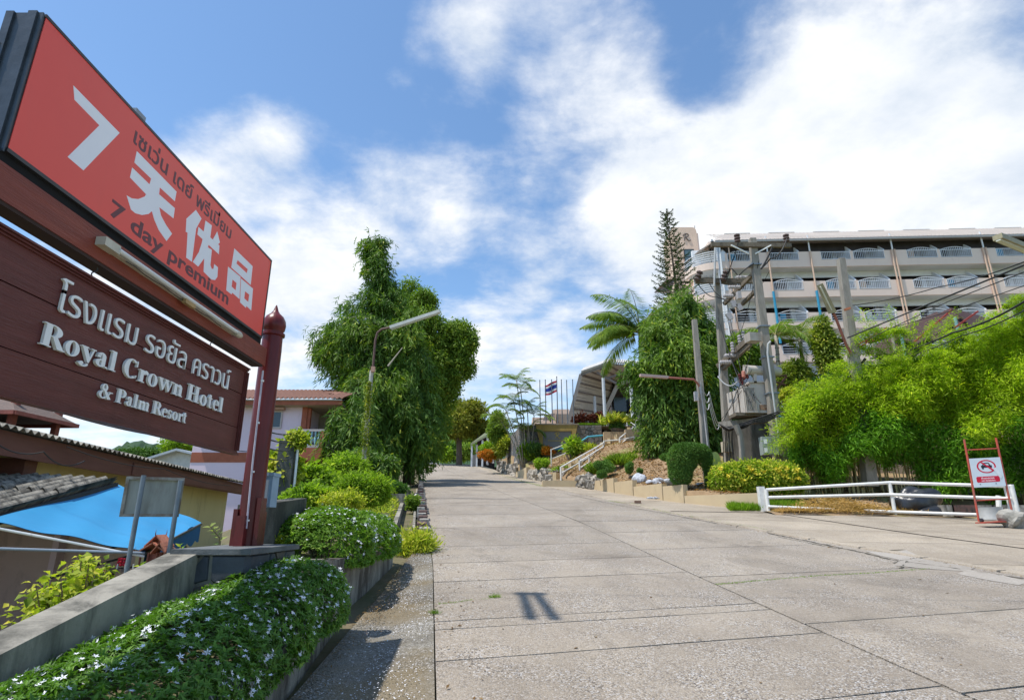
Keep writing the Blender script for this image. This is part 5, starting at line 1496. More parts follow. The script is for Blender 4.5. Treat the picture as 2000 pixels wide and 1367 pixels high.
for nm, v0, v1, m in (('red_stripe', 0, 1 / 6, mat('flag red', (.55, .02, .04), (.5, .02, .04), 3, .8)), ('white_stripe', 1 / 6, 1 / 3, mat('flag white', (.8, .8, .8), (.75, .75, .78), 3, .8)), ('blue_stripe', 1 / 3, 2 / 3, mat('flag blue', (.02, .05, .32), (.02, .04, .28), 3, .8)), ('white_stripe', 2 / 3, 5 / 6, MATS['flag white']), ('red_stripe', 5 / 6, 1, MATS['flag red'])):
    mb = MB(); mb.grid(lambda u, v: flg(u, v0 + (v1 - v0) * v), 16, 3); mb.build(nm, m, fgo, smooth=True)

# entrance canopy
ec = thing('entrance_canopy', 'steel hotel entrance canopy with steep slatted side roof and white columns', 'canopy', (8, 52, 7.6))
M_under = mat('canopy underside sheet', (.66, .58, .48), (.58, .5, .42), 2, .8, .2, 20, stretch=(6, 1, 1))
M_girder = mat('brown grey girder', (.26, .21, .18), (.2, .16, .14), 3, .7)
M_wcol = mat('white steel column', (.66, .68, .70), (.58, .6, .62), 3, .5)
# side slope (leaning from low left to ridge): near edge polygon
SL = [P(1108, 832, 52), P(1135, 733, 50), P(1187, 716, 49)]
e0, e1, e2 = P(1108, 832, 51.0), P(1134.5, 731, 51.0), P(1188, 712, 51.0)
e3 = P(1300, 722, 51.0)
f0, f1, f2, f3 = P(1178, 836, 60), P(1206, 752, 60), P(1238, 740, 60), P(1300, 745, 60)
def sheet(name, a, b, c, d, n, rows, m):
    mb = MB(); mb.add([a, b, c, d], [(0, 1, 2, 3)]); 
    nrm = (b - a).cross(d - a).normalized() * .03
    mb.add([a + nrm, b + nrm, c + nrm, d + nrm], [(3, 2, 1, 0)])
    mb.build(name, m, ec)
    for i in range(rows + 1):
        t = i / rows; p = a.lerp(b, t); q = d.lerp(c, t)
        MB().beam(p - nrm * 2.2, q - nrm * 2.2, .09, .14).build('purlin', M_girder, ec)
sheet('roof_sheet', e0, e1, f1, f0, 0, 6, M_under)
sheet('roof_sheet', e1, e2, f2, f1, 0, 3, M_under)
sheet('roof_sheet', e2, e3, f3, f2, 0, 3, M_under)
for i in range(15):       # lap joints of the slope sheets
    t = (i + .5) / 15; MB().beam(e0.lerp(e1, t) + Vector((.02, -.02, 0)), f0.lerp(f1, t) + Vector((.02, -.02, 0)), .03, .03).build('seam', M_girder, ec)
MB().beam(e0, e1, .10, .30).build('edge_beam', mat('grey brown edge beam', (.30, .27, .24), (.25, .22, .2), 3, .7), ec)
MB().beam(e1, e2, .10, .25).build('edge_beam', MATS['grey brown edge beam'], ec)
M_metalroof = mat('pale metal roof', (.55, .53, .49), (.46, .44, .41), 2, .5, .1, 20, stain=(.3, .25, .2, .5))
for (a, b, n) in ((e1, e2, 18), (e2, e3, 26)):        # standing ribs of the roof edge
    for i in range(n):
        p = a.lerp(b, (i + .5) / n)
        MB().beam(p + Vector((0, -.2, .16)), p + Vector((.42, 1.2, .85)), .12, .2).build('roof_rib', M_metalroof, ec)
mb = MB(); mb.hexa([e1 + Vector((0, -.1, .06)), e2 + Vector((0, -.1, .06)), e2 + Vector((1.3, 4, 1.0)), e1 + Vector((1.3, 4, 1.0))], [e1 + Vector((0, -.1, .10)), e2 + Vector((0, -.1, .10)), e2 + Vector((1.3, 4, 1.05)), e1 + Vector((1.3, 4, 1.05))]); mb.build('roof', M_metalroof, ec)
mb = MB(); mb.hexa([e2 + Vector((0, -.1, .06)), e3 + Vector((0, -.1, .06)), e3 + Vector((1.3, 4, 1.0)), e2 + Vector((1.3, 4, 1.0))], [e2 + Vector((0, -.1, .10)), e3 + Vector((0, -.1, .10)), e3 + Vector((1.3, 4, 1.05)), e2 + Vector((1.3, 4, 1.05))]); mb.build('roof', M_metalroof, ec)
# inner slope facing the door: tan girder
for a, b, w in ((P(1206, 752, 51.4), P(1180, 808, 51.4), .35), (P(1206, 750, 51.3), P(1240, 742, 51.3), .3), (P(1165, 727, 51.2), P(1206, 750, 51.2), .2), (P(1187, 738, 51.3), P(1240, 722, 51.3), .16)):
    MB().beam(a, b, .12, w).build('girder', M_girder if w < .3 else mat('tan girder', (.40, .33, .26), (.34, .28, .22), 3, .7), ec)
for x, yt, yb2, Yc, r in ((1178, 738, 832, 49.6, .14), (1161, 774, 830, 53, .14), (1149, 798, 829, 56, .13), (1232, 752, 832, 49.8, .15), (1259, 760, 830, 51.0, .15)):
    t = P(x, yt, Yc); b = P(x + 1.5, yb2, Yc)
    MB().tube([(t.x, Yc, 7.3), (t.x, Yc, t.z)], r, 12).build('column', M_wcol, ec, smooth=False)
# dark entrance hall behind
hb = thing('entrance_hall', 'dark glazed entrance hall with grey ramp wall behind the canopy', 'building', (11, 58, 7.6))
q0, q1 = P(1203, 830, 58), P(1300, 740, 58)
MB().box(q0.x, 58, 7.0, q1.x, 64, q1.z).build('wall', mat('dark hall', (.06, .04, .035), (.045, .03, .028), 2, .6), hb)
q0, q1 = P(1202, 801, 57), P(1230, 773, 57)
MB().box(q0.x, 57.6, q0.z, q1.x, 57.98, q1.z).build('window', M_win, hb)
q0, q1 = P(1200, 832, 55), P(1300, 802, 55)
mb = MB(); mb.hexa([(q0.x, 55, 7), (q1.x, 55, 7), (q1.x, 57, 7), (q0.x, 57, 7)], [(q0.x, 55, q1.z - .5), (q1.x, 55, q1.z + .1), (q1.x, 57, q1.z + .1), (q0.x, 57, q1.z - .5)]); mb.build('ramp_wall', mat('grey ramp wall', (.30, .30, .30), (.25, .25, .25), 1, .8), hb)
q0, q1 = P(1236, 800, 56), P(1246, 770, 56)
MB().box(q0.x, 56.2, q0.z, q1.x, 56.4, q1.z).build('pillar', M_wcol, hb)
# peach wing left of the canopy
M_peach = mat('peach render', (.76, .57, .44), (.70, .52, .40), .7, .85, .1, 30, stain=(.42, .28, .2, .5), smin=.55, smax=.75)
pwg = thing('peach_wing', 'low peach hotel wing with flat roof behind the flagpoles', 'building', (4, 66, 7))
for x0, y0, x1, y1, Y in ((1080, 832, 1085, 800, 63.5), (1084, 832, 1112, 799, 65), (1040, 832, 1083, 815, 64)):
    a, b = P(x0, y0, Y), P(x1, y1, Y); MB().box(a.x, Y, 6.5, b.x, Y + 3, b.z).build('wall', M_peach, pwg)
a, b = P(1085.5, 808, 64.8), P(1111, 826, 64.8); MB().box(a.x, 64.9, b.z, b.x, 64.99, a.z).build('opening', mat('shaded tan wall', (.3, .25, .2), (.26, .22, .18)), pwg)
a, b, c, d = P(1064, 811, 62), P(1084, 808, 62), P(1084, 822, 62), P(1060, 822, 62)
for i in range(5):
    t = i / 5; MB().beam(a.lerp(d, t), b.lerp(c, t), .1, .12).build('louvre', M_girder, pwg)
mb = MB(); z_ = P(1060, 815, 63).z; mb.add([P(1036, 832, 63), P(1062, 816, 63), P(1080, 816, 63), P(1080, 832, 63)], [(0, 1, 2, 3)]); mb.build('gable', M_peach, pwg)

# pavilion beyond the crest, left of the bank
pv = thing('roadside_pavilion', 'open sided pavilion with mossy sloping roof beside the top of the road', 'pavilion', P(930, 903, 70))
Yp = 70
a, b, c, d = P(921, 868, Yp), P(962, 838, 62), P(962, 850, 62), P(921, 872, Yp)
mb = MB(); A0, A1 = P(919, 870, 70), P(961, 847, 62); B0, B1 = P(932, 858, 78), P(963, 838, 70)
mb.hexa([A0, A1, B1, B0], [A0 + Vector((0, 0, .25)), A1 + Vector((0, 0, .25)), B1 + Vector((0, 0, .25)), B0 + Vector((0, 0, .25))]); mb.build('roof', mat('mossy roof', (.17, .20, .12), (.12, .13, .08), 1.5, .9, .4, 10), pv)
for x, y, Y in ((921, 904, 70), (931, 904, 69.5), (942, 900, 66), (952, 897, 63.5), (963, 893, 61)):
    q = P(x, y, Y); t = A0.lerp(A1, max(0, (70 - Y) / 10)); MB().box(q.x - .1, Y - .1, q.z - .6, q.x + .1, Y + .1, t.z + .02).build('post', M_wcol, pv)
q0, q1 = P(921, 905, 71), P(931, 888, 71); MB().box(q0.x, 71, q0.z - .3, q1.x, 71.2, q1.z).build('wall', mat('pale pavilion wall', (.45, .4, .36)), pv)
q0, q1 = P(931, 905, 73), P(966, 848, 73); MB().box(q0.x, 73, q0.z - 1, q1.x, 74, q1.z).build('back_wall', MATS['dark hall'], pv)
MB().beam(P(931, 888, 69.4), P(960, 872, 62), .06, .6).build('net_rail', mat('green netting', (.06, .14, .11), (.05, .11, .09), 5), pv)
mb = MB(); q = P(935, 826, 85); mb.hexa([q, P(950, 837, 80), P(950, 839, 80), P(934, 829, 85)], [q + Vector((0, 3, .1)), P(950, 837, 83), P(950, 838, 83), P(934, 828, 88)])
o = mb.build('far_roof', M_metalroof); tag(o, 'narrow pale roof edge showing behind the tree above the pavilion', 'roof')

# parked white car just over the crest
pc = thing('parked_car', 'white car parked past the crest, only its roof and windows showing', 'car', P(840, 905, 92))
q = P(838, 903, 92); zc_ = q.z
prof = [(-2.1, -.9), (-2.1, -.35), (-1.5, -.2), (-.9, .28), (.7, .30), (1.35, -.15), (2.1, -.3), (2.15, -.9)]
mb = MB(); mb.prism([[(a, b) for a, b in prof]], lambda u, v, w: (q.x + u, 92 - w, zc_ + v), -.8, .8, True); smooth_by_angle(mb.build('body', mat('white car paint', (.7, .7, .7), (.66, .66, .66), 1, .2, spec=.6), pc), 30)
mb = MB(); mb.prism([[(-1.25, -.16), (-.8, .2), (.62, .22), (1.1, -.14)]], lambda u, v, w: (q.x + u, 92 - w, zc_ + v), .8, .815); mb.build('side_window', M_win, pc)
for u in (-1.3, 1.3): MB().lathe((q.x + u, 91.0, zc_ - .85), [(.32, 0), (.32, .2)], 16, (0, 1, 0)).build('wheel', M_blackmetal, pc)

# ------------------------------------------------------------------ hotel
ht = thing('hotel_building', 'long peach hotel with four storeys of balconies, arched white railings and pale metal roof', 'building', (40, 56, 8))
M_hw = mat('white soffit paint', (.78, .78, .78), (.72, .72, .73), .6, .85, .1, 30)
M_hp = mat('peach parapet paint', (.80, .64, .54), (.76, .60, .51), .5, .85, .08, 30, stain=(.42, .30, .24, .45), smin=.58, smax=.78, sscale=.5)
M_hd = mat('dark room front and shade', (.035, .028, .028), (.055, .045, .045), .8, .5)
M_hr = mat('white balcony rail', (.72, .74, .78), (.66, .68, .72), 3, .5)
M_pipeo = mat('salmon drain pipe', (.66, .47, .35), (.6, .42, .31), 3, .6)
M_pipeb = mat('blue drain pipe', (.04, .30, .48), (.035, .26, .42), 3, .6)
YB = 56.0; YAW = -.045           # facade swings slightly away to the left
def hx(px, py=560): return ray(px, py)[0] * YB
X1 = hx(1436)
def hq(x, y, z):   # facade coordinates -> world
    return Vector((x, YB + YAW * (x - 40) + y, z))
def fbox(mb, x0, x1, y0, y1, z0, z1):
    return mb.hexa([hq(x0, y0, z0), hq(x1, y0, z0), hq(x1, y1, z0), hq(x0, y1, z0)], [hq(x0, y0, z1), hq(x1, y0, z1), hq(x1, y1, z1), hq(x0, y1, z1)])
kz = YB / 55.0
ZF = [25.66 * kz, 22.3 * kz, 18.85 * kz, 15.4 * kz]       # underside of each parapet band
HP = 1.78
XE = 78.0
colx = [hx(1513), hx(1596), hx(1757), hx(1932)] ; colx += [colx[-1] + 9.4, colx[-1] + 18.4, colx[-1] + 27.5]
opens = [(1420, 1428), (1433, 1490), (1516, 1573), (1617, 1674), (1680, 1740), (1784, 1842), (1848, 1908), (1955, 2012), (2018, 2076), (2125, 2183), (2190, 2248)]
ox = [(hx(a), hx(b)) for a, b in opens]
rail_proto = None
for k, z in enumerate(ZF):
    # parapet band with gaps
    lo = z; gz0 = z + .80; gz1 = z + HP
    fbox(MB(), X1 - 1, XE, 0, .16, lo, gz0).build('parapet', M_hp, ht)
    prev = X1 - 1
    for (a, b) in ox + [(XE, XE)]:
        if a - prev > .05: fbox(MB(), prev, a, 0, .16, gz0, gz1).build('parapet_pier', M_hp, ht)
        prev = b
    fbox(MB(), X1 - 1, XE, .161, 2.6, lo + .05, lo + .30).build('floor_slab', M_hw, ht)
    fbox(MB(), X1 - 1, XE, 1.5, 1.62, lo - .62, lo + .049).build('lintel', M_hw, ht)
    fbox(MB(), X1 - 1, XE, 2.6, 2.8, lo + .3, lo + 3.6).build('room_front_and_shade', M_hd, ht)
    if k == 0: fbox(MB(), X1 - 1, XE, .9, 1.1, lo + 2.2, lo + 3.2).build('room_front_and_shade', M_hd, ht)  # dark sheet added to stand for the shade under the eave
    # sloping party fins and piers
    for j, (a, b) in enumerate(ox):
        for xx in ((b + .1,) if j % 2 else (b + .05,)):
            mb = MB(); mb.prism([[(2.6, lo + .3), (2.6, lo + 3.3), (1.4, lo + 3.2), (.17, lo + 1.95), (.17, lo + .3)]], lambda u, v, w, xx=xx: hq(xx + w, u, v), 0, .16, True); mb.build('party_fin', M_hw, ht)
        cxm = (a + b) / 2; fbox(MB(), b - .5, b, 2.3, 2.59, lo + .3, lo + 3.3).build('room_pier', M_hw, ht)
        if k > 0: fbox(MB(), a + .3, a + 1.0, 2.55, 2.59, lo + .3, lo + 2.6).build('curtain', mat('room curtain', (.22, .24, .28), (.16, .17, .2), 3, .8, stretch=(9, 9, .3)), ht)
    # railings
    for j, (a, b) in enumerate(ox):
        arched = not (k == 0 and j in (2, 3, 7, 8)); w = b - a; bars = k < 2
        mb = MB()
        zb0, zt0 = gz0 + .06, gz1 - .1
        mb.beam(hq(a, .0, zt0), hq(b, .0, zt0), .05, .06); mb.beam(hq(a, .0, zb0), hq(b, .0, zb0), .05, .05)
        mb.beam(hq(a + .03, 0, zb0), hq(a + .03, 0, zt0), .05, .05); mb.beam(hq(b - .03, 0, zb0), hq(b - .03, 0, zt0), .05, .05)
        if arched: mb.tube([hq(a + w * t / 10, 0, zt0 + .33 * math.sin(math.pi * t / 10)) for t in range(11)], .035, 5)
        if bars:
            nb = 17
            for t in range(1, nb): mb.beam(hq(a + w * t / nb, 0, zb0), hq(a + w * t / nb, 0, zt0 + (.33 * math.sin(math.pi * t / nb) if arched else 0)), .035, .035)
        else:
            for zz_ in (.25, .5): mb.beam(hq(a, 0, zb0 + zz_), hq(b, 0, zb0 + zz_), .035, .035)
        mb.build('balcony_railing', M_hr, ht)
# drain pipes
for i, x in enumerate(colx):
    for dx in ((0,) if i < 2 else (-.16, .16)):
        MB().tube([hq(x + dx, -.12, ZF[2] + .2 if i < 2 else ZF[2] - 1), hq(x + dx, -.12, ZF[0] + HP)], .085, 8).build('drain_pipe', M_pipeo, ht)
    if i < 2: MB().tube([hq(x, -.13, ZF[2] - 1.6), hq(x, -.13, ZF[1] + .6)], .13, 8).build('drain_pipe', M_pipeb, ht)
    MB().tube([hq(x, -.05, ZF[0] + HP), hq(x, -.05, ZF[0] + HP + 1.9)], .08, 8).build('column', M_hw, ht)
for k, j, t in ((0, 1, .2), (0, 5, .6), (1, 3, .15), (1, 6, .5), (2, 2, .3), (2, 4, .65), (1, 8, .3), (0, 7, .1), (2, 0, .1), (1, 4, .7)):
    a, b = ox[j]; z = ZF[k]; x = a + (b - a) * t; fbox(MB(), x, x + .8, 2.2, 2.55, z + 1.5, z + 2.1).build('air_conditioner', M_wcol, ht)
    fbox(MB(), a + .5, a + 1.1, .5, .53, z + .9, z + 1.9).build('towel', [M_hw, MATS['blue drain pipe'], MATS['salmon drain pipe']][(k + j) % 3], ht)
# base, roof
fbox(MB(), X1 - 1, XE, .6, 3, 2, ZF[3] + .0).build('base_wall', mat('pale blue grey wall', (.42, .46, .52), (.36, .4, .46), .6, .85), ht)
fbox(MB(), X1 - 1, XE, 2.8, 12, 4, ZF[0] + 4.6).build('body', M_hp, ht)
ze0 = P(1660, 468.5, YB).z; zr0 = P(1660, 453, YB + 3).z
fbox(MB(), X1 - 1.4, XE, -.5, -.3, ze0 - .12, ze0 + .12).build('eave_gutter', mat('grey gutter', (.34, .35, .35), (.3, .3, .3)), ht)
mb = MB(); mb.hexa([hq(X1 - 1.4, -.5, ze0 + .05), hq(XE, -.5, ze0 + .05), hq(XE, 5.5, zr0 + 1.15), hq(X1 + 1.5, 5.5, zr0 + 1.15)], [hq(X1 - 1.4, -.5, ze0 + .13), hq(XE, -.5, ze0 + .13), hq(XE, 5.5, zr0 + 1.3), hq(X1 + 1.5, 5.5, zr0 + 1.3)])
mb.build('roof', mat('pale brown metal roof', (.56, .50, .45), (.50, .45, .41), 1.2, .6, .2, 20, stretch=(4, .3, .3)), ht)
for i in range(120):
    x = X1 - 1 + i * .42; MB().beam(hq(x, -.5, ze0 + .16), hq(x + (1.2 if i < 2 else 0), 5.4, zr0 + 1.33), .04, .05).build('roof_rib', MATS['pale brown metal roof'], ht)
mb = MB(); mb.add([hq(X1 - 1.4, -.5, ze0 + .1), hq(X1 + 1.5, 5.5, zr0 + 1.28), hq(X1 - 3.4, 5.5, ze0 - .2), hq(X1 - 2.6, 1.5, ze0 - .1)], [(0, 1, 2, 3)]); mb.build('roof', MATS['pale brown metal roof'], ht)
for i in range(9): fbox(MB(), X1 + i * 5.2 + 2, X1 + i * 5.2 + 5.0, 5.4, 5.6, zr0 + 1.25, zr0 + 1.44).build('ridge_cap', MATS['pale brown metal roof'], ht)
# rounded left end
for k, z in enumerate(ZF):
    cxr, cyr, rr_ = X1 - 1, 2.9, 2.9
    def arcp(a, r=rr_): return hq(cxr - r * math.sin(a), cyr - r * math.cos(a), 0)
    n = 12
    for i in range(n):
        a0, a1 = R(92) * i / n, R(92) * (i + 1) / n
        q = [arcp(a0, rr_), arcp(a1, rr_), arcp(a1, rr_ - .16), arcp(a0, rr_ - .16)]
        if i == 0: mb = MB()
        mb.hexa([Vector((p.x, p.y, z)) for p in q[::-1]], [Vector((p.x, p.y, z + .78)) for p in q[::-1]])
    mb.build('rounded_parapet', M_hp, ht)
    for h in (1.0, 1.25, 1.5, 1.75, 2.0):
        MB().tube([arcp(R(92) * i / 14) + Vector((0, 0, z + h)) for i in range(15)], .045, 6).build('curved_rail', M_hr, ht)
    mb = MB(); pts_ = [arcp(R(92) * i / 12, rr_ - .17) for i in range(13)] + [hq(cxr, cyr, 0)]
    mb.prism([[(p.x, p.y) for p in pts_]], lambda u, v, w: (u, v, w), z + .05, z + .3, True); mb.build('rounded_slab', M_hw, ht)
    fbox(MB(), X1 - 3.0, X1 - 1, 2.5, 2.89, z + .3, z + 3.4).build('end_wall', M_hw, ht)
    fbox(MB(), X1 - 1.2, X1 - .9, -.02, .3, z - 1.7 if k == 3 else z - 3.4, z).build('corner_column', M_hw, ht)
fbox(MB(), X1 - 1.2, X1 - .9, -.02, .3, ZF[0], ze0).build('corner_column', M_hw, ht)
for dx in (-.9, .05): MB().tube([hq(X1 + dx, -.1, ZF[3]), hq(X1 + dx, -.1, ze0 - .1)], .07, 6).build('drain_pipe', M_pipeo if dx > 0 else M_hw, ht)

# stair tower with monogram
tw = thing('stair_tower', 'tall peach tower with rounded shoulders, strip window and script letter near its top', 'tower', (24, 70, 8))
YT = 70
a, b = P(1318, 560, YT), P(1364, 560, YT); zt1 = P(1345, 444, YT).z
xm0, xm1 = P(1316, 470, YT).x, P(1362, 470, YT).x
mb = MB(); out = [(xm0, 6), (xm1, 6)] + [(xm1 - .5 + .5 * math.cos(t), zt1 - .7 + .7 * math.sin(t)) for t in [i * math.pi / 2 / 6 for i in range(7)]] + [(xm0, zt1)]
mb.prism([out], lambda u, v, w: (u, YT - w, v), -5, 0, True); mb.build('shaft', M_peach, tw)
mb = MB(); mb.box(xm1 - .02, YT + .15, 6, xm1 + .25, YT + 4, zt1 - .8); mb.build('side_band', M_hp, tw)
w0, w1 = P(1341, 545, YT), P(1354, 488, YT)
st_ = MB().box(w0.x, YT - .05, w0.z, w1.x, YT - .001, w1.z).build('strip_window', glassmat('green glass', (.10, .16, .17), .1), tw)
for i in range(5):
    z = w0.z + (w1.z - w0.z) * i / 4; MB().box(w0.x - .05, YT - .09, z - .04, w1.x + .05, YT - .051, z + .04).build('frame', M_blackmetal, st_)
for x in (w0.x, w1.x): MB().box(x - .06, YT - .085, w0.z, x + .06, YT - .052, w1.z).build('frame', M_blackmetal, st_)
q0, q1 = P(1334, 471, YT), P(1347, 457, YT)
mb = MB(); script_R(mb, lambda u, v, d: (q0.x + u * (q1.x - q0.x), YT - .06 - d, q0.z + v * (q1.z - q0.z)), .055, 0); mb.build('script_letter', mat('dark grey letter', (.12, .10, .10)), tw)
for x in (1338, 1345, 1352): q = P(x, 444, YT + 1); MB().box(q.x - .12, YT + .9, zt1, q.x + .12, YT + 1.1, zt1 + .25).build('roof_spike', M_girder, tw)
MB().tube([P(1357, 446, YT + 1), P(1357, 441, YT + 1)], .04, 5).build('aerial', M_blackmetal, tw)
lw = thing('low_roof_block', 'brown roofed low block and peach wall at the foot of the tower', 'building', (24, 66, 8))
a, b = P(1296, 600, 64), P(1380, 575, 64)
MB().box(a.x, 64, 6, b.x, 66, P(1330, 600, 64).z).build('wall', M_peach, lw)
mb = MB(); mb.add([P(1277, 572, 66), P(1302, 545, 66), P(1318, 545, 67), P(1310, 573, 66)], [(0, 1, 2, 3)]); mb.build('roof', M_girder, lw)
a, b = P(1362, 720, 66), P(1376, 600, 66); MB().box(a.x, 66, 6, b.x, 68, P(1370, 540, 66).z).build('wall', M_peach, lw)

# dark roofed shelter behind the bamboo
sh = thing('shelter', 'dark brown roofed shelter on thin pale posts behind the bamboo hedge', 'shelter', (26, 34, 4))
M_dkroof = mat('dark brown roof', (.075, .038, .03), (.055, .03, .025), 3, .7, .3, 12, stretch=(6, 1, 1))
Ys = 33
for (a, b, c, d) in (((1780, 642), (1858, 604), (1902, 640), (1824, 668)), ((1858, 604), (1962, 634), (1990, 665), (1902, 645)), ((1690, 690), (1790, 630), (1830, 662), (1760, 720)), ((1735, 655), (1830, 612), (1862, 640), (1790, 676))):
    pa, pb, pc2, pd2 = P(*a, Ys + 1), P(*b, Ys + 3), P(*c, Ys), P(*d, Ys - 1)
    mb = MB(); mb.hexa([pa, pd2, pc2, pb], [p + Vector((0, 0, .12)) for p in (pa, pd2, pc2, pb)]); mb.build('roof', M_dkroof, sh)
for x, y in ((1757, 640), (1865, 620), (1963, 615)):
    q = P(x, y, Ys - 1.2); MB().tube([(q.x, q.y, 3), q], .085, 8).build('post', mat('teal post', (.24, .42, .42), (.2, .36, .36), 4, .6), sh)
for x, y in ((1740, 645), (1705, 672)):
    q = P(x, y, Ys - 1.6); MB().tube([(q.x, q.y, 3), q], .075, 8).build('post', mat('pale brown post', (.4, .33, .28), (.34, .28, .24), 4, .7), sh)
for x0, y0, x1, y1 in ((1676, 673, 1732, 640), (1678, 678, 1734, 645), (1690, 668, 1706, 664), (1786, 668, 1858, 606), (1865, 640, 1910, 608)):
    MB().beam(P(x0, y0, Ys - 2), P(x1, y1, Ys - 2), .09).build('red_beam', mat('red oxide beam', (.34, .05, .035), (.28, .045, .03), 4, .6), sh)
bwl = thing('boundary_wall', 'plain grey brown rendered wall behind the bamboo hedge', 'wall', (22, 26.5, 0))
MB().box(11.5, 27.2, -1, 60, 27.5, 2.6).build('wall_body', mat('tan boundary render', (.38, .32, .26), (.32, .27, .22), 1, .9), bwl)
# ------------------------------------------------------------------ power poles and transformer station
M_cpole = mat('grey concrete pole', (.33, .30, .255), (.25, .225, .19), 3, .9, .4, 25, stretch=(3, 3, .6), stain=(.14, .12, .10, .6))
M_ins = mat('brown porcelain', (.10, .065, .055), (.14, .10, .09), 9, .3)
M_insg = mat('grey porcelain', (.46, .43, .42), (.36, .33, .33), 9, .3)
M_timb = mat('weathered crossarm', (.20, .165, .12), (.13, .105, .08), 3, .9, .4, 20, stretch=(4, 4, 4), stain=(.06, .05, .04, .7))
def pole(root, px0, py0, px1, py1, Y, w0, w1, zb=None):
    """square tapering pole: top pixel, base pixel"""
    t = P(px0, py0, Y); b = P(px1, py1, Y)
    x = (t.x + b.x) / 2; tx = x + (t.x - b.x) * .5; bx_ = x - (t.x - b.x) * .5; z0 = b.z if zb is None else zb
    h0, h1 = w0 / 2, w1 / 2
    o = MB().hexa([(bx_ - h1, Y - h1, z0), (bx_ + h1, Y - h1, z0), (bx_ + h1, Y + h1, z0), (bx_ - h1, Y + h1, z0)], [(tx - h0, Y - h0, t.z), (tx + h0, Y - h0, t.z), (tx + h0, Y + h0, t.z), (tx - h0, Y + h0, t.z)]).build('pole', M_cpole, root)
    return t, Vector((bx_, Y, z0))
def insulator(root, c, ax, h=.42, r=.13, m=None, n=3):
    prof = [(r * .5, 0)]
    for i in range(n):
        z = h * (i + .15) / n; prof += [(r * .45, z), (r, z + h * .08), (r * .95, z + h * .2 / 1), (r * .5, z + h * .26)]
    prof.append((r * .4, h)); 
    return MB().lathe(c, prof, 10, ax).build('insulator', m or M_ins, root)
YA, YC = 24.0, 26.0
tf = thing('transformer_station', 'twin concrete pole transformer station with timber crossarms, insulators and grey finned transformer', 'transformer station', P(1500, 950, 25))
tA, bA = pole(tf, 1469, 467, 1529, 950, YA, .27, .42)
tB, bB = pole(tf, 1400, 545, 1428, 945, YC, .24, .38)
MB().beam(P(1389, 478, YA - .2), P(1545, 480, YA - .2), .14, .20).build('crossarm', M_timb, tf)
MB().beam(P(1358, 549, YC - .2), P(1472, 549, YC - .2), .14, .24).build('crossarm', M_timb, tf)
MB().beam(P(1395, 549, YC - .2), P(1438, 556, YC - .2) , .12, .14).build('crossarm', M_timb, tf)
for a, b, w in (((1414, 594, YC - .1), (1470, 536, YA + .2), .16), ((1450, 594, YC - .6), (1476, 568, YA + .2), .15), ((1402, 716, YC), (1462, 662, YA + .3), .22), ((1408, 724, YC), (1466, 672, YA + .3), .16)):
    MB().beam(P(*a), P(*b), .14, w).build('crossarm', M_timb, tf)
for x0, x1 in ((1428, 1463), (1506, 1475)):
    MB().beam(P(x0, 479, YA - .3), P(x1, 496, YA - .16), .05).build('arm_brace', M_letter, tf)
for x in (1441, 1537): insulator(tf, P(x, 474, YA - .2), (0, 0, 1), .42, .14)
insulator(tf, P(1391, 474, YA - .2), (0, 0, 1), .16, .08, M_steel, 1)
for x in (1364, 1415): insulator(tf, P(x - 4, 549, YC - .35), (.45, -.1, 1), .55, .16)
for (x0, y0, x1) in ((1437, 542, 1466), (1422, 561, 1446), (1412, 578, 1432)):
    insulator(tf, P(x0, y0, YC - 1.2), (1, 0, 0), (x1 - x0) * .022, .09, M_insg, 5)
for (x0, y0, L_) in ((1405, 708, .5), (1414, 695, .7), (1436, 682, .6)):
    insulator(tf, P(x0, y0, YC - .9), (1, 0, .05), L_, .10, M_insg, 5)
for (x0, y0) in ((1432, 690), (1446, 676), (1453, 668)):
    insulator(tf, P(x0, y0, YC - 1.0), (0, 0, 1), .5, .09, M_insg, 4)
for (x0, y0, x1, y1) in ((1436, 600, 1430, 588), (1447, 606, 1440, 594), (1421, 612, 1428, 624), (1442, 570, 1444, 584)):
    MB().beam(P(x0, y0, YC - 1.4), P(x1, y1, YC - 1.4), .16, .22).build('fuse_cutout', M_insg, tf)
MB().obox(P(1470, 660, YA - .2), (.26, .05, 0), (-.04, .22, 0), (0, 0, .19)).build('junction_box', mat('beige metal box', (.42, .38, .33), (.34, .31, .27), 4, .6, .1, 20, stain=(.25, .18, .12, .5)), tf)
M_tank = mat('grey beige transformer paint', (.52, .47, .41), (.46, .41, .36), 2, .6, .1, 20, stain=(.20, .085, .045, .6), smin=.6, smax=.7, sscale=2.5)
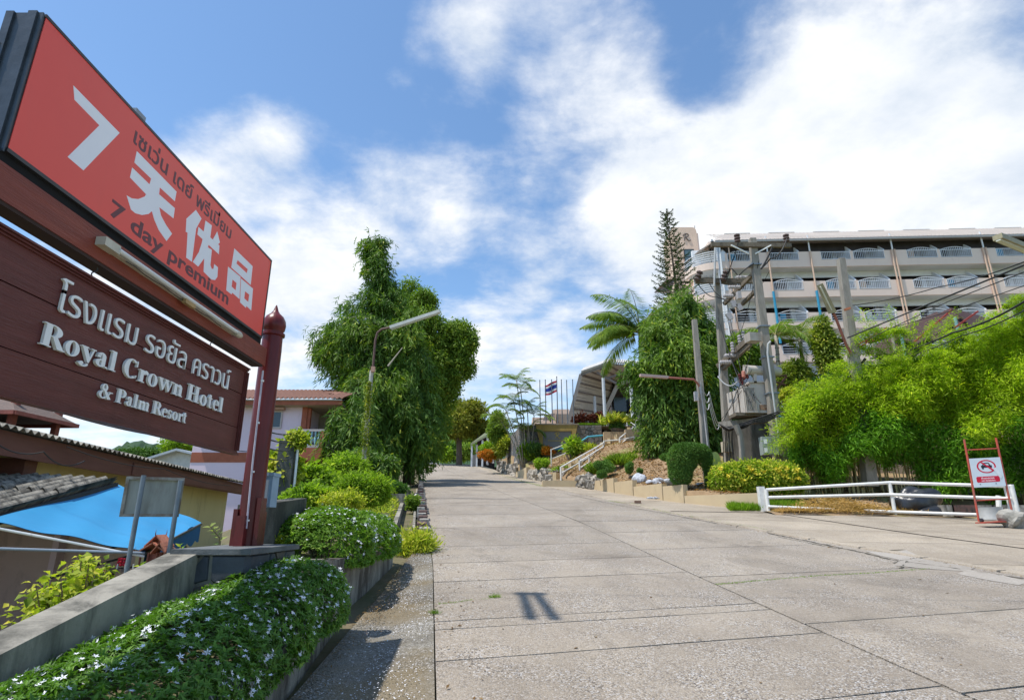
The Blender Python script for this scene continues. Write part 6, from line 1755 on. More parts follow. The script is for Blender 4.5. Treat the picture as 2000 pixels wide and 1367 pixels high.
# transformer: tank, three radiator banks, conservator
TY = 24.2
a, b = P(1466, 748, TY), P(1506, 806, TY)
MB().box(a.x, TY, b.z, b.x, TY + 1.3, a.z).build('tank', M_tank, tf)
MB().box(a.x - .08, TY - .08, a.z, b.x + .08, TY + 1.38, a.z + .07).build('tank_lid', M_tank, tf)
MB().box(a.x + .25, TY - .02, b.z + .12, b.x - .15, TY - .001, b.z + .34).build('name_plate', mat('rusty plate', (.24, .11, .06), (.35, .25, .17), 12, .8), tf)
f0_, f1_ = P(1419, 762, TY + .9), P(1464, 747, TY - .5)
zt_b = P(1440, 757, TY).z; zb_b = P(1440, 805, TY).z
for k in range(3):
    t0, t1 = k / 3, (k + 1) / 3
    x0 = P(1419, 780, TY + 1.2).x + (P(1455, 780, TY).x - P(1419, 780, TY + 1.2).x) * t0; x1 = P(1419, 780, TY + 1.2).x + (P(1455, 780, TY).x - P(1419, 780, TY + 1.2).x) * t1
    y0 = TY + 1.2 - 1.2 * t0; y1 = TY + 1.2 - 1.2 * t1
    rad = MB()
    rad.hexa([(x0 + .03, y0, zb_b), (x1 - .03, y1, zb_b), (x1 + .25, y1 + .25, zb_b), (x0 + .25, y0 + .25, zb_b)], [(x0 + .03, y0, zt_b), (x1 - .03, y1, zt_b), (x1 + .25, y1 + .25, zt_b), (x0 + .25, y0 + .25, zt_b)])
    rad.build('radiator_bank', M_tank, tf)
q = P(1455, 780, TY).x
for i in range(9):
    x = q + i * .052; MB().box(x, TY - .06, zb_b + .03, x + .02, TY + .6, zt_b - .02).build('fin', M_tank, tf)
MB().box(q - .01, TY - .07, zt_b - .02, q + .46, TY + .6, zt_b + .02).build('fin_header', M_tank, tf)
MB().box(q - .01, TY - .07, zb_b - .02, q + .46, TY + .6, zb_b + .03).build('fin_header', M_tank, tf)
c0, c1 = P(1456, 722, TY - .1), P(1522, 726, TY + .3)
smooth_by_angle(MB().tube([c0, c1], .20, 18).build('conservator', M_tank, tf), 40)
MB().lathe(P(1452, 728, TY - .15), [(.07, -.2), (.08, -.18), (.08, .05), (.04, .08)], 10).build('breather', mat('red breather', (.42, .13, .08), (.5, .2, .15)), tf)
MB().tube([P(1452, 722, TY - .15), P(1452, 714, TY - .15), P(1459, 714, TY - .1), P(1459, 722, TY - .1)], .03, 6).build('vent_pipe', M_tank, tf)
for x in (1474, 1500): MB().beam(P(x, 748, TY), P(x, 727, TY), .12, .16).build('stand', M_tank, tf)
for x, y in ((1446, 748), (1454, 742), (1460, 740), (1450, 752)): insulator(tf, P(x, y, TY + .5), (0, 0, 1), .4, .07, mat('dark red bushing', (.13, .03, .03), (.09, .02, .02), 5, .3), 4)
MB().beam(P(1405, 830, YC - .4), P(1540, 815, YA), .3, .22).build('platform_beam', M_cpole, tf)
MB().beam(P(1430, 812, TY + .6), P(1520, 812, TY + .6), .9, .14).build('platform', M_timb, tf)
MB().tube([P(1437, 830, TY), P(1446, 850, TY), P(1449, 875, TY), P(1451, 945, TY)], .13, 8).build('branch_strut', M_cpole, tf)
for a, b in (((1512, 735), (1536, 733)), ((1510, 768), (1536, 736)), ((1512, 745), (1534, 752))): MB().beam(P(*a, YA + .5), P(*b, YA + .8), .07).build('bracket', mat('rusty angle iron', (.17, .07, .045), (.12, .05, .035), 5, .8), tf)
MB().tube([P(1505, 667, YA - .3), P(1500, 672, YA - .3), P(1499, 690, YA - .3), P(1526, 890, YA - .3)], .045, 8).build('conduit', mat('grey conduit', (.45, .46, .46), (.4, .4, .4), 4, .5), tf)
MB().tube([P(1397, 482, YC - .3), P(1395, 560, YC - .3)], .05, 6).build('conduit', MATS['grey conduit'], tf)
MB().tube([P(1401, 472, YC - .3), P(1408, 560, YC - .3)], .03, 6).build('conduit', M_steel, tf)
# its own leads
def lead(pts, r=.022, sag=0.0, root=tf, m=None):
    out = []; V_ = [Vector(p) for p in pts]
    for a, b in zip(V_[:-1], V_[1:]):
        for i in range(8): t = i / 8; q = a.lerp(b, t); q.z -= sag * 4 * t * (1 - t); out.append(q)
    out.append(V_[-1]); MB().tube(out, r, 5).build('lead', m or M_cable, root)
lead([P(1441, 474, YA - .3), P(1430, 510, YA), P(1414, 545, YC - .6)], .022, .1)
lead([P(1537, 466, YA - .3), P(1505, 505, YA - .4), P(1440, 545, YC - .8)], .03, .25)
lead([P(1508, 484, YA - .3), P(1487, 525, YA - .4)], .045, .05)
lead([P(1472, 515, YA - .4), P(1442, 540, YC - 1), P(1428, 524, YC - .8), P(1420, 545, YC - .6)], .025, -.05)
lead([P(1364, 556, YC - .3), P(1400, 580, YC - .8), P(1440, 572, YC - 1)], .022, .2)
lead([P(1385, 552, YC - .4), P(1402, 575, YC - .6), P(1428, 590, YC - 1)], .02, .1)
lead([P(1405, 710, YC - .9), P(1402, 735, YC - .9), P(1440, 745, TY + .3)], .03, .3, m=MATS['grey conduit'])
lead([P(1436, 610, YC - 1.4), P(1444, 650, YC - 1.2), P(1452, 665, YC - 1)], .012)
lead([P(1421, 625, YC - 1.4), P(1430, 660, YC - 1), P(1432, 685, YC - 1)], .012)
for i in range(10): lead([P(1406 + i, 828 + i * 1.2, YC - .8), P(1425 + i * 2, 838 - i, YC - 1.2), P(1470, 826 - i * .8, YA - .4), P(1520, 812 - i, YA - .5)], .03, .05 * (i % 4))
rw = random.Random(8)
for i in range(7):      # service wires looping between the two poles and along the arms
    x0, y0 = rw.uniform(1400, 1436), rw.uniform(556, 830); x1, y1 = rw.uniform(1462, 1512), rw.uniform(500, 815)
    lead([P(x0, y0, YC - .5), P(x1, y1, YA - .25)], rw.choice((.010, .014, .02)), rw.uniform(.1, .6))
for i in range(7): lead([P(1412 + i * 3, 835, YC - .6), P(1416 + i * 3 + rw.uniform(-4, 4), 900 + rw.uniform(-30, 30), YC - .5)], .018, 0)
for y in (520, 640, 700, 770, 850): MB().box(P(1500, y, 24).x * 0 + (tA.x + bA.x) / 2 - .24, YA - .22, P(1500, y, YA).z, (tA.x + bA.x) / 2 + .24, YA + .2, P(1500, y, YA).z + .05).build('steel_band', M_steel, tf)
wl = thing('substation_wall', 'stained grey concrete wall under the transformer platform', 'wall', P(1500, 930, 26))
a, b = P(1440, 930, 26.6), P(1560, 822, 26.6)
MB().box(a.x, 26.6, a.z - 1, b.x, 27.0, b.z).build('wall_body', mat('stained substation wall', (.30, .275, .245), (.22, .20, .18), 1.2, .9, .3, 20, stain=(.07, .06, .05, .85), smin=.46, smax=.62, sscale=.7), wl)
a, b = P(1541, 950, 25.8), P(1600, 825, 25.8); MB().box(a.x, 25.8, a.z - .5, b.x, 26.1, b.z).build('wall_return', mat('tan boundary render', (.38, .32, .26)), wl)
cb = thing('meter_cabinet', 'grey green steel cabinet with two white notices on the main concrete pole', 'cabinet', P(1500, 890, 23.7))
a, b = P(1490, 888, 23.6), P(1513, 853, 23.6)
MB().box(a.x, 23.5, a.z, b.x + .06, 23.85, b.z).build('body', mat('grey green cabinet', (.33, .37, .34), (.28, .32, .29), 2, .5), cb)
MB().box(a.x + .04, 23.485, a.z + .04, (a.x + b.x) / 2 + .08, 23.499, b.z - .04).build('door', MATS['grey green cabinet'], cb)
for x, y in ((1495.5, 862), (1496.5, 879)): q = P(x, y, 23.48); MB().box(q.x - .07, 23.478, q.z - .09, q.x + .06, 23.484, q.z + .09).build('notice', M_white_v, cb)
cb2 = thing('beige_meter_box', 'beige box on the left transformer pole', 'meter box', P(1420, 880, 25.5))
a, b = P(1414, 882, 25.5), P(1426, 862, 25.5); MB().box(a.x, 25.5, a.z, b.x + .08, 25.8, b.z).build('body', mat('cream box', (.55, .48, .36), (.5, .43, .32), 3, .6), cb2)
MB().box(a.x + .03, 25.488, a.z + .03, b.x - .02, 25.499, b.z - .03).build('door', MATS['cream box'], cb2)
tag(MB().box(P(1515, 950, 24.6).x, 24.6, P(1515, 950, 24.6).z - .3, P(1531, 950, 24.6).x, 25.2, P(1515, 897, 24.6).z).build('blue_drum', mat('blue plastic', (.03, .12, .26), (.03, .1, .22), 3, .5)), 'dark blue plastic container behind the yellow flowered bush', 'container')

# slim street pole with arm lamp pointing left
M_rustp = mat('rusty red arm', (.36, .13, .10), (.26, .10, .08), 5, .6)
sl = thing('street_lamp', 'slim concrete lamp pole with rusty arm and pink batten reaching left across the drooping tree', 'street lamp', P(1382, 950, 23.4), 'street lamps')
pole(sl, 1356, 625, 1384, 950, 23.4, .19, .28)
MB().tube([P(1366, 755, 23.25), P(1362, 748, 23.2), P(1355, 741, 23.1), P(1300, 737, 22.8)], .045, 8).build('arm', M_rustp, sl)
MB().beam(P(1304, 737, 22.75), P(1250, 733, 22.5), .16, .10).build('lamp_head', mat('pinkish lamp shell', (.50, .36, .33), (.42, .3, .27), 3, .5), sl)
MB().box(P(1357, 780, 23.2).x, 23.1, P(1357, 783, 23.2).z, P(1363, 780, 23.2).x, 23.3, P(1357, 765, 23.2).z).build('switch_box', M_insg, sl)
MB().tube([P(1367, 755, 23.2), P(1374, 800, 23.2), P(1382, 870, 23.2)], .03, 6).build('cable', M_insg, sl)
for k in range(3): lead([P(1368, 745 + 3 * k, 23.2), P(1385, 765 + 12 * k, 24), P(1405, 828, 25.2)], .018, .35 + .12 * k, sl, MATS['grey conduit'])
# pole and lamp by the bamboo
sl = thing('street_lamp', 'thick leaning concrete pole by the bamboo with olive lamp head on a rusty arm', 'street lamp', P(1690, 950, 22.6), 'street lamps')
pole(sl, 1642, 506, 1700, 950, 22.6, .26, .42)
MB().tube([P(1662, 690, 22.4), P(1652, 672, 22.3), P(1632, 620, 21.9), P(1628, 612, 21.8)], .055, 8).build('arm', M_rustp, sl)
M_olive = mat('olive lamp shell', (.36, .33, .21), (.29, .26, .16), 4, .5, stain=(.2, .16, .1, .5))
MB().hexa([P(1618, 613, 21.7), P(1635, 610, 21.7), P(1635, 610, 22.1), P(1618, 613, 22.1)], [P(1595, 558, 21.2), P(1607, 553, 21.2), P(1607, 553, 21.6), P(1595, 558, 21.6)]).build('lamp_head', M_olive, sl)
MB().tube([P(1624, 606, 21.68), P(1602, 560, 21.2)], .035, 8).build('tube', mat('frosted tube', (.6, .6, .5), (.55, .55, .45), 3, .3), sl)
MB().beam(P(1650, 605, 22.2), P(1660, 602, 22.2), .12, .09).build('clamp', mat('orange clamp', (.55, .2, .1)), sl)
# lamp head entering at the right edge
sl = thing('street_lamp', 'olive lamp head reaching in at the right picture edge above the hotel', 'street lamp', P(2060, 950, 17.5), 'street lamps')
pole(sl, 2045, 420, 2140, 960, 17.5, .26, .4)
MB().tube([P(2066, 560, 17.4), P(2040, 500, 17.0), P(2010, 487, 16.7)], .05, 8).build('arm', M_rustp, sl)
h0, h1 = P(1948, 463, 16.0), P(2018, 492, 16.7)
MB().beam(h0, h1, .26, .17).build('lamp_head', M_olive, sl)
MB().beam(h0 + Vector((0, 0, -.11)), h1 + Vector((0, 0, -.11)), .13, .05).build('tube', MATS['frosted tube'], sl)
# left street lamp with creeper
sl = thing('street_lamp', 'white peeling lamp pole with curved arm and long batten before the mast tree', 'street lamp', P(708, 910, 22), 'street lamps')
Yl = 22
t, b = P(726, 724, Yl), P(708, 925, Yl)
MB().tube([(b.x, Yl, b.z - 1), (b.x * .5 + t.x * .5, Yl, (b.z + t.z) / 2), (t.x, Yl, t.z)], [.09, .085, .075], 10).build('pole', mat('peeling white pole', (.58, .57, .52), (.42, .40, .35), 4, .7, .3, 20, stain=(.2, .19, .13, .8), smin=.5, smax=.6, sscale=2), sl)
MB().box(t.x + .01, Yl - .2, P(727, 728, Yl).z, t.x + .16, Yl - .09, P(727, 718, Yl).z).build('box', mat('salmon box', (.5, .3, .22)), sl)
MB().tube([P(728, 722, Yl), P(733, 665, Yl), P(737, 650, Yl), P(745, 643, Yl), P(764, 639, Yl)], .045, 8).build('arm', mat('brown arm', (.16, .09, .07), (.12, .07, .06), 4, .6), sl)
h0, h1 = P(762, 640, Yl), P(859, 608, Yl - .2)
MB().beam(h0, h1, .16, .13).build('lamp_head', mat('grey white lamp shell', (.62, .62, .58), (.52, .52, .48), 3, .5), sl)
MB().beam(h0 + Vector((.05, 0, -.08)), h1 + Vector((0, 0, -.08)), .07, .04).build('tube', MATS['frosted tube'], sl)

# overhead cables
cg = 'overhead cables right of the road'
far = [((1660, 597, 26), (1832, 561, 22), (2030, 500, 15), .10, .022), ((1655, 660, 22), (1800, 600, 20), (2030, 506, 15), .0, .03), ((1700, 660, 22), (1850, 590, 20), (2030, 520, 15), .0, .018),
       ((1690, 655, 24), (1850, 610, 20), (2030, 548, 16), .0, .016), ((1700, 700, 24), (1860, 650, 20), (2030, 570, 15), .15, .034), ((1720, 712, 24), (1880, 655, 20), (2030, 590, 15), .1, .02)]
lab = ['uppermost thin overhead cable crossing the hotel facade to the right edge', 'thick overhead cable rising from the bamboo pole to the right edge', 'thin overhead cable just below the thick one at the right edge', 'fine overhead cable crossing the second storey at right', 'thick low overhead cable passing above the dark roofed shelter', 'thin low overhead cable passing over the bamboo tops']
for (a, b, c, s_, r_), l_ in zip(far, lab): cable(l_, [P(*a), P(*b), P(*c)], s_, r_, cg)
cable('thick black cable bundle drooping from the transformer pole to the bamboo pole', [P(1520, 805, YA - .5), P(1600, 760, 23), P(1690, 700, 22.5)], .3, .05, cg)
cable('blue sheathed cable under the bundle between the transformer and the bamboo', [P(1520, 812, YA - .5), P(1610, 770, 23), P(1700, 730, 22.5)], .45, .035, cg, m=mat('blue sheath', (.02, .12, .22)))
cable('dark cable hanging along the bamboo from pole to shelter', [P(1700, 725, 22.5), P(1800, 690, 25), P(1900, 640, 28)], .4, .02, cg)

# ------------------------------------------------------------------ white railing, bag, trolley sign, tub
fr = thing('roadside_railing', 'long white three bar pipe railing along the driveway edge', 'railing', P(1740, 1003, 18.3))
def fp_(px, py, Y): return P(px, py, Y)
F_ = [(1487, 950, 1010, 19.0), (1496, 955, 995, 18.9), (1737, 941, 1003, 18.2), (1975, 948, 1012, 16.6)]
tops = [P(x, a, Y) for x, a, b, Y in F_]; bots = [P(x, b, Y) for x, a, b, Y in F_]
MB().box(tops[0].x - .1, 18.95, bots[0].z - .1, tops[0].x + .08, 19.15, tops[0].z).build('end_post', M_rail, fr)
for i in (1, 2, 3):
    MB().tube([Vector((tops[i].x, tops[i].y, bots[i].z - .1)), tops[i]], .055, 10).build('post', M_rail, fr)
MB().box(P(1962, 950, 16.7).x, 16.6, bots[3].z - .1, P(1975, 950, 16.7).x, 16.75, tops[3].z + .03).build('end_post', M_rail, fr)
for k, f in enumerate((1.0, .62)):
    MB().tube([bots[i].lerp(tops[i], f) + Vector((0, 0, -.02)) for i in (1, 2, 3)], .048, 10).build('rail', M_rail, fr)
MB().tube([P(1688, 997, 18.35), P(1740, 999, 18.15), P(1975, 1007, 16.6)], .045, 10).build('rail', M_rail, fr)
MB().tube([P(1500, 989, 18.85), P(1570, 992, 18.7), P(1630, 995, 18.5)], .045, 10).build('rail', M_rail, fr)
MB().tube([P(1950, 968, 17.5), P(1951, 990, 17.5)], .07, 10).build('post', M_rail, fr)
big = P(1800, 985, 18.7)
bag('bin_bag', 'large glossy black bin bag leaning against the white railing', (big.x, 18.9, P(1800, 1004, 18.9).z + .42), (.72, .42, .46), 11, None)
bag('bin_bag', 'flatter black bin bag lying under the large one by the railing', (big.x + .25, 18.55, P(1800, 1009, 18.6).z + .12), (.62, .35, .2), 15, None)

# red trolley with no-parking board
M_redt = mat('red trolley paint', (.46, .075, .045), (.36, .07, .045), 4, .55, .1, 20, stain=(.25, .15, .12, .6))
tl = thing('no_parking_trolley', 'red hand trolley frame carrying a white no parking board on the driveway', 'sign', P(1940, 1022, 15.6))
Yt = 15.6
TL0, TL1, BL0, BL1 = P(1883, 858, Yt), P(1945, 855, Yt), P(1912, 1018, Yt - .1), P(1980, 1014, Yt - .1)
MB().tube([BL0, TL0], .026, 10).build('side_tube', M_redt, tl)
MB().tube([BL1, TL1], .026, 10).build('side_tube', M_redt, tl)
for f in (.865, .245): MB().tube([BL0.lerp(TL0, f), BL1.lerp(TL1, f)], .016, 8).build('cross_bar', M_redt, tl)
MB().beam(BL0.lerp(BL1, -.08) + Vector((0, -.12, -.03)), BL0.lerp(BL1, .97) + Vector((0, -.12, -.03)), .32, .03).build('foot_plate', M_redt, tl)
for e in (BL0, BL1): MB().lathe(e + Vector((.03, -.05, .03)), [(.05, -.03), (.05, .03)], 12, (1, 0, 0)).build('wheel', M_blackmetal, tl)
def bp(u, v, w=0): 
    L0, L1 = BL0.lerp(TL0, .40), BL0.lerp(TL0, .755); R0, R1 = BL1.lerp(TL1, .40), BL1.lerp(TL1, .755)
    return (L0.lerp(R0, .02 + .94 * u)).lerp(L1.lerp(R1, .02 + .94 * u), v) + Vector((0, -.035 - w, 0))
mb = MB(); mb.hexa([bp(0, 0), bp(1, 0), bp(1, 0, -.012), bp(0, 0, -.012)], [bp(0, 1), bp(1, 1), bp(1, 1, -.012), bp(0, 1, -.012)])
mb.build('board', mat('white sign board', (.66, .72, .76), (.6, .66, .7), 3, .5), tl)
M_sred = mat('sign red', (.62, .01, .04), (.55, .01, .04), 3, .5)
mb = MB(); mb.prism(ring(.50, .70, .31, .23, .05, .038, 30), lambda u, v, w: bp(u, v, w), 0, .002); mb.build('prohibition_ring', M_sred, tl)
mb = MB(); mb.prism([[(.31, .86), (.36, .88), (.74, .56), (.69, .53)]], lambda u, v, w: bp(u, v, w), .0025, .0035); mb.build('slash', M_sred, tl)
mb = MB(); M_ink = mat('black ink', (.02, .025, .04))
for i, pl in enumerate(([(.33, .66), (.33, .74), (.68, .74), (.68, .66)], [(.37, .74), (.42, .83), (.59, .83), (.64, .74), (.60, .74), (.57, .80), (.44, .80), (.41, .74)], [(.35, .61), (.35, .66), (.41, .66), (.41, .61)], [(.60, .61), (.60, .66), (.66, .66), (.66, .61)])): mb.prism([pl], lambda u, v, w: bp(u, v, w), .001, .0018 + .0001 * i)
mb.build('car_symbol', M_ink, tl)
mb = MB(); mb.prism([[(.14, .16), (.82, .16), (.85, .19), (.85, .33), (.82, .36), (.14, .36), (.11, .33), (.11, .19)]], lambda u, v, w: bp(u, v, w), 0, .002); mb.build('red_band', M_sred, tl)
font_text('letter', 'ห้ามจอดรถ', .27, .68, .27, .34, lambda u, w, d: bp(u, w, d), .002, .003, M_white_v, tl, .01)
font_text('letter', 'NO PARKING', .27, .70, .19, .235, lambda u, w, d: bp(u, w, d), .002, .003, M_white_v, tl, .01)
mb = MB(); mb.prism([[(.70, .60), (.78, .66), (.95, .35), (.88, .24)]], lambda u, v, w: bp(u, v, w), .004, .006); mb.build('peeling_sticker', mat('peeling film', (.75, .78, .8)), tl)
for u in (.2, .7): mb = MB(); mb.prism([arc(u, .10, .02, .015, 0, 330, 8)], lambda a, b, w: bp(a, b, w), 0, .004); mb.build('bolt', M_blackmetal, tl)
q = P(1955, 1016, 16.2); a = P(1932, 1014, 16.2); zt3 = P(1955, 988, 16.2).z
smooth_by_angle(MB().lathe((q.x, 16.5, a.z - .02), [(.27, 0), (.29, .02), (.29, zt3 - a.z - .02), (.30, zt3 - a.z), (.26, zt3 - a.z), (.26, .1), (.01, .1)], 24).build('white_tub', mat('dirty white tub', (.62, .62, .60), (.5, .5, .48), 4, .5)), 40)
tag(bpy.data.objects['white_tub'], 'dirty white round tub standing behind the red trolley', 'tub')
k2 = thing('painted_kerb_stone', 'long low kerb stone painted worn red and white behind the trolley', 'kerb stone', P(1900, 995, 18))
for i, (x0, x1, m) in enumerate(((1845, 1862, M_kw), (1862.5, 1908, M_kr), (1908.5, 1940, M_kw), (1940.5, 2030, M_kw))):
    a, b = P(x0, 1003, 18.1), P(x1, 986, 18.1); MB().box(a.x, 18.1, a.z - .1, b.x, 18.35, b.z).build('block', m, k2)
def rock(label, px, py, Y, sx_, sy_, sz_, seed, m=None, grp=None):
    c = P(px, py, Y); v, f = rock_mesh(c + Vector((0, 0, sz_ * .55)), (sx_, sy_, sz_), seed, 3, .4)
    return tag(npobj('rock', v, f, m or M_rockp, smooth=False), label, 'rock', grp)
M_rockp = mat('pale bluish boulder', (.52, .54, .58), (.36, .37, .40), 5, .85, .7, 10, stain=(.18, .18, .2, .8), smin=.5, smax=.62, sscale=3)
rock('grey rounded boulder beside the red trolley at the right edge', 1994, 1030, 15.2, .34, .3, .26, 31, mat('grey brown boulder', (.36, .34, .30), (.26, .245, .21), 6, .9, .7, 12))
rock('tall grey boulder behind the stepped wall, leftmost of the pale stones', 1251, 943, 26.2, .30, .26, .30, 32, None, 'pale boulders on the bank')
rock('small white boulder, second from the left behind the stepped wall', 1269, 944, 25.4, .21, .19, .14, 33, None, 'pale boulders on the bank')
rock('flat white boulder, third from the left behind the stepped wall', 1286, 945, 24.8, .26, .2, .13, 34, None, 'pale boulders on the bank')
rock('blocky white boulder at the foot of the arch topiary', 1314, 948, 23.6, .28, .25, .2, 35, None, 'pale boulders on the bank')
rock('half buried white stone under the arch topiary', 1368, 946, 23.0, .17, .15, .06, 36)
for i, (x, y) in enumerate(((1272, 972), (1281, 973))): rock(('small white chalky stone lying at the foot of the stepped wall', 'second chalky stone at the foot of the stepped wall')[i], x, y + 1, 22.9 - i * .3, .12, .08, .045, 40 + i)
bq = P(1245, 979, 21.6); tag(MB().box(bq.x - .11, 21.5, zr(bq.x, 21.6) + .012, bq.x + .11, 21.62, zr(bq.x, 21.6) + .10).build('brick', mat('brown brick', (.25, .15, .10), (.18, .11, .08), 9, .9)), 'loose brown brick lying on the pavement before the stepped wall', 'brick')

# added unseen bars, wire and poles, shaped to cast one shadow on the road
wl2 = thing('shadow_caster', 'unseen twin bars added high above the road to cast a shadow', 'lamp', (-3.78, 4.6, 8.9))
for dx in (-.09, .07):
    k = .05 if dx > 0 else -.03; MB().hexa([(-3.78 + dx - .05 + .05 + k, 4.9, 9.1), (-3.78 + dx + .06 + .05 + k, 4.9, 9.1), (-3.78 + dx + .05, 6.1, 9.1), (-3.78 + dx - .05, 6.1, 9.1)], [(-3.78 + dx + k, 4.9, 9.16), (-3.78 + dx + .11 + k, 4.9, 9.16), (-3.78 + dx + .05, 6.1, 9.16), (-3.78 + dx - .05, 6.1, 9.16)]).build('batten', M_blackmetal, wl2)
MB().box(-3.98, 5.95, 9.16, -3.61, 6.07, 9.2).build('bracket', M_blackmetal, wl2)
cable('added unseen wire high above the road carrying the shadow casting bars', [(-30, 6.0, 10.2), (-3.78, 6.0, 9.2), (30, 6.0, 10.2)], .0, .006)
for x, l in ((-30, 'left'), (30, 'right')): 
    r = thing('added_pole', 'added unseen concrete pole holding the %s end of the road wire' % l, 'pole', (x, 6.0, -7)); MB().hexa([(x - .2, 5.8, -7), (x + .2, 5.8, -7), (x + .2, 6.2, -7), (x - .2, 6.2, -7)], [(x - .12, 5.88, 10.4), (x + .12, 5.88, 10.4), (x + .12, 6.12, 10.4), (x - .12, 6.12, 10.4)]).build('shaft', M_cpole, r)
# cracks and mortar patches in the paving
def roadpt(px, py, dz=.0): a, b = ray(px, py); Y = 1.6 / (.108 - b - .015 * a); return Vector((a * Y, Y, zr(a * Y, Y) + dz))
rc_ = random.Random(77)
def crack(label, pts, w, m=M_joint, dz=.003, kind=None):
    P_ = []
    for a, b in zip(pts[:-1], pts[1:]):
        A, B = roadpt(*a, dz), roadpt(*b, dz); n = max(3, int((B - A).length / .07))
        for i in range(n): t = i / n; q = A.lerp(B, t); P_.append(q + Vector((rc_.gauss(0, .012), rc_.gauss(0, .012), 0)))
    P_.append(roadpt(*pts[-1], dz)); mb = MB(); V = []
    for i, p in enumerate(P_):
        d = (P_[min(i + 1, len(P_) - 1)] - P_[max(i - 1, 0)]); s = Vector((-d.y, d.x, 0)).normalized() * w * rc_.uniform(.3, 1.0) * .5
        V += [p - s, p + s]
    mb.add(V, [(2 * i, 2 * i + 2, 2 * i + 3, 2 * i + 1) for i in range(len(P_) - 1)])
    o = mb.build('crack', m); o['kind'] = 'structure'
    if o.data.polygons[0].normal.z < 0: o.data.flip_normals()
crack('', [(1500, 1041), (1600, 1061), (1690, 1080), (1740, 1093), (1830, 1104), (1960, 1124), (2010, 1130)], .10)
crack('', [(1520, 1048), (1580, 1060), (1640, 1072)], .05)
crack('', [(1738, 1074), (1765, 1073)], .12); crack('', [(1745, 1100), (1775, 1088), (1760, 1110)], .05)
crack('', [(1100, 963), (1200, 985), (1300, 1003), (1400, 1022)], .06)
crack('', [(1185, 968), (1240, 983), (1300, 990), (1330, 994)], .09)
M_mort = concrete('pale mortar patch', (.40, .36, .31), (.33, .29, .245), (.28, .26, .24), .3)
for k, pl in enumerate(([(1760, 1088), (1840, 1093), (1905, 1108), (1890, 1116), (1800, 1110), (1748, 1104)], [(1890, 1112), (1960, 1124), (2010, 1136), (1990, 1143), (1930, 1133), (1870, 1121)], [(1690, 1076), (1740, 1080), (1770, 1074), (1800, 1088), (1760, 1094), (1712, 1084)])):
    o = npobj('mortar_patch', [roadpt(x, y, .0035 + .001 * k) for x, y in pl], [tuple(range(len(pl)))], M_mort); o['kind'] = 'structure'
    if o.data.polygons[0].normal.z < 0: o.data.flip_normals()
# ------------------------------------------------------------------ vegetation
M_mast = leafmat('mast tree leaf', (0.04, 0.095, 0.027), (0.113, 0.237, 0.053), (0.494, 0.529, 0.086), .28, .38, .86, .4)
M_mast2 = leafmat('sunny mast leaf', (0.053, 0.117, 0.024), (0.159, 0.297, 0.047), (0.529, 0.594, 0.093), .32, .38, .80, .4)
M_broad = leafmat('broad tree leaf', (0.067, 0.146, 0.031), (0.187, 0.315, 0.062), (0.454, 0.54, 0.112), .3, .45, .8)
M_brownish = leafmat('yellow brown tree leaf', (0.1, 0.13, 0.03), (0.2, 0.25, 0.05), (0.38, 0.36, 0.08), .3, .45, .7)
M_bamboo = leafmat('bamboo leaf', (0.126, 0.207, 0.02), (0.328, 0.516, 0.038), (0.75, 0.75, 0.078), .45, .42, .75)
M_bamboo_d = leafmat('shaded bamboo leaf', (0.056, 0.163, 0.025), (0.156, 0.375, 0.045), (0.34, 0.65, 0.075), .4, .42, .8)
M_bright = leafmat('bright shrub leaf', (0.084, 0.169, 0.026), (0.225, 0.39, 0.046), (0.477, 0.598, 0.091), .42, .42, .75)
M_topi = leafmat('clipped shrub leaf', (0.044, 0.112, 0.037), (0.11, 0.245, 0.072), (0.264, 0.408, 0.122), .2, .45, .85)
M_varie = leafmat('variegated leaf', (.09, .18, .03), (.30, .40, .06), (.62, .62, .16), .4, .4, .5)
M_palm = leafmat('palm leaflet', (0.055, 0.119, 0.031), (0.165, 0.289, 0.06), (0.459, 0.51, 0.153), .3, .35, .8, .4)
M_pine = leafmat('pine needle', (0.021, 0.051, 0.026), (0.06, 0.112, 0.048), (0.121, 0.176, 0.072), .15, .6, .85)
M_orange = leafmat('orange shrub leaf', (.10, .12, .02), (.45, .20, .03), (.65, .14, .03), .3, .5, .6)
M_darkg = leafmat('dark distant leaf', (0.033, 0.091, 0.032), (0.082, 0.182, 0.05), (0.162, 0.296, 0.068), .2, .5, .8)
M_croton = leafmat('croton leaf', (0.07, 0.13, 0.02), (0.22, 0.31, 0.05), (0.52, 0.52, 0.12), .3, .35, .7, .4)
M_burg = leafmat('burgundy leaf', (.05, .015, .015), (.12, .035, .03), (.2, .08, .05), .25, .5, .7)
M_grass = leafmat('grass blade', (.07, .16, .015), (.17, .33, .03), (.30, .42, .06), .4, .5, .7)
M_straw = leafmat('dry straw', (.24, .17, .08), (.42, .31, .15), (.60, .48, .27), .15, .8, .7)
M_trunk = mat('bark', (.17, .125, .095), (.11, .085, .065), 3, .95, .7, 14, stretch=(3, 3, .6))
M_trunkp = mat('pale palm trunk', (.36, .33, .27), (.24, .21, .17), 5, .9, .4, 10, stretch=(.4, .4, 4))

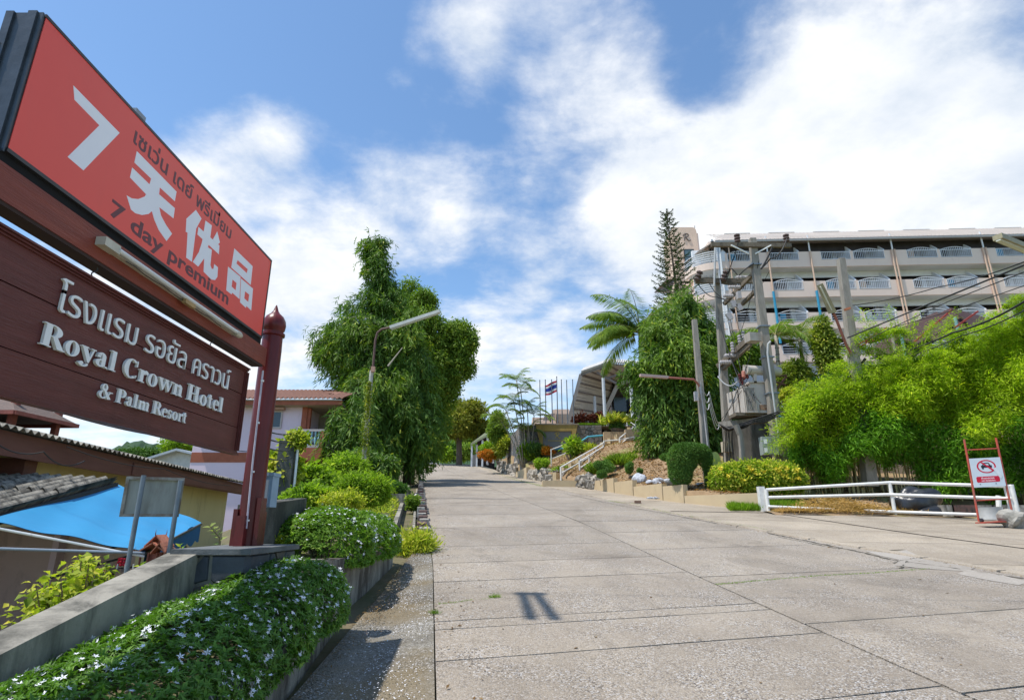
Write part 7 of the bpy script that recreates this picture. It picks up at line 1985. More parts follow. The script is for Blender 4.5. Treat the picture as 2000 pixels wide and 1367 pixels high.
def strands(name, clumps, ns, per, L, Wd, m, parent, rng, step=.10, out=.18):
    """drooping shoots: leaves strung along hanging twigs (weeping habit)"""
    nb = max(6, ns // 13); pb, nb_ = clump_points(clumps, nb, rng, 0.0); pb = pb + nb_ * rng.uniform(-.25, .30, (nb, 1)) * (1.0 if L > .3 else .6)
    p1, n1 = clump_points(clumps, ns, rng, .3); bi = rng.integers(0, nb, ns); use = rng.random(ns) < .66
    p = np.where(use[:, None], pb[bi] + rng.normal(size=(ns, 3)) * np.array([[.24, .24, .2]]), p1 - n1 * .12); nn = np.where(use[:, None], norm(nb_[bi] + rng.normal(size=(ns, 3)) * .35), n1)
    bright = (np.sin(bi * 12.9898) * 43758.5453 % 1.0 < .22) & use
    up = nn.copy(); h = norm(nn * np.array([[1, 1, .25]]) + rng.normal(size=nn.shape) * .25)
    N = ns * per
    k = np.tile(np.arange(per), ns)[:, None] / per
    sp = (step * per) * np.repeat(rng.uniform(.3, .9, ns), per)[:, None]
    H = np.repeat(h, per, 0); B = np.repeat(p, per, 0) + H * out * np.sin(k * 2.0) * 1.2 + np.array([[0, 0, -1.0]]) * k * sp
    side = rng.normal(size=(N, 3))
    D_ = H * .5 + side * .5 + np.array([[0, 0, -.9]])
    Nn = H + rng.normal(size=(N, 3)) * .4
    sz = rng.uniform(.65, 1.25, N)
    br = np.repeat(bright, per)
    if m is M_mast and br.any(): leaves(name, B[br], D_[br], Nn[br], L * sz[br], Wd * sz[br], M_mast2, parent, .2)['kind'] = 'stuff'
    else: br = np.zeros(N, bool)
    return leaves(name, B[~br], D_[~br], Nn[~br], L * sz[~br], Wd * sz[~br], m, parent, .2)

def limbs(root, base, top, r0, r1, n, rnd, spread, name='trunk', m=None, zfrom=.35):
    base = Vector(base); top = Vector(top)
    pts = [base.lerp(top, t) + Vector((rnd.uniform(-.1, .1), rnd.uniform(-.1, .1), 0)) * (1 if 0 < t < 1 else 0) for t in (0, .25, .5, .75, 1)]
    MB().tube(pts, [r0 * 1.25, r0, r0 * .8, r0 * .55, r1], 10).build(name, m or M_trunk, root, smooth=True)
    for i in range(n):
        t = zfrom + (1 - zfrom) * (i + .5) / n; a = rnd.uniform(0, 6.28); s = base.lerp(top, t)
        e = s + Vector((math.cos(a) * spread, math.sin(a) * spread, spread * rnd.uniform(.4, .9)))
        MB().tube([s, s.lerp(e, .5) + Vector((0, 0, .1 * spread)), e], [r0 * .4, r0 * .25, r0 * .08], 6).build('limb', m or M_trunk, root)

def wpx(w, Y): return w / FPX * Y * 1.04       # width of w photo pixels at distance Y (approx.)

# --- weeping mast tree in front, with its leaning spire
rng = np.random.default_rng(11); rr = random.Random(11)
mtree = thing('mast_tree', 'tall weeping mast tree with leaning spire and dense drooping foliage beside the road', 'tree', P(768, 945, 33))
def cl(px, py, Y, rx, rz, ry=None): c = P(px, py, Y); return (tuple(c), (wpx(rx, Y), wpx(ry or rx, Y), wpx(rz, Y)))
spire = [cl(720, 476, 33, 9, 14), cl(739, 474, 33, 12, 18), cl(733, 505, 33, 16, 30), cl(743, 540, 33, 20, 36), cl(752, 580, 33, 26, 44), cl(764, 640, 33, 38, 60)]
bodyc = [cl(775, 690, 33, 52, 70, 40), cl(770, 760, 32.6, 62, 75, 45), cl(775, 830, 32.4, 66, 62, 45), cl(720, 720, 32.5, 40, 80, 34), cl(690, 690, 32.3, 38, 66, 32), cl(660, 665, 32, 26, 34, 22), cl(632, 665, 32, 15, 18, 14), cl(690, 650, 32.3, 30, 34),
         cl(708, 790, 31.0, 44, 74, 36), cl(696, 830, 27.4, 28, 56, 22), cl(668, 805, 27.2, 18, 20, 14), cl(735, 850, 31.6, 45, 50, 34), cl(820, 850, 32.4, 32, 44, 26), cl(662, 850, 27.2, 12, 30, 10), cl(700, 880, 28, 26, 40, 20), cl(806, 760, 32.5, 44, 80, 34), cl(700, 600, 32.5, 22, 34)]
strands('foliage', spire, 3000, 7, .32, .066, M_mast, mtree, rng, .09, .06); mtree.children[-1]['kind'] = 'stuff'
strands('foliage', bodyc, 8600, 9, .38, .064, M_mast, mtree, rng, .13, .22); mtree.children[-1]['kind'] = 'stuff'
strands('foliage', [cl(735, 500, 32.6, 14, 40), cl(700, 640, 31.5, 36, 30), cl(664, 680, 31.2, 26, 24), cl(752, 740, 30.6, 34, 26), cl(800, 640, 32, 24, 60), cl(690, 760, 30.6, 24, 30)], 700, 8, .34, .06, M_mast2, mtree, rng, .12, .2)
for i, (x, w) in enumerate(((768, .24), (793, .2))):
    b = P(x, 948, 33 - .0 * i); MB().tube([(b.x, b.y, b.z - 1.2), (b.x + .05, b.y, b.z + 3), (b.x - .05, b.y, b.z + 8)], [w * 1.2, w, w * .8], 10).build('trunk', M_trunk, mtree, smooth=True)
a, b = P(758, 715, 30.2), P(786, 679, 30.0); MB().tube([a, b], [.05, .02], 6).build('dead_branch', mat('bare pale branch', (.5, .45, .36)), mtree)
MB().tube([P(676, 622, 31.5), P(700, 618, 31.4), P(720, 622, 31.4)], [.04, .03, .02], 5).build('dead_branch', MATS['bare pale branch'], mtree)
# --- broad tree behind it
btree = thing('broad_tree', 'broad bushy green tree crowding behind the mast tree on its right side', 'tree', P(805, 935, 37))
rngb = np.random.default_rng(12)
bc = [cl(810, 600, 37, 34, 34, 30), cl(845, 640, 37, 42, 42, 36), cl(878, 670, 37, 42, 44, 36), cl(895, 650, 37, 28, 34), cl(905, 700, 37, 22, 34), cl(865, 730, 37, 40, 50, 36), cl(845, 790, 37, 34, 60, 34), cl(830, 860, 37, 30, 44, 30), cl(815, 700, 38, 44, 100, 40), cl(800, 565, 37.5, 18, 18), cl(916, 668, 37, 12, 14), cl(835, 595, 37, 22, 22), cl(882, 742, 36.6, 18, 22)]
bc2 = []
for c_, r_ in bc: bc2 += [x for x in subclumps(c_, r_, 12, rngb, .36, -1.1, 1)]
foliage('foliage', bc2, 60000, .24, .09, M_broad, btree, rngb, .5, .6, 1.0, .15, jit=.16)
btree.children[-1]['kind'] = 'stuff'
b = P(800, 935, 36); MB().tube([(b.x, b.y, b.z - 1), (b.x + .1, b.y, b.z + 4), (b.x + .8, b.y + .5, b.z + 8)], [.3, .24, .16], 10).build('trunk', M_trunk, btree, smooth=True)

def bush(label, px, pyb, pyt, hw, Y, n, L, Wd, m, seed, cat='shrub', name='shrub', grp=None, droop=.1, k=9, out=.55, bend=0, stems=4, zb=None, depth=1.0, s=.42, low=-.3, wild=None):
    if wild is None: wild = 0 if m is M_topi else 1
    rg_ = np.random.default_rng(seed); rd = random.Random(seed)
    b = P(px, pyb, Y); t = P(px, pyt, Y); w = wpx(hw, Y); h = (t.z - b.z) / 2
    root = thing(name, label, cat, b, grp)
    c = (b.x, Y, b.z + h)
    cls_ = subclumps(c, (w * .84, w * .84 * depth, h * .84), int(k * (1 + .5 * wild)), rg_, s, low, wild)
    if wild and Y < 24:
        ns = 46; dd = norm(rg_.normal(size=(ns, 3)) * np.array([[1, 1, .8]]) + np.array([[0, 0, .55]])); per = 14; kk = np.tile(np.linspace(.6, 1.22, per), ns)[:, None]
        rr_ = np.repeat(dd * np.array([[w, w, h]]) * rg_.uniform(.85, 1.3, (ns, 1)), per, 0)
        B = np.array([c]) + rr_ * kk + np.array([[0, 0, -1]]) * (kk - .6) ** 2 * h * .5 + rg_.normal(size=(ns * per, 3)) * L * .3
        leaves('shoot_leaves', B, rr_ * .6 / max(w, h) + rg_.normal(size=(ns * per, 3)) * .6, rg_.normal(size=(ns * per, 3)) * .5 + np.array([[0, 0, 1.0]]), L * rg_.uniform(.6, 1.2, ns * per), Wd, m, root, .2)['kind'] = 'stuff'
    o = foliage('foliage', cls_, n, L, Wd, m, root, rg_, out, droop, .9, .25, bend, jit=wild * (L * .9 if Y < 24 else L * .5)); o['kind'] = 'stuff'
    if stems:
        mb = MB()
        for i in range(stems):
            a = rd.uniform(0, 6.28); mb.tube([(b.x + .03 * math.cos(a), Y + .03 * math.sin(a), b.z - .25), (b.x + w * .4 * math.cos(a), Y + w * .3 * math.sin(a), b.z + h * 1.1)], [max(.012, w * .03), .008], 5)
        mb.build('stems', M_trunk, root)
    return root
# second row trees up the road
t2 = bush('round olive brown tree standing right of the crest, its trunk showing', 893, 880, 782, 56, 74, 26000, .42, .19, M_brownish, 21, 'tree', 'roadside_tree', None, .2, 22, .5, 0, 0, s=.34)
b = P(897, 903, 74); MB().tube([(b.x, b.y, b.z - .5), (b.x - .1, b.y, b.z + 3.2), (b.x, b.y, b.z + 6)], [.42, .34, .2], 10).build('trunk', M_trunk, t2)
for dx in (-1.6, 1.8, .6): MB().tube([(b.x, b.y, b.z + 3), (b.x + dx, b.y, b.z + 5)], [.2, .1], 6).build('limb', M_trunk, t2)
bush('dark green tree between the mast tree and the olive brown tree', 848, 880, 800, 26, 78, 9000, .42, .18, M_broad, 22, 'tree', 'roadside_tree', None, .2, 12, .5, 0, 0)
for i, (x, yb, yt, hw, Y, m, l) in enumerate(((845, 905, 872, 22, 98, M_darkg, 'dark bushy mass of trees beyond the crest above the white car'), (869, 904, 879, 8, 94, M_bright, 'pale green conical shrub beyond the crest'), (886, 904, 872, 16, 100, M_darkg, 'dark tree beyond the crest behind the olive tree trunk'), (912, 902, 868, 14, 96, M_broad, 'green tree beyond the crest left of the pavilion'), (905, 900, 845, 30, 110, M_broad, 'far tree rising behind the pavilion'), (950, 860, 822, 26, 120, M_darkg, 'far dark tree above the pavilion roof'), (858, 902, 850, 30, 112, M_darkg, 'far dark tree left of the olive tree'))):
    bush(l, x, yb, yt, hw, Y, 4200, .5, .24, m, 30 + i, 'tree', 'far_tree', None, .2, 9, .5, 0, 0)
bush('bright green rounded tree behind the white gabled house', 395, 892, 862, 62, 80, 16000, .45, .2, M_bright, 41, 'tree', 'far_tree', None, .2, 22, .5, 0, 0)
bush('darker green tree right of the bright one behind the gabled house', 450, 895, 868, 40, 84, 7000, .45, .2, M_darkg, 42, 'tree', 'far_tree', None, .2, 12, .5, 0, 0)
bush('small bright bush under the zinc roof of the gabled house', 425, 940, 912, 24, 34, 6000, .16, .07, M_bright, 43)
for i, x in enumerate((250, 285, 320)): bush('far green tree %s on the left skyline' % ('leftmost', 'second', 'third')[i], x, 905, 880 + 2 * i, 24, 95, 3000, .5, .22, M_darkg, 44 + i, 'tree', 'far_tree', None, .2, 8, .5, 0, 0)

# --- verge plants on the left
bush('large feathery light green shrub standing in the middle of the verge', 705, 1000, 930, 44, 11.5, 17000, .075, .024, M_bright, 51, droop=.15, k=22, out=.5)
bush('leafy creeper mound with broad leaves in front of the pink house balcony', 608, 968, 928, 30, 13, 5200, .13, .085, M_bright, 52, droop=.4, k=14)
bush('bright green creeper heap beside the dark garden wall', 600, 1010, 955, 42, 10.5, 7500, .075, .045, M_bright, 53, droop=.3, k=16)
bush('low yellow green weeds between the feathery shrub and the flowering hedge', 668, 1005, 968, 45, 10.3, 5000, .06, .025, M_varie, 54, droop=.1, k=12, stems=3)
bush('ferny compound leaved bush under the mast tree edge', 672, 938, 903, 30, 17, 6500, .15, .045, M_bright, 55, droop=.3, k=14)
bush('yellow leaved climber left of the concrete pillar', 545, 975, 885, 13, 12.2, 1500, .16, .11, M_varie, 56, droop=.5, k=12)
bush('yellow green creeper crowning the concrete pillar', 580, 878, 846, 15, 12, 1700, .07, .05, M_varie, 57, droop=.5, k=12, stems=2)
bush('bright ground creeper between the maroon post and the second hedge', 575, 1046, 1008, 36, 8.4, 4200, .05, .024, M_bright, 58, droop=.1, k=12, stems=3)
bush('small trailing weed at the foot of the maroon post', 536, 1100, 1052, 18, 6.6, 520, .055, .042, M_varie, 59, droop=.3, k=6, stems=2)
bush('grey green clipped shrub in the low dark planter', 768, 968, 944, 26, 19, 3600, .13, .03, M_topi, 60, droop=-.3, k=8)
bush('dark leafy growth filling the drain beside the low planter', 806, 998, 972, 9, 17.2, 1200, .08, .045, M_broad, 61, k=5, stems=0)
bush('yellow green weeds sprouting from the gutter end', 808, 1100, 1050, 32, 10.4, 2600, .11, .022, M_varie, 62, droop=-.2, k=10, stems=3)
bush('tall yellow stalked weed right of the dark garden wall', 640, 990, 925, 16, 14.5, 1600, .10, .04, M_bright, 63, droop=.1, k=8)
# undergrowth shading the bank under the mast tree
bush('dark shrubs under the mast tree skirt', 710, 950, 885, 52, 25, 9000, .22, .07, M_mast, 64, droop=.6, k=14, stems=0)
# variegated shrub at far left
vs = thing('variegated_shrub', 'yellow green variegated shrub with large leaves outside the parapet at far left', 'shrub', P(130, 1260, 4.9))
rng = np.random.default_rng(65); rd = random.Random(65)
mbs = MB(); Bp = []
for i in range(46):
    px = rd.choice([rd.uniform(10, 235), rd.gauss(150, 50)]); py = 1075 + abs(px - 165) * .55 + rd.uniform(0, 60) + (12 if px < 120 else 0)
    e = P(px, py, rd.uniform(4.5, 5.3)); s = P(rd.uniform(110, 170), 1330, 4.9)
    m_ = s.lerp(e, .55) + Vector((0, 0, -.05)); mbs.tube([s, m_, e], [.010, .008, .004], 5)
    for k in range(40):
        t = rd.uniform(.28, 1) ** .6; q = (m_.lerp(e, (t - .5) * 2) if t > .5 else s.lerp(m_, t * 2)); Bp.append((q.x + rd.gauss(0, .035), q.y + rd.gauss(0, .04), q.z + rd.gauss(0, .03)))
mbs.build('stems', mat('green brown stem', (.22, .17, .09), (.15, .12, .07)), vs)
Bp = np.array(Bp); n = len(Bp)
leaves('foliage', Bp, rng.normal(size=(n, 3)) * np.array([[1, 1, .4]]) + np.array([[0, 0, -.35]]), rng.normal(size=(n, 3)) * .4 + np.array([[0, 0, 1.0]]), .075 * rng.uniform(.6, 1.3, n), .05 * rng.uniform(.7, 1.2, n), M_varie, vs, .18, bend=.08)['kind'] = 'stuff'
gs2 = np.random.default_rng(66)
def sprig(label, pts, Ls, nl, m, seed):
    rg_ = np.random.default_rng(seed); root = thing('sprig', label, 'plant', pts[0]); MB().tube(pts, [.006] * (len(pts) - 1) + [.003], 5).build('stem', MATS['green brown stem'], root)
    B = []
    for i in range(nl):
        t = (i + 1) / nl * (len(pts) - 1); k = min(int(t), len(pts) - 2); B.append(tuple(Vector(pts[k]).lerp(Vector(pts[k + 1]), t - k)))
    B = np.array(B); s_ = np.where(np.arange(nl) % 2, 1, -1)[:, None]
    leaves('foliage', B, np.array([[1, .2, .35]]) * s_ + np.array([[0, 0, .5]]) + rg_.normal(size=(nl, 3)) * .3, np.array([[0, -.5, 1.0]]) + rg_.normal(size=(nl, 3)) * .3, Ls * rg_.uniform(.7, 1.2, nl), Ls * .45, m, root, .15, bend=.08)
sprig('pale thin twig with round leaves rising behind the parapet near the awning tip', [P(432, 1095, 6.0), P(428, 1050, 6.0), P(410, 1028, 6.0)], .085, 14, leafmat('pale leaf', (.2, .3, .12), (.35, .45, .22), (.5, .58, .35), .3), 1)
sprig('bright green shoot between the two sign posts behind the parapet', [P(395, 1120, 6.2), P(365, 1085, 6.2), P(352, 1065, 6.2)], .07, 12, M_bright, 2)
sprig('leafy shoot in front of the spirit house stand', [P(310, 1135, 6.0), P(290, 1112, 6.0), P(272, 1106, 6.0)], .08, 16, M_bright, 3)
# creeper up the left lamp pole
cr = thing('creeper', 'dry creeper climbing the white peeling lamp pole', 'climber', P(708, 925, 21.8))
rng = np.random.default_rng(67); t = rng.random(1500) ** .8
a0, a1 = P(710, 905, 21.85), P(723, 728, 21.85); B = np.array(a0) + (np.array(a1) - np.array(a0)) * t[:, None] * .9 + rng.normal(size=(1500, 3)) * np.array([[.11, .06, .04]]) * (1.4 - t[:, None]) * (np.sin(t[:, None] * 17) * .4 + 1)
leaves('foliage', B, rng.normal(size=(1500, 3)) + np.array([[0, 0, -.6]]), rng.normal(size=(1500, 3)), .085, .045, M_croton, cr, .2)

# --- right bank trees
wt = thing('drooping_tree', 'large drooping evergreen with two pointed tops behind the slim lamp pole', 'tree', P(1330, 900, 31.5))
rng = np.random.default_rng(71)
wc = [cl(1340, 582, 31.5, 10, 16), cl(1343, 608, 31.5, 20, 28), cl(1352, 650, 31.5, 34, 46), cl(1296, 618, 31.5, 10, 16), cl(1294, 645, 31.5, 26, 28), cl(1280, 705, 31.3, 24, 28), cl(1330, 720, 31.3, 62, 70, 46), cl(1350, 790, 31.2, 56, 66, 44), cl(1290, 760, 31.0, 40, 70, 36),
      cl(1385, 740, 31.5, 26, 80, 24), cl(1243, 722, 31, 12, 11), cl(1322, 840, 31.2, 62, 34, 44), cl(1375, 830, 31.4, 34, 50, 28), cl(1385, 680, 31.6, 18, 40)]
strands('foliage', wc, 7600, 9, .36, .075, M_mast, wt, rng, .12, .2)['kind'] = 'stuff'
strands('foliage', [cl(1275, 722, 30.4, 28, 24), cl(1300, 660, 30.8, 30, 40), cl(1345, 600, 31, 16, 40), cl(1330, 700, 30.2, 50, 40), cl(1380, 700, 31.0, 22, 60)], 1500, 8, .34, .07, M_mast2, wt, rng, .11, .2)['kind'] = 'stuff'
b = P(1319, 885, 31.5); MB().tube([(b.x, b.y, b.z - .5), (b.x, b.y, b.z + 3)], [.22, .18], 8).build('trunk', M_trunk, wt)

def palm(label, foot, crown, nf, L, leaf, r0, seed, m=M_palm, nleaf=40, width=.05, grp=None, elevs=(-.2, 1.3), droop=1.5, hang=.5, lean=None, azs=None, rings=True, name='palm_tree'):
    rg_ = np.random.default_rng(seed); rd = random.Random(seed)
    foot = Vector(foot); crown = Vector(crown); root = thing(name, label, 'palm tree', foot, grp)
    pts = [foot + Vector((0, 0, -.4))] + [foot.lerp(crown, t) + Vector(((t - t * t) * .4, 0, 0)) for t in (.25, .5, .75, 1)]
    MB().tube(pts, [r0 * 1.25, r0, r0 * .9, r0 * .85, r0 * .8], 10).build('trunk', M_trunkp, root, smooth=True)
    if rings:
        for i in range(int((crown.z - foot.z) / .45)):
            q = foot.lerp(crown, i * .45 / (crown.z - foot.z)); MB().lathe(q + Vector(((lambda t: (t - t * t) * .4)(i * .45 / (crown.z - foot.z)), 0, 0)), [(r0 * 1.07, 0), (r0 * 1.0, .05)], 10).build('trunk_ring', M_trunk, root)
    for i in range(nf):
        az = (azs[i] if azs else i * 2.4 + rd.uniform(-.3, .3)); el = elevs[0] + (elevs[1] - elevs[0]) * ((i * .618) % 1)
        pt, lf = frond(crown, az, el, L * rd.uniform(.8, 1.08), droop * rd.uniform(.75, 1.2), leaf, nleaf, rg_, width, hang * rd.uniform(.6, 1.3))
        f = thing('frond', None, None, crown); f.parent = root; f.location = crown - foot; WL[f.name] = crown
        MB().tube([tuple(p) for p in pt], list(np.linspace(r0 * .22, .01, len(pt))), 5).build('midrib', M_bright if False else mat('palm midrib', (.22, .24, .08), (.3, .26, .1)), f)
        B = np.concatenate([q[0] for q in lf]); D_ = np.concatenate([q[1] for q in lf]); Nn = np.concatenate([q[2] for q in lf]); LL = np.concatenate([q[3] for q in lf])
        leaves('leaflets', B, D_, Nn, LL, width, m, f, .1)
    return root
PI = math.pi
cp = palm('coconut palm with wide arching fronds and ringed trunk behind the garden stairs', P(1250, 868, 41), P(1251, 652, 41), 21, 5.5, 1.3, .21, 5, nleaf=95, width=.065, elevs=(.1, 1.45), droop=1.5, hang=.95,
          azs=[2.2, .5, PI, PI + .35, PI - .4, PI + .75, PI - .15, 2.5, 1.9, 1.2, .7, .3, 0, -.4, -.9, -1.5, -2.0, -2.6, 3.4, 2.9, .9])
# frond objects above are sub-things; name clump palm
pc_ = [(1020, 902, 988, 802), (1022, 902, 1003, 785), (1025, 902, 1017, 762), (1028, 902, 1030, 800), (1018, 902, 980, 824), (1031, 902, 1043, 812), (1023, 902, 1009, 745), (1021, 902, 997, 838), (1029, 902, 1034, 842)]
for i, (x0, y0, x1, y1) in enumerate(pc_):
    palm(('areca palm stem, leftmost but one of the clump above the rubble wall', 'areca palm stem in the middle left of the clump', 'tall areca palm stem in the middle of the clump', 'areca palm stem right of the middle of the clump', 'areca palm stem at the left edge of the clump', 'areca palm stem leaning right toward the flagpoles', 'tallest areca palm stem topping the clump', 'short low areca palm stem at the left of the clump', 'short low areca palm stem at the right of the clump')[i],
         P(x0, y0, 44.9 + .12 * i), P(x1, y1, 44.9 + .12 * i), 10, 2.0, .5, .045, 80 + i, nleaf=34, width=.045, grp='areca palms in one clump', elevs=(.3, 1.45), droop=1.75, hang=.3, rings=False)
bush('dark bushy tree behind the left side of the areca palm clump', 971, 892, 806, 16, 53, 9500, .24, .10, M_broad, 91, 'tree', 'small_tree', None, .2, 10, .5, 0, 1)
bush('low foliage around the feet of the areca palms', 1030, 903, 872, 14, 45.6, 2600, .3, .07, M_bright, 92, droop=.0, k=8)
bush('orange and green ixora shrub at the end of the far rubble wall', 951, 903, 881, 16, 53, 3600, .16, .07, M_orange, 93, k=8)
bush('yellow green shrub with orange tips behind the far rubble wall', 972, 901, 874, 17, 53, 3600, .18, .08, M_croton, 94, k=8)
bush('pale yellow green shrub above the orange ixora', 958, 886, 867, 20, 55, 2600, .2, .09, M_bright, 95, k=8)
bush('bright yellow green plant beside the palm feet', 984, 880, 856, 10, 52.5, 1000, .32, .09, M_varie, 96, k=6)
bush('dark green and red shrub below the monogram wall, left', 1050, 891, 871, 19, 45, 4200, .18, .08, M_darkg, 97, k=10)
bush('reddish topped shrub below the monogram wall panel', 1070, 889, 874, 9, 44.6, 1300, .16, .07, M_orange, 98, k=6)
bush('round light green shrub above the low rubble wall', 1060, 920, 896, 16, 40.2, 3400, .12, .06, M_bright, 99, k=7)
bush('squarish dark clipped shrub right of the handrail', 1181, 929, 896, 20, 30, 5200, .085, .034, M_topi, 100, k=7, out=.8)
bush('small round dark clipped shrub on the wall edge', 1174, 938, 915, 11, 28.8, 2600, .07, .03, M_topi, 101, k=5, out=.8, stems=1)
bush('upright dark shrub on two stems in the middle of the bank', 1230, 930, 899, 10.5, 27.8, 3000, .07, .03, M_topi, 102, k=5, out=.8)
bush('tiny dark shrub right of the upright one', 1250, 929, 912, 7, 27.4, 1300, .06, .028, M_topi, 103, k=4, out=.8)
sp_ = [('spiky bright green lily clump left of the upright shrub', 1206, 908, 884, 14, 31.5), ('spiky bright green lily clump right of the first', 1226, 903, 882, 12, 33), ('small spiky lily clump by the landing wall', 1244, 897, 878, 9, 34.5), ('spiky green lily strip by the steps foot', 1160, 925, 902, 7, 31.5), ('bright lilies lining the left of the handrail', 1105, 922, 906, 16, 36.8), ('bright lilies between the two handrails', 1142, 908, 890, 14, 39), ('green lilies behind the landing', 1176, 893, 872, 14, 41), ('spiky plant below the upper terrace wall', 1272, 878, 858, 9, 40)]
for i, (l, x, yb, yt, hw, Y) in enumerate(sp_):
    rg_ = np.random.default_rng(200 + i); b = P(x, yb, Y); h = P(x, yt, Y).z - b.z; w = wpx(hw, Y); n = 420
    root = thing('lily_clump', l, 'plant', b, 'spiky lily clumps on the bank')
    B = np.array(b) + rg_.normal(size=(n, 3)) * np.array([[w * .5, w * .35, 0.02]]); d = (B - np.array(b)) * np.array([[1.2, 1.2, 0]]) + rg_.normal(size=(n, 3)) * np.array([[.35, .35, .1]]) * h + np.array([[0, 0, h * 1.0]])
    leaves('foliage', B, d, rg_.normal(size=(n, 3)) + np.array([[0, -1, .3]]), h * rg_.uniform(.6, 1.15, n), .07, M_bright, root, .15, bend=.12)['kind'] = 'stuff'
# umbrella-like fern tree in front of monogram wall, potted vase shrub with bromeliad
r = bush('fan leaved small tree on a leaning trunk before the monogram wall', 1122, 887, 863, 12, 40.5, 900, .42, .10, M_bright, 110, 'tree', 'small_tree', droop=.35, k=8, stems=0, low=.1)
for dx in (0, 8): MB().tube([P(1118 + dx, 912, 40), P(1106 + dx, 888, 40.3), P(1108, 876, 40.4)], [.09, .07, .04], 7).build('trunk', M_trunk, r)
bush('yellow leaved sprawling branches between trunk and handrail', 1150, 892, 868, 18, 42, 900, .22, .08, M_varie, 111, k=10, s=.3)
r = bush('vase shaped clipped shrub on the terrace edge', 1207, 846, 823, 19, 44, 6000, .11, .045, M_topi, 112, k=6, out=.8, stems=0)
MB().tube([P(1205, 860, 44), P(1206, 838, 44)], [.14, .55], 10).build('stem', M_trunk, r)
r = thing('bromeliad', 'bright yellow green spiky plant growing out of the vase shaped shrub', 'plant', P(1200, 825, 43.9))
rg_ = np.random.default_rng(113); n = 330; b = P(1205, 826, 43.9); B = np.array(b) + rg_.normal(size=(n, 3)) * np.array([[.45, .3, .05]])
leaves('foliage', B, rg_.normal(size=(n, 3)) * np.array([[.8, .6, .25]]) + np.array([[0, 0, .75]]), rg_.normal(size=(n, 3)) + np.array([[0, -1, .3]]), 1.05 * rg_.uniform(.6, 1.1, n), .13, M_varie, r, .15, bend=.1)
for i, (x, w) in enumerate(((1128, 9), (1140, 11), (1156, 11), (1168, 9))):
    bush('burgundy leafless looking shrub %s of the canopy columns' % ('far left', 'left', 'between the first two', 'just left of the thickest')[i], x, 830, 808 - i, w, 48.5, 420, .22, .08, M_burg, 120 + i, grp=None, k=6, s=.3)
for i, x in enumerate((1180, 1238)): bush(('clipped low plants in the planter by the white column', 'plants behind the ringed palm trunk')[i], x, 832, 820, 8, 48, 900, .16, .07, M_bright, 126 + i, k=4, stems=0)
# grass fringe on top of the monogram wall
rg_ = np.random.default_rng(130); n = 5000
B = np.stack([rg_.uniform(P(1128, 830, 47).x, P(1168, 830, 47).x, n), rg_.uniform(46.7, 48, n), np.full(n, 7.62)], 1)
tag(blades('terrace_grass', B, M_grass, None, rg_, .16, .03), 'strip of grass along the top of the stone wall', 'grass', kind='stuff')

# arch topiary (elephant-like), standing by the beige wall
r = thing('arch_topiary', 'large clipped topiary arched like an elephant, thick body at left and thin leg at right', 'topiary', P(1345, 948, 22.4))
rg_ = np.random.default_rng(140); Yt_ = 22.4
el = [cl(1330, 900, Yt_, 23, 30, 20), cl(1343, 885, Yt_, 27, 18, 20), cl(1361, 883, Yt_, 22, 15, 18), cl(1329, 924, Yt_, 20, 22, 18), cl(1376, 892, Yt_, 13, 18, 13), cl(1382, 912, Yt_, 8.5, 18, 8), cl(1384.5, 936, Yt_, 7, 20, 7), cl(1350, 900, Yt_, 10, 14, 10)]
foliage('foliage', el, 42000, .055, .028, M_topi, r, rg_, .8, 0, .7, .2)['kind'] = 'stuff'
MB().tube([P(1345, 960, Yt_), P(1338, 925, Yt_)], .07, 6).build('stem', M_trunk, r)
MB().tube([P(1387, 962, Yt_), P(1384, 935, Yt_)], .035, 6).build('stem', M_trunk, r)
r = bush('small ball topiary on a bare stem just left of the arch topiary', 1301, 903, 882, 13, 23.6, 3600, .055, .028, M_topi, 141, 'topiary', 'ball_topiary', None, 0, 4, .8, 0, 0)
MB().tube([P(1310, 942, 23.6), P(1303, 900, 23.6)], .025, 6).build('stem', M_trunk, r)
# elephant-ear leaf
r = thing('elephant_ear', 'single big pale elephant ear leaf behind the arch topiary', 'plant', P(1395, 930, 23.5))
c = P(1398, 897, 23.4); mb = MB(); mb.add([(c.x + .26 * math.sin(a) * (1 if a > 0 else 1) * .9, c.y + .1 * math.sin(a), c.z + .36 * math.cos(a) - .05) for a in [i * 2 * math.pi / 14 for i in range(14)]] + [(c.x, c.y - .08, c.z)], [(i, (i + 1) % 14, 14) for i in range(14)])
mb.build('leaf_blade', leafmat('pale big leaf', (.28, .42, .22), (.32, .46, .26), (.36, .5, .3), .35), r); MB().tube([P(1396, 940, 23.5), c], .015, 5).build('stalk', M_bright, r)
# yellow-flowered bush
r = thing('flowering_bush', 'broad bright green bush with yellow trumpet flowers behind the low wall', 'shrub', P(1480, 960, 21.6))
rg_ = np.random.default_rng(142); Yb_ = 21.8
yb_ = [cl(1415, 938, Yb_, 24, 26, 24), cl(1440, 934, Yb_, 28, 26, 26), cl(1470, 932, Yb_, 30, 27, 26), cl(1500, 932, Yb_, 30, 27, 26), cl(1530, 934, Yb_, 28, 25, 26), cl(1552, 938, Yb_, 18, 19, 18), cl(1455, 920, Yb_, 18, 14), cl(1508, 918, Yb_, 18, 14), cl(1420, 920, Yb_, 12, 10)]
foliage('foliage', yb_, 6000, .12, .052, M_varie, r, rg_, .5, .1, .9, .1, jit=.07)['kind'] = 'stuff'
foliage('foliage', yb_, 12000, .12, .052, M_bright, r, rg_, .5, .1, .9, .25)['kind'] = 'stuff'
M_yflow = mat('yellow flower', (.88, .74, .08), (.8, .66, .06), 4, .6)
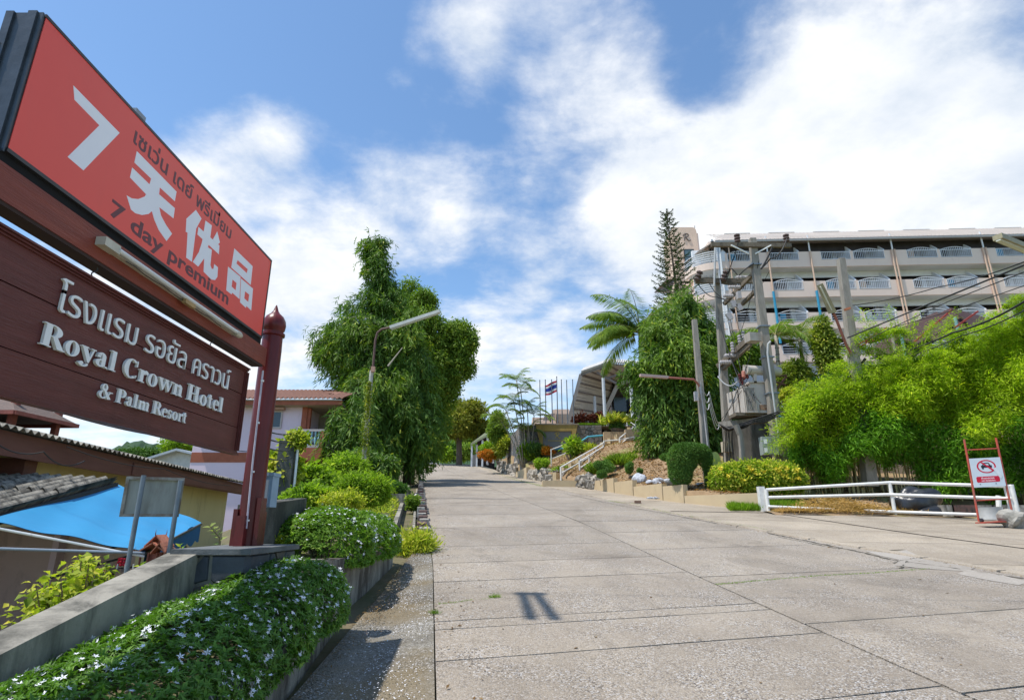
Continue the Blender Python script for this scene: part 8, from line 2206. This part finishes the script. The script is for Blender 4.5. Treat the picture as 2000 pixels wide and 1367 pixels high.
for i, (x, y) in enumerate(((1408, 915), (1422, 930), (1464, 914), (1468, 918), (1490, 921), (1516, 917), (1522, 919), (1537, 916), (1529, 928), (1537, 930), (1556, 918), (1560, 934), (1548, 937), (1450, 938), (1478, 925))):
    q = np.array(P(x, y, Yb_ - .55)); A = rg_.normal(size=(22, 3)); leaves('flower', q + rg_.normal(size=(22, 3)) * .035, A + np.array([[0, -.6, .3]]), rg_.normal(size=(22, 3)), .085, .06, M_yflow, r, .2)
# palms and croton trees before the hotel
palm('palm with arching fronds just left of the main transformer pole line', P(1520, 800, 36), P(1515, 655, 36), 12, 3.0, .85, .13, 151, nleaf=34, width=.07, grp='palms before the hotel', elevs=(0, 1.3), droop=1.8)
palm('palm with yellowish trunk before the lowest hotel balconies', P(1566, 800, 37), P(1562, 655, 37), 13, 3.3, .9, .13, 152, nleaf=36, width=.07, grp='palms before the hotel', elevs=(0, 1.3), droop=1.8)
bush('tall croton tree with pale long leaves right of the two hotel palms', 1632, 790, 625, 18, 34, 8000, .26, .085, M_croton, 153, 'tree', 'croton_tree', None, .5, 26, .6, 0, 2, s=.34)
bush('croton bushes below the hotel palms', 1560, 800, 712, 40, 35, 13000, .28, .08, M_croton, 154, 'tree', 'croton_tree', None, .4, 26, .6, 0, 2, s=.34)
bush('bright yellow croton beside the transformer conduit', 1543, 782, 762, 17, 29, 2200, .16, .08, M_varie, 155, k=6)
bush('pointed broad leaved tree behind the transformer at left', 1448, 745, 660, 40, 33, 9000, .3, .10, M_broad, 156, 'tree', 'small_tree', None, .4, 20, .6, 0, 2, s=.34)
bush('dark tree mass behind the substation wall', 1440, 930, 800, 44, 34, 16000, .24, .10, M_darkg, 157, 'tree', 'small_tree', None, .3, 20, .6, 0, 0)
bush('dark green shrubs right of the transformer below the bamboo tips', 1585, 850, 770, 44, 31, 12000, .22, .09, M_broad, 158, 'tree', 'small_tree', None, .3, 20, .6, 0, 0)
for i, (x, yb, yt, hw) in enumerate(((1660, 840, 735, 60), (1770, 840, 725, 80), (1900, 840, 700, 90), (2010, 840, 680, 70))):
    bush('dark greenery filling behind the bamboo hedge, %s' % ('leftmost', 'second', 'third', 'rightmost')[i], x, yb, yt, hw, 29 + i, 12000, .3, .11, M_darkg, 160 + i, 'tree', 'small_tree', None, .3, 22, .6, 0, 0)

# Norfolk pine
npn = thing('norfolk_pine', 'tall sparse norfolk pine with tiered upturned branches before the stair tower', 'tree', P(1330, 860, 52))
b, t = P(1330, 860, 52), P(1302, 418, 52)
b.x = t.x * .7 + b.x * .3 + .6
MB().tube([b, b.lerp(t, .5) + Vector((.2, 0, 0)), t], [.28, .17, .03], 8).build('trunk', M_trunk, npn)
rg_ = np.random.default_rng(170); rd = random.Random(170); Bs, Ds, Lh = [], [], []
mbb = MB()
H = t.z - b.z
for k in range(24):
    f = .34 + .66 * (k / 23) ** .95; c = b.lerp(t, f); rad = (1 - f) * 3.6 + .75
    for j in range(6):
        a = k * 1.1 + j * 1.047 + rd.uniform(-.15, .15); r_ = rad * rd.uniform(.75, 1.1)
        tip = c + Vector((math.cos(a) * r_, math.sin(a) * r_, r_ * .12)); mid = c + Vector((math.cos(a) * r_ * .6, math.sin(a) * r_ * .6, -r_ * .06)); tip.z += r_ * .12
        mbb.tube([c, mid, tip], [.035, .025, .01], 4)
        for q in range(9):
            u = .25 + .75 * q / 8; p = c.lerp(mid, u / .6) if u < .6 else mid.lerp(tip, (u - .6) / .4)
            for s_ in (-1, 1, 0):
                d = Vector((math.cos(a + s_ * .9), math.sin(a + s_ * .9), .35)); ll = r_ * .26 * (1.15 - .5 * u)
                for e in range(2):
                    Bs.append(tuple(p + d * ll * e / 3 * .6 + Vector((rd.gauss(0, .04), rd.gauss(0, .04), rd.gauss(0, .03))))); Ds.append((d.x + rd.gauss(0, .3), d.y + rd.gauss(0, .3), d.z + rd.gauss(0, .3))); Lh.append(ll * .8)
mbb.build('branches', M_trunk, npn)
n = len(Bs); leaves('needles', np.array(Bs), np.array(Ds), rg_.normal(size=(n, 3)) + np.array([[0, 0, 1.0]]), np.array(Lh), .085, M_pine, npn, .3)['kind'] = 'stuff'

# --- bamboo hedge
bh = thing('bamboo_hedge', 'long bright green bamboo hedge with arching feathery tops behind the white railing', 'hedge', P(1700, 965, 22.5))
rng = np.random.default_rng(180); rd = random.Random(180)
TOP = [(1480, 830), (1530, 800), (1580, 775), (1640, 750), (1700, 722), (1760, 712), (1820, 705), (1860, 690), (1920, 660), (1980, 630), (2060, 600), (2200, 560)]
def btop(px): return interp(px, TOP)
NB = 150000
px = rng.uniform(1545, 2150, NB); dep = rng.random(NB) ** 1.4
Yb0 = np.interp(px, [1545, 2150], [23.2, 20.8]); Yv = Yb0 + dep * 2.4 - .3
topv = np.interp(px, [p[0] for p in TOP], [p[1] for p in TOP]); 
f = rng.random(NB) ** 1.1
lump = np.sin(px / 23.0) * .5 + np.sin(px / 61.0 + 1) * .5
bot = np.interp(px, [1545, 1600, 1700, 1760, 1800, 1900, 2150], [925, 925, 902, 890, 955, 962, 975])
pyv = topv + 8 * lump + (bot + 18 * np.sin(px / 17.0) - topv) * f
bulge = (np.sin(px / 31.0 + pyv / 40.0) + np.sin(px / 13.0 - pyv / 22.0) * .6 + np.sin(pyv / 17.0 + px / 90.0) * .5) * .32
Yv = Yv - bulge - .8 * np.sin(np.clip(f, 0, 1) * math.pi) * .7
cx_ = (px - 1000) / FPX; cy_ = (683.5 - pyv) / FPX; YY = cP - sP * cy_
Pb = np.stack([cx_ / YY * Yv, Yv, (sP + cP * cy_) / YY * Yv], 1) + rng.normal(size=(NB, 3)) * .1
sweep = np.array([[-.45, -.25, -.05]])
D_ = rng.normal(size=(NB, 3)) * np.array([[.7, .6, .45]]) + np.array([[-.25, -.45, -.35]])
Nn = rng.normal(size=(NB, 3)) * .5 + np.array([[0, -.3, 1.0]])
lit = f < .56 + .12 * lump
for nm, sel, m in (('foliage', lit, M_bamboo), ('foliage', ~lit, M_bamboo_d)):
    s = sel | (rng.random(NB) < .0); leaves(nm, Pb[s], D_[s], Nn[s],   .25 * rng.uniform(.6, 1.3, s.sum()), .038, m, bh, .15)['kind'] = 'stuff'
# plumes: arching tips
Bq, Dq = [], []
pl_ = MB()
def plume(px0, py0, Y0, dx, dz, n, dense=.09, curl=.8):
    p = P(px0, py0, Y0); d = Vector((dx, -.15, dz)).normalized(); L = math.hypot(dx, dz); pts = []
    for i in range(n):
        t = i / n; pts.append(Vector(p)); p = p + d * L / n; d = (d + Vector((dx * .02, 0, -curl * .12))).normalized()
    pl_.tube(pts, list(np.linspace(.012, .003, len(pts))), 4)
    for i, q in enumerate(pts):
        for k in range(13):
            Bq.append((q.x + rd.gauss(0, dense), q.y + rd.gauss(0, dense), q.z + rd.gauss(0, dense * .7))); Dq.append((rd.gauss(-.2, .7), rd.gauss(-.2, .6), rd.gauss(-.35, .4)))
for i in range(260):
    x = rd.uniform(1540, 2140); y = btop(x) + rd.uniform(-4, 50); plume(x, y, interp(x, [(1545, 23.0), (2150, 20.8)]) + rd.uniform(-.6, .8), rd.uniform(-1.3, .7), rd.uniform(.15, .9), 12)
for (x, y, dx, dz, Y) in ((1600, 815, -2.2, .3, 22.6), (1590, 835, -2.1, .2, 22.6), (1610, 800, -2.3, .5, 22.8), (1580, 850, -1.6, .1, 22.4), (1640, 775, -1.9, .9, 23), (1620, 790, -1.5, 1.1, 23),
                          (1700, 735, -1.3, 1.2, 23), (1680, 720, -1.4, 1.0, 23), (1760, 720, -.7, 2.5, 22.5), (1772, 720, -.2, 2.9, 22.6), (1780, 715, .2, 2.4, 22.4), (1800, 700, .3, 2.2, 22.2), (1745, 720, -1.4, 1.9, 22.7), (1740, 700, -1.6, 1.3, 22.6), (1830, 690, .4, 1.9, 22), (1765, 650, -1.6, .4, 22.5), (1770, 655, -1.2, .7, 22.5),
                          (1850, 690, .3, 1.4, 22), (1720, 650, -1.2, .2, 22.5), (1900, 670, -.8, 1.0, 21.5), (1990, 640, -.9, 1.0, 21), (2020, 640, -.6, 1.4, 21), (1960, 650, -1.0, .8, 21.2), (2040, 610, -.9, .8, 20.8), (2010, 590, -.8, .5, 20.8)):
    for k in range(3): plume(x + rd.uniform(-8, 8), y + rd.uniform(-6, 6), Y + rd.uniform(-.3, .3), dx * rd.uniform(.7, 1.15), dz * rd.uniform(.7, 1.15), 18, .10, .6)
pl_.build('shoots', mat('bamboo shoot', (.16, .2, .05), (.2, .2, .08)), bh)['kind'] = 'stuff'
n = len(Bq); leaves('foliage', np.array(Bq), np.array(Dq), rng.normal(size=(n, 3)) * .5 + np.array([[0, -.2, 1.0]]), .17 * rng.uniform(.6, 1.25, n), .027, M_bamboo, bh, .15)['kind'] = 'stuff'
M_culm = mat('straw bamboo culm', (.55, .46, .25), (.36, .34, .14), 4, .6)
for i in range(170):
    x = rd.choice([rd.uniform(1560, 1700), rd.uniform(1600, 2000)]); Y = interp(x, [(1545, 23.6), (2150, 21.4)]) + rd.uniform(-.3, .9); g0_ = P(x, 966, Y)
    h_ = rd.uniform(1.6, 3.2); lean = rd.uniform(-.5, .6); MB().tube([(g0_.x, Y, g0_.z - .35), (g0_.x + lean * .3, Y, g0_.z + h_ * .5), (g0_.x + lean, Y - .1, g0_.z + h_)], [.022, .02, .012], 5).build('culm', M_culm, bh)

# --- ground cover details
rg_ = np.random.default_rng(190)
def scatter_px(n, x0, x1, y0, y1, zf=zr, dz=.02):
    """random ground points seen in a photo window on the road plane"""
    out = []
    for _ in range(n):
        x, y = rg_.uniform(x0, x1), rg_.uniform(y0, y1); a, b = ray(x, y); Y = (1.6) / (.108 - b - .015 * a)
        if 0 < Y < 60: out.append((a * Y, Y, zf(a * Y, Y) + dz))
    return np.array(out)
B = scatter_px(9000, 1425, 1570, 988, 999)
tag(blades('verge_grass', B, M_grass, None, rg_, .22, .022, .5), 'bright green grass tuft along the wall foot by the railing end', 'grass', kind='stuff')
# dry hay heap behind the railing
n = 9000; X_ = rg_.uniform(P(1510, 985, 18.8).x, P(1790, 985, 18.8).x, n); Yh_ = rg_.uniform(18.15, 20.2, n)
Zh = np.array([zr(a, 18.8) for a in X_]) + .06 + .48 * np.exp(-((X_ - P(1650, 985, 18.8).x) / 1.4) ** 2) * np.clip((Yh_ - 18.1) / 1.2, 0, 1) * rg_.random(n)
tag(leaves('hay', np.stack([X_, Yh_, Zh], 1), rg_.normal(size=(n, 3)) * np.array([[1, .7, .25]]), rg_.normal(size=(n, 3)) * .4 + np.array([[0, 0, 1.0]]), .22 * rg_.uniform(.4, 1.4, n), .018, M_straw, None, .1), 'heap of dry straw and cuttings behind the railing', 'straw', kind='stuff')
# fallen petals and leaf litter in the gutter
n = 3200; Yp_ = 3.0 + 7.2 * rg_.random(n) ** 1.2; xl = np.array([-1.42 - .04 * (y - 3) for y in Yp_]); xr = np.array([interp(y, LEFT) for y in Yp_])
u = np.clip(rg_.beta(2.2, 1.5, n), 0, 1); Xp_ = xl + (xr - xl) * u; keep = np.sin(Xp_ * 7 + Yp_ * 3.1) + np.sin(Yp_ * 5 - Xp_ * 4) + rg_.normal(size=n) * .8 > -.4
Bp = np.stack([Xp_, Yp_, np.array([zr(a, b) for a, b in zip(Xp_, Yp_)]) + .004], 1)[keep]
n = len(Bp)
tag(leaves('fallen_petals', Bp, rg_.normal(size=(n, 3)) * np.array([[1, 1, .08]]), np.tile([[0.0, 0, 1]], (n, 1)) + rg_.normal(size=(n, 3)) * .2, .016 * rg_.uniform(.5, 1.3, n), .010, M_petal, None, .1), 'fallen white petals scattered in the wet gutter', 'petals', kind='stuff')
n = 2200; Yp_ = 3 + 8 * rg_.random(n); Xp_ = np.array([-1.4 - .04 * (y - 3) + abs(rg_.normal()) * .14 for y in Yp_])
tag(leaves('leaf_litter', np.stack([Xp_, Yp_, np.array([zr(a, b) for a, b in zip(Xp_, Yp_)]) + .006], 1), rg_.normal(size=(n, 3)) * np.array([[1, 1, .15]]), np.tile([[0.0, 0, 1]], (n, 1)), .022, .012, leafmat('brown litter', (.08, .05, .03), (.16, .11, .06), (.3, .22, .1), .1), None, .1), 'brown leaf litter along the planter foot', 'litter', kind='stuff')
# litter on the bank
n = 14000; X_, Y_ = [], []
while len(X_) < n:
    y = rg_.uniform(20.5, 45); x = interp(y, WALL) + .3 + rg_.random() ** 1.3 * 9; X_.append(x); Y_.append(y)
Z_ = [zg(a, b) + .04 for a, b in zip(X_[:n], Y_[:n])]
tag(leaves('bank_litter', np.array([X_, Y_, Z_]).T, rg_.normal(size=(n, 3)) * np.array([[1, 1, .2]]), np.tile([[0.0, 0, 1]], (n, 1)) + rg_.normal(size=(n, 3)) * .3, .14 * rg_.uniform(.4, 1.2, n), .07, leafmat('dry leaf litter', (.12, .07, .035), (.26, .17, .09), (.42, .30, .17), .1, .9), None, .15), 'dry leaves littering the soil bank', 'litter', kind='stuff')
# weeds in road joints and edge
def jointweeds(name, pts, n, h, label):
    out = []
    for _ in range(n):
        t = rg_.random() * (len(pts) - 1); k = min(int(t), len(pts) - 2); x = pts[k][0] + (pts[k + 1][0] - pts[k][0]) * (t - k); y = pts[k][1] + (pts[k + 1][1] - pts[k][1]) * (t - k)
        a, b = ray(x + rg_.normal() * 3, y + rg_.normal() * .45); Y = 1.6 / (.108 - b - .015 * a); out.append((a * Y, Y, zr(a * Y, Y) - .005))
    tag(blades(name, np.array(out), M_grass, None, rg_, h, .003, .6), label, 'grass', kind='stuff')
jointweeds('joint_weeds', [(1400, 1141), (1480, 1134), (1600, 1124), (1700, 1119), (1815, 1110)], 1500, .022, 'thin green weeds along the upper joint of the right lane')
jointweeds('joint_weeds', [(853, 1179), (890, 1176), (915, 1172), (985, 1166)], 260, .02, 'weeds along the cross joint at the left road edge')
jointweeds('grass_tuft', [(955, 1167), (975, 1166)], 150, .05, 'small grass tuft in the road joint')
jointweeds('grass_tuft', [(842, 1198), (856, 1198)], 150, .05, 'small grass tuft at the gutter edge')
jointweeds('edge_weeds', [(1185, 978), (1240, 985), (1300, 1000), (1420, 1022), (1500, 1037)], 1500, .05, 'weeds along the right road edge near the stepped wall')
jointweeds('edge_weeds', [(925, 910), (960, 922), (1010, 938), (1060, 950)], 2500, .09, 'grassy fringe along the far right road edge')

n = 16000; Y_ = rg_.uniform(9.3, 24, n); X_ = np.array([interp(y, LEFT) - .82 for y in Y_]) - rg_.random(n) ** 1.2 * (1.2 + .12 * Y_)
B = np.stack([X_, Y_, np.array([zl(a, b) for a, b in zip(X_, Y_)])], 1)[np.sin(X_ * 3) + np.sin(Y_ * 2.3) + rg_.normal(size=n) * .7 > -.5]; n = len(B)
tag(leaves('verge_weeds', B, rg_.normal(size=(n, 3)) * np.array([[1, 1, .3]]) + np.array([[0, 0, .7]]), rg_.normal(size=(n, 3)) + np.array([[0, 0, .7]]), .12 * rg_.uniform(.5, 1.4, n), .03, M_varie, None, .15), 'low weeds and dry leaves covering the raised verge', 'weeds', kind='stuff')

n = 420; out = []
while len(out) < n:
    y = 3 + 30 * rg_.random() ** 1.4; l, r_ = interp(y, LEFT), interp(y, RIGHT); t = rg_.random(); t = t if rg_.random() < .25 else (.03 * abs(rg_.normal()) if rg_.random() < .6 else 1 - .03 * abs(rg_.normal())); x = l + (r_ - l) * t + .02; out.append((x, y, zr(x, y) + .006))
tag(leaves('road_litter', np.array(out), rg_.normal(size=(n, 3)) * np.array([[1, 1, .1]]), np.tile([[0.0, 0, 1]], (n, 1)) + rg_.normal(size=(n, 3)) * .3, .05 * rg_.uniform(.4, 1.2, n), .022, MATS['brown litter'], None, .2), 'small dry leaves and twigs strewn along the road edges', 'litter', kind='stuff')
